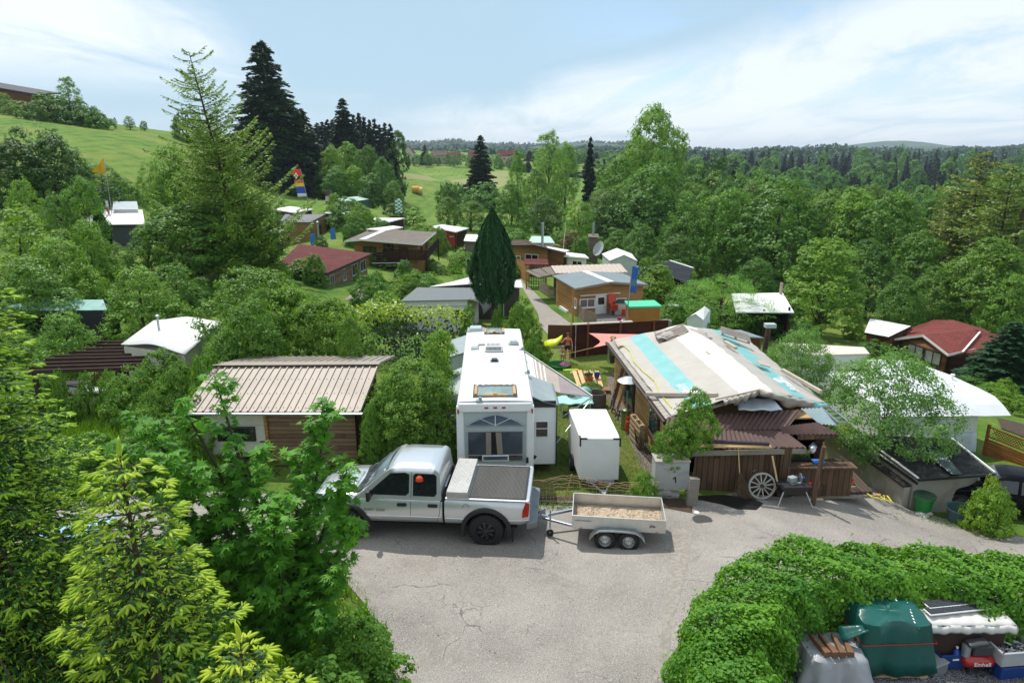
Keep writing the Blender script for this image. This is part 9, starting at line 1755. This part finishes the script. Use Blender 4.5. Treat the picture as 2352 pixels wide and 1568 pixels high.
 hedge('box_hedge','square-clipped dark hedge block below the yellow flag',[G(235,500),G(275,503)],1.1,3.4,5,leaf=.3,dens=500,mat=L_cyp,inner=False)
 # near mid left
 for x,y,D,w_,k,c,l in((580,622,30.5,210,'m1',(.95,1.05,.8),'large bright leafy tree between the rounded white caravan and the ribbed roof'),(668,662,30,170,'m2',(1.15,1.15,.8),'yellowish-green tree, middle of three behind the ribbed roof'),(745,690,28.5,170,'m1',(1.0,1.0,.8),'leafy tree, right one of three behind the ribbed roof'),(560,700,27,150,'m2',(.8,.95,.75),'shaded leafy tree just behind the left end of the ribbed roof'),(800,735,26.5,80,'m4',(.95,1,.8),'narrow leafy tree above the middle of the ribbed roof'),
  (945,830,22.2,200,'m1',(1.0,1.05,.8),'large leafy tree between the ribbed roof and the camper'),(1010,765,24.5,120,'m4',(1.15,1.15,.85),'upright leafy tree touching the left side of the camper'),(900,860,21.5,120,'m2',(.9,1.0,.8),'low leafy tree against the right wall of the ribbed-roof cottage'),(850,930,20.8,60,'m4',(.85,1,.8),'climbing shrub at the corner of the ribbed-roof cottage'),(1000,880,21.3,100,'m4',(.8,.9,.75),'shaded shrub beside the rear wheel side of the camper')):
  T(k,x,y,D,w_,l,c)
 for x,y,D,w_,l in((365,800,27.5,130,'bush hiding the lower wall of the rounded white caravan'),(300,838,26,120,'bush behind the pergola posts'),(470,800,24,110,'bush climbing beside the left edge of the ribbed roof'),(410,830,24.5,120,'bush in the green slope left of the ribbed roof'),(360,880,23.5,110,'bush between the white garden chair and the ribbed roof'),(330,930,22,120,'bush below the white garden chair'),(520,770,27,90,'bush at the upper left corner of the ribbed roof'),(440,900,22,100,'small bush at the gutter end of the ribbed roof')): T('b1',x,y,D,w_,l,(1.0,1.1,.8))
 for x,y,w_,l in((130,850,42,'twining vine on the left pergola post'),(190,855,44,'vine climbing between the pergola rails'),(245,850,50,'thick vine on the right front of the pergola'),(160,905,60,'vine foliage low at the pergola foot'),(265,920,60,'vine foliage beside the fallen white chair')): T('b3',x,y,26.6,w_*1.1,l,(1.05,1.15,.85),name='climbing_vine',cat='bush')
 for x,y,D,w_,l in((60,960,24.5,130,'shrub left of the pergola foot'),(130,1010,22.5,130,'shrub below the pergola, left'),(40,1040,21,130,'shrub at the left edge above the road'),(240,1040,21,100,'shrub below the pergola, right'),(385,1010,19.5,60,'low shrub by the trellis, left of the caravan window'),(300,1000,20.5,120,'broad low shrub in front of the pergola'),(200,990,21,130,'shrub between pergola and road'),(700,1030,20.2,70,'shrub under the boarded wall of the ribbed cottage'),(790,1040,19.9,60,'shrub at the hood of the pickup truck')): T('b1',x,y,D,w_,l,(.9,1.05,.8))
left_side()
def centre():
 hedge('laurel_hedge','tall dark laurel hedge with yellow-green new tips behind the camper',[Vector((-8.9,35.2,-1.1)),Vector((-6,36,-1.1)),Vector((-3.0,34.6,-1.1))],1.0,3.35,3,leaf=.15,dens=1500,mat=L_laurel,tipmat=L_ltip,rough=.22,tipz=.80)
 T('cy',1131,480,40.5,90,'tall dark teardrop-shaped cypress in the middle of the site',(.75,.85,.7))
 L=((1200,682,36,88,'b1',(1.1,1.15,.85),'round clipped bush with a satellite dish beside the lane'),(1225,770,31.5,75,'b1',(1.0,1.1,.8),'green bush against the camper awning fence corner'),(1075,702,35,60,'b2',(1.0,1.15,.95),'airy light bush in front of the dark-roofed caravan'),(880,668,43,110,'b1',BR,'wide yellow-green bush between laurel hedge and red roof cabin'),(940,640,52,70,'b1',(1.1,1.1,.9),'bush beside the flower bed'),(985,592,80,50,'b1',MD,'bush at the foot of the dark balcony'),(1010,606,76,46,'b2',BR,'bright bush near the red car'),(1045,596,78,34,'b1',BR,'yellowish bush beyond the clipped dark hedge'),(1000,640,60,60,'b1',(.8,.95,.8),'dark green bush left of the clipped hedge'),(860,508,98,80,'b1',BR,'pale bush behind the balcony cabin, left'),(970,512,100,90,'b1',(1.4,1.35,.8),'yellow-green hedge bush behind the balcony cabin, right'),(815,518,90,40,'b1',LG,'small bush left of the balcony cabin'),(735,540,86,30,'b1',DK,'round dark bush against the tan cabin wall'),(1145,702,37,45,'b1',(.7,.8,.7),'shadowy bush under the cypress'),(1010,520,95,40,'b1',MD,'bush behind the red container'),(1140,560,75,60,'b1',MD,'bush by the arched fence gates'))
 for x,y,D,w_,k,c,l in L: T(k,x,y,D,w_,l,c)
 plant('b3',Wz(1228,845,-1.15),.95,.66,1.,'half-bare coppery bush beside the person with the yellow inflatable','bush',None,(.9,.75,.5,1))
 hedge('clipped_hedge','clipped dark green hedge block right of the red car',[G(1050,636),G(1078,636)],1.3,2.6,4,leaf=.2,dens=500,color=(.8,.9,.8,1),inner=False)
 for i,(x,y) in enumerate(((870,688),(850,704),(905,690),(930,672),(952,662),(972,700),(990,690),(820,566),(700,640),(725,655),(645,655),(610,640),(800,640),(890,615),(1075,610),(1100,625),(1090,600),(1180,600),(1480,660),(1500,680),(1545,670),(1585,690),(1625,700),(1640,740),(1680,760),(1720,760),(1780,740),(1810,760),(1600,770),(1830,790),(770,500),(800,520),(830,535),(880,560),(950,700),(1150,600),(1170,640),(1215,625),(1290,560),(1330,600),(1370,590),(1395,575),(1540,690),(1570,720),(1600,745),(1545,750),(1700,740),(1750,770),(1790,760),(1640,790),(1850,740),(1880,720),(1700,660),(1740,640),(1960,780),(2010,830),(1500,600),(2255,930),(2300,930),(2240,905))):
  g_=G(x,y); s_=min(2.2,max(.5,g_.y/40)); plant('b1' if i%3 else 'b2',g_,s_*_tr.uniform(.5,1.0),s_*_tr.uniform(.6,1.2),i,'small garden shrub between the cabins','bush','small garden shrubs between the cabins',((1.2,1.2,.8,1),(.8,1,.75,1),(1.4,1.3,.8,1),(.7,.85,.75,1))[i%4],False)
 # flowers
 for i,(x,y,c,l) in enumerate(((886,648,(1.6,.9,2.2),'lilac flower clump by the terrace of the red roof cabin'),(905,640,(2.6,.5,1.0),'pink flower clump beside the lilac flowers'),(925,632,(2.8,2.2,.4),'yellow and red flower clump near the gate'))): T('b3',x,y-4,60-i*-3,24,l,c,cat='plant',name='flower_clump',trunk=False)
 # behind: meadow edge trees
 for x,y,D,w_,k,c,l in((905,468,112,48,'fB',(.6,.65,.5),'dull dark shrub tree at the meadow foot'),(948,478,115,55,'fA',(1.3,1.3,.8),'round yellow-green tree at the meadow foot'),(1028,456,122,55,'B',MD,'round dense tree on the meadow behind the red container'),(1080,462,124,72,'Wt',(1,1.05,.9),'loose airy tree left above the cypress'),(1025,416,185,52,'fb',(.7,.85,.7),'left bush of the pair in the middle of the meadow'),(1052,420,188,46,'fb',(.7,.85,.7),'right bush of the pair in the middle of the meadow'),
  (1175,425,104,86,'P',(.8,.92,.8),'pointed chestnut tree right behind the cypress'),(1110,420,175,100,'fb',(.7,.9,.75),'bushy skirt trees at the foot of the big lone conifer'),(1190,348,150,45,'Wt',(.9,1.05,.9),'slim birch at the right edge of the meadow'),(1262,305,160,80,'Wt',LG,'tall pale birch group above the cypress, left'),(1235,395,130,70,'B',MD,'green tree left of the pale birches'),(1300,330,165,60,'Wt',LG,'pale birch, right one of the group'),(1330,462,100,70,'Wt',(1.25,1.3,.9),'bright drooping birch above the purple tree'),(1255,455,108,80,'A',DK,'dark green tree behind the brown gabled cabin'),(1312,535,88,52,'B',(.9,.3,.42),'purple-leaved tree behind the pale roofs'),(1350,545,84,52,'C',LG,'bright young tree right of the purple tree'),(1400,440,106,120,'gB',DK,'dark tree at the left end of the forest edge')):
  t=T(k,x,y,D,w_,l,c)
 T('S2',1103,308,190,84,'big lone dark conifer on the meadow above the cypress',(.85,.8,.75)); T('fS',1357,310,140,40,'narrow dark spruce standing before the forest horizon',(.6,.7,.75)); T('fS2',975,332,420,26,'small dark conifer by the village on the horizon',(.8,.95,1));
centre()
def right_trees():
 L=((1500,258,135,150,'A',(1.2,1.25,.8),'tallest airy tree rising above the forest horizon'),(1420,372,118,110,'B',(.9,1.05,.75),'light green tree left in the forest front'),(1510,375,104,200,'gB',(.62,.8,.62),'massive dark green tree on the left of the forest edge'),(1600,430,94,150,'gA',(.68,.85,.62),'broad tree right of the massive dark one'),(1680,440,90,140,'D',(.85,1.0,.7),'lighter tree between the two massive dark crowns'),(1800,408,86,230,'gB',(.66,.84,.60),'largest round crown in the middle of the forest edge'),(1560,545,82,90,'B',DK,'dark low tree behind the black-roofed cabin'),(1900,450,88,150,'A',MD,'bright leafy tree behind the young maple'),(1975,445,84,140,'B',LG,'light green tree above the red-roofed cabin, left'),(2060,455,80,150,'A',(.8,.95,.7),'forest tree above the red-roofed cabin'),(2120,540,72,110,'C',(.75,.9,.6),'slender forest tree above the red roof'),(2010,560,70,130,'B',(.55,.7,.5),'dark shaded tree left of the red-roofed cabin'),
  (1905,556,57,205,'P',(1.15,1.15,.75),'bright pyramid-shaped young maple before the dark forest'),(1515,608,57,98,'b2',BR,'bright green bush right of the blue-grey roofed cabin'),(1660,636,49,200,'W',(1.05,1.25,1.2),'grey-green feathery willow left of the open garage'),(1850,765,29.5,160,'m3',(1.0,1.05,.9),'smaller pale-leaved orchard tree behind the tarpaulin ridge'),(2058,818,24.2,275,'m3',(1.02,1.1,.95),'wide pale-leaved orchard tree beside the concrete shed'),
  (2335,735,41,190,'S2',(1.0,1.35,1.35),'blue-green spruce at the right edge before the red roof'),(1600,700,52,80,'b1',BR,'yellow-flowering shrub beside the black ribbed roof'),(1930,790,44,90,'b1',BR,'golden-green clipped shrub left of the red-roofed cabin'),(2285,878,36,90,'b1',BR,'low bright bush below the blue-green spruce'),(2345,905,35,70,'b1',BR,'bright bush at the right edge below the spruce'),(2050,820,40,70,'b1',MD,'bush before the brown shed with the white panels'),
  (2260,345,78,190,'Ly',(1.15,1.35,1.0),'tall yellowish larch-like tree at the right with bare lower trunk'),(2330,375,68,190,'Ly',(1.0,1.35,1.0),'second bare-trunked tree at the right edge'),(2195,440,84,120,'Ly',(.9,1,.8),'thin-crowned tree left of the tall yellowish one'),(2300,560,60,180,'B',(.9,.95,.6),'light understorey tree at the right edge'),(2230,600,64,130,'C',(1.05,1.0,.65),'yellow-green understorey tree below the tall thin tree'),(2160,620,62,110,'B',(.8,.9,.6),'understorey tree above the red roof ridge'),(2340,640,56,120,'A',(.95,1.05,.7),'understorey tree right of the bare trunks'),(1740,600,62,90,'B',(.6,.78,.55),'dark bush tree behind the open garage'),(2080,640,60,100,'B',(.6,.75,.5),'dark understorey tree above the white panelled roof'),(1480,520,90,90,'B',(.7,.85,.65),'dark tree behind the white party tent'),(1420,530,95,60,'B',(.8,.95,.7),'tree beside the distant grey cabin'))
 for x,y,D,w_,k,c,l in L: T(k,x,y,D,w_,l,c)
 for x0,y0,x1,y1,D in((2195,715,2235,540,72),(2300,680,2352,480,66)):
  a=W(x0,y0,D); b=W(x1,y1,D); gzz=Hs(a.x,D); t=thing('bare_trunk',('left' if x0<2250 else 'right')+' leaning bare forest trunk above the red-roofed cabin','tree',Vector((a.x,D,gzz))); m=MB(); m.tube([(0,0,-.5),(b.x-a.x,0,b.z-gzz)],[.32,.16],n=7); m.build('trunk',bark,t)
 # inner forest rows, tops on rising steps
 r=random.Random(5); n=0
 rows=[(112,430,26,96),(135,405,26,90),(165,388,24,80),(205,372,24,66),(255,366,26,54)]
 for D,yt,cnt,w_ in rows:
  for i in range(cnt):
   x=1370+(i+r.random()*.8)*(1120/cnt); lo=70*max(0,math.sin((x-1690)/680*PI)) if 1690<x<2370 else 0; lo=lo*(1 if D>120 else .2)
   if x>2420: continue
   con=r.random()<(.10 if D<160 else .28); k=r.choice(('fS','fS2')) if con else r.choice(('fA','fB','fC') if D>120 else ('A','B','D'))
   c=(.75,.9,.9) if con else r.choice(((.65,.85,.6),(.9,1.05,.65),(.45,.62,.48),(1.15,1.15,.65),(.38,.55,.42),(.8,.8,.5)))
   T(k,x,max(yt,395*(lo>0))+lo*.9-(D>200)*12*(lo>0)+r.uniform(-12,18),D*r.uniform(.94,1.06),w_*(0.55 if con else 1)*r.uniform(.8,1.2),'dark spruce standing inside the right-hand forest' if con else 'broadleaf tree inside the right-hand forest',c,group='spruces inside the right-hand forest' if con else 'broadleaf trees inside the right-hand forest')
 for D,yt,cnt,w_,x0 in((270,436,20,44,1760),(300,420,24,42,1740),(335,404,26,40,1720),(375,390,28,38,1700),(420,376,30,36,1690),(470,362,34,34,1560),(530,350,44,30,1180),(600,344,46,28,1180),(400,362,16,40,1180)):
  for i in range(cnt):
   x1=2430 if x0>1180 or cnt>20 else 1600; x=x0+(i+r.random())*((x1-x0)/cnt); con=r.random()<(.62 if x>1600 else .3); yy=yt+r.uniform(-7,8)
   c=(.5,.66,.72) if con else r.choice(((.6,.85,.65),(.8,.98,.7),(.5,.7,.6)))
   T(r.choice(('fS','fS2')) if con else r.choice(('fA','fB','fC')),x,yy,D,w_*(.8 if con else 1.15)*r.uniform(.8,1.25),'dark spruce on the far wooded slope' if con else 'broadleaf tree on the far wooded slope',c,group='spruces on the far wooded slope' if con else 'broadleaf trees on the far wooded slope',trunk=False)
 # village and far woods
 for i,(x,y,w_,c,l) in enumerate(((938,352,18,'b8b4ac','white farmhouse with red roof at the meadow horizon, left'),(1008,357,24,'9a9488','long grey-brown farmhouse behind the meadow trees'),(1040,360,22,'a58f80','middle farmhouse of the village'),(1158,358,22,'b0a090','red-roofed house right of the lone conifer'),(1176,356,14,'b0a090','small red-roofed house at the village end'),(1085,358,14,'a89a8c','house half hidden left of the lone conifer'))):
  D=430; p=W(x,y,D); s=w_*1.5/F*D; b=bld('farmhouse',l,'house',[(p.x-s/2,D,p.z),(p.x+s/2,D,p.z),(p.x+s/2,D+7,p.z),(p.x-s/2,D+7,p.z)],rise=2.6 if i else 4.5,ridge='x' if i else 'y',wm=pm('plaster_'+c,h(c),.9),rm=R_red if i!=1 else R_brn,base=min(p.z-3,Hs(p.x,D)),over=.5)
  win(b,0,.5,max(.6,p.z-b['O'].z-2.4),1.2,1.2)
 for i in range(22): x=930+i*12+r.uniform(-4,4); T(r.choice(('fA','fB','fb')),x,353+r.uniform(-4,7),(470 if i%2 else 415)+r.uniform(-8,8),22,'small round tree between the village houses',(.75,.95,.8),group='trees between the village houses',trunk=False)
 f=FM(); q=rng(3); C=[]; S=[];
 for (D,yt,x0,x1,nn) in((1500,341,860,1420,2600),(2100,333,880,1450,2600),(2700,329,900,1420,2200),(900,348,900,1260,1500),(1300,340,1180,2500,4200),(760,346,1180,2500,6000)):
  xs=q.uniform(x0-60,x1+60,nn); u=q.random(nn)**1.4; hill=6*np.sin((xs-900)/70)+3*np.sin(xs/23); zt=np.array([W(a,yt,D).z for a in xs]); base=np.where(xs>1180,-12.,12.); z=base+(zt-base+D*.0025*(hill/6))*(1-u)*1.0+q.normal(0,D*.0008,nn); X=(xs-1176)/F*(D*CP); C.append(np.stack([X,D-u*D*.12,z],-1)); S.append(np.full(nn,D*.0065)*q.uniform(.6,1.4,nn))
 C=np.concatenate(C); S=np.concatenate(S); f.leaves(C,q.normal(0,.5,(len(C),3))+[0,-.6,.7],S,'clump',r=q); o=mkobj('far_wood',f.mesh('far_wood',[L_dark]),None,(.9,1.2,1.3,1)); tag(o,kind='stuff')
 m=MB(); n=60
 for (D,z0,ph,x0,x1) in((1900,38,.3,-1200,2200),(2900,60,1.9,-1600,3200)):
  o_=len(m.v)
  for i in range(n+1):
   x=x0+(x1-x0)*i/n; zz=z0*(.55+.3*math.sin(i*.31+ph)+.15*math.sin(i*.83)); m.v+=[(x,D-400,8),(x,D,zz),(x,D+500,8)]
  for i in range(n):
   for j in range(2): k=o_+i*3+j; m.f.append((k,k+3,k+4,k+1)); m.m.append(0)
 hl=m.build('hills',pm('wooded_hills',h('3a5a3c',.7),.95,var=.3,scale=.02),smooth=60); tag(hl,kind='structure')
 # mown stripe on the meadow
 drape('mown_meadow',[(p.x,p.y) for p in [G(*f2(x,y)) for x,y in((1085,245),(1200,255),(1330,275),(1550,315),(1700,300),(1960,235),(2070,235),(2060,350),(1900,400),(1700,380),(1600,330),(1400,325),(1180,305),(1085,268))]],pm('mown_grass',h('8f9656',.75),.95,var=.12,scale=.1),.05,6)
 for x,y,c_ in((1272,428,'d8a23c'),(1305,437,'d8c27c')): p=G(*f2(x,y)); t=thing('straw_bale',('orange' if x<1300 else 'pale')+' bale lying on the meadow','bale',p); m=MB(); m.lathe([(0,-1),(1.1,-1),(1.2,0),(1.1,1),(0,1)],14,(0,0,1.1),axis='x'); m.build('bale',pm('bale_'+c_,h(c_),.8),t,smooth=50)
right_trees()
def foreground():
 # front hedge
 path=[(3.55,8.9),(3.7,10.1),(4.5,11.2),(6.0,11.9),(8.0,12.1),(10.2,11.8),(12.4,11.0),(14,10)]
 hedge('garden_hedge','long curved bright green hedge at the lower right',[Vector((x,y,Hs(x,y))) for x,y in path],.84,1.68,11,leaf=.076,dens=8200,rough=.12,round_=.4,shape='oval',color=(.82,.9,.72,1))
 # shrubs by the cabinet
 T('b1',1602,888,20.0,98,'leafy vine crown growing over the brown corrugated porch',(1.05,1.1,.85),name='climbing_vine',gz_=1.35); T('b1',1545,968,19.9,86,'leafy vine hanging just above the grey cabinet',(1.0,1.1,.85),name='climbing_vine',gz_=.75); T('b1',1482,1080,19.0,62,'low leafy bush left of the grey cabinet',(1.05,1.15,.85))
 T('b1',2292,1112,20.0,98,'round golden-green bush at the corner of the concrete shed',(1.25,1.25,.7)); T('b3',2283,1092,20.6,60,'feathery yellow top shoots behind the golden bush',(1.9,1.4,.6))
 for x,y in((1220,1168),(1255,1165),(1290,1170),(1545,1185),(1560,1190)): pass
 carpet('verge_weeds',gp((1216,1175),(1300,1172),(1320,1160),(1216,1155)),260,.07,4,mat=L_broad,shape='oval',hts=.15)
 carpet('shed_weeds',gp((2110,1190),(2200,1190),(2210,1215),(2130,1210)),160,.07,5,mat=L_broad,shape='oval',hts=.15)
 # lower-left: near spruces, sweetgum, hazel, undergrowth
 near_spruce('young_spruce',71,6.25,1.85,Vector((-4.75,7.6,.45)),'young spruce with bright yellow-green shoots in the left foreground',lv=13,nb=8,shoot=.15,z0=3.7,thin=.85,droop=.18,color=(1.15,1.08,.95,1))
 near_spruce('spruce_tree',72,9.7,5.0,Vector((-8.0,9.3,.4)),'large spruce at the left edge hanging with lime-green shoots',lv=24,nb=11,shoot=.15,z0=1.0,thin=1.1,color=(1.05,1.08,.95,1),droop=.35)
 near_spruce('young_spruce',73,4.35,2.0,Vector((-3.15,6.7,.45)),'small golden spruce at the bottom edge left of the asphalt',lv=11,nb=8,shoot=.15,z0=1.9,thin=1.0,color=(1.3,1.12,.9,1))
 near_spruce('young_spruce',74,3.9,3.2,Vector((-5.1,5.6,.6)),'dark low spruce in the bottom left corner',lv=11,nb=8,shoot=.10,z0=1.2,thin=.9,color=(.55,.7,.8,1))
 branchy('sweetgum_tree','spreading young tree with large star-shaped leaves beside the pickup truck',Vector((-4.35,11.4,.3)),[(-1.3,.9,5.85),(-1.9,.6,5.5),(-2.7,.5,5.2),(.9,.9,5.15),(.4,.5,4.5),(1.3,.2,4.2),(1.45,-.2,3.3),(1.25,-.6,2.6),(.2,-.8,4.0),(-.6,.2,4.6),(-1.6,-.3,4.6),(-2.5,-.1,4.1),(-3.0,.3,4.6),(.9,-.9,1.9),(-.6,-.6,3.1),(-1.6,-.7,3.2),(.3,-1.0,2.6),(-2.3,-.4,3.0)],5,r0=.075,leaf=.25,per=15,twigs=10,tw=.6,color=(1.05,1.08,.9,1))
 branchy('hazel_bush','hazel bush with round bright leaves at the lower left',Vector((-4.7,5.6,.6)),[(-1.2,-.1,4.7),(-.5,.2,4.9),(.3,0,4.4),(-1.7,-.3,4.2),(-.9,-.3,3.9),(.8,.1,3.7),(-.2,-.3,3.5),(-1.5,.2,3.4),(.5,-.2,3.0)],6,r0=.03,leaf=.12,shape='oval',mat=L_broad,per=13,twigs=8,tw=.5,cat='bush',color=(1.15,1.3,.9,1))
 for i,(x,y,s,l) in enumerate(((-3.4,9.4,.9,'leafy bush behind the golden spruce'),(-5.6,9.6,1.1,'bush in the shade between the two big spruces'),(-6.6,8.0,.9,'dark bush under the large left spruce'),(-3.2,7.6,.7,'bush under the young spruce'),(-7.4,11.8,.9,'bush beside the left spruce towards the road'),(-3.0,10.9,.8,'bush at the foot of the star-leaved tree'))):
  plant('b1' if i%2 else 'b3',Vector((x,y,Hs(x,y))),s,s,i*1.1,l,'bush',None,(.85,1.0,.75,1))
 edge=gp((905,1568),(885,1480),(840,1395),(775,1325),(700,1285),(640,1275)); poly=[(p.x,p.y) for p in edge]+[(-9,13.2),(-14,13),(-14,5),(-1.6,5)]
 carpet('tall_grass',poly,30000,.34,7,up=.3,color=(1,1.1,.8,1)); carpet('undergrowth',poly,14000,.075,8,mat=L_broad,shape='oval',hts=.35,color=(1.0,1.15,.8,1))
 # grass tufts on the yard lawns
 carpet('lawn_tufts',gp((1216,1140),(1500,1140),(1520,1120),(1440,1000),(1400,900),(1390,850),(1290,835),(1262,850),(1262,900),(1216,1000)),14000,.10,9,color=(1.1,1.1,.8,1))
 carpet('lane_grass',gp((1240,660),(1300,700),(1340,760),(1480,765),(1500,750),(1370,760),(1320,715),(1265,655)),6000,.16,10,color=(1.3,1.2,.8,1))
 carpet('hedge_weeds',[(2.6,7),(2.9,9.6),(3.8,11.6),(5.4,12.9),(8.2,13.3),(8,12.6),(5.6,12.2),(4.6,11.5),(3.6,9.5),(3.5,7)],2600,.11,12,color=(1.2,1.1,.8,1))
 lit=pm('dry_leaf',h('7a6038',.9),.9,var=.4,scale=30); carpet('leaf_litter',gp((900,1568),(1530,1568),(1560,1420),(1700,1300),(2300,1240),(2000,1200),(1300,1300),(840,1300)),700,.045,21,mat=lit,shape='rhomb',hts=.04); carpet('edge_weeds',gp((930,1568),(905,1480),(862,1390),(800,1310),(760,1310),(830,1395),(870,1480),(895,1568)),900,.10,22,color=(1.1,1.05,.7,1)); carpet('shed_edge_weeds',gp((1890,1190),(2090,1195),(2090,1180),(1890,1178)),260,.08,23)
 carpet('meadow_flowers',gp((1480,740),(1600,760),(1600,715),(1500,715)),2600,.3,13,color=(1.9,1.5,.5,1))
 carpet('wild_grass',[(-22,19),(-10,19),(-9,28),(-22,28)],16000,.45,15,color=(1,1.1,.8,1)); carpet('roadside_grass',[(-26,18.5),(-12,18.2),(-12,21.5),(-26,22)],9000,.3,14)
foreground()
# ---------------- air ----------------
zm=min(v.co.z for v in ground.data.vertices)-1.5
hm=MB(); hm.bb(-9500,9500,-40,6600,zm,95); hz_m=bpy.data.materials.new('air'); hz_m.use_nodes=True; _n=hz_m.node_tree; _n.nodes.clear()
_o=_n.nodes.new('ShaderNodeOutputMaterial'); _v=_n.nodes.new('ShaderNodeVolumePrincipled'); _v.inputs['Color'].default_value=(.72,.84,1,1); _v.inputs['Density'].default_value=.00014; _n.links.new(_v.outputs[0],_o.inputs['Volume'])
tag(hm.build('haze',hz_m),kind='stuff')
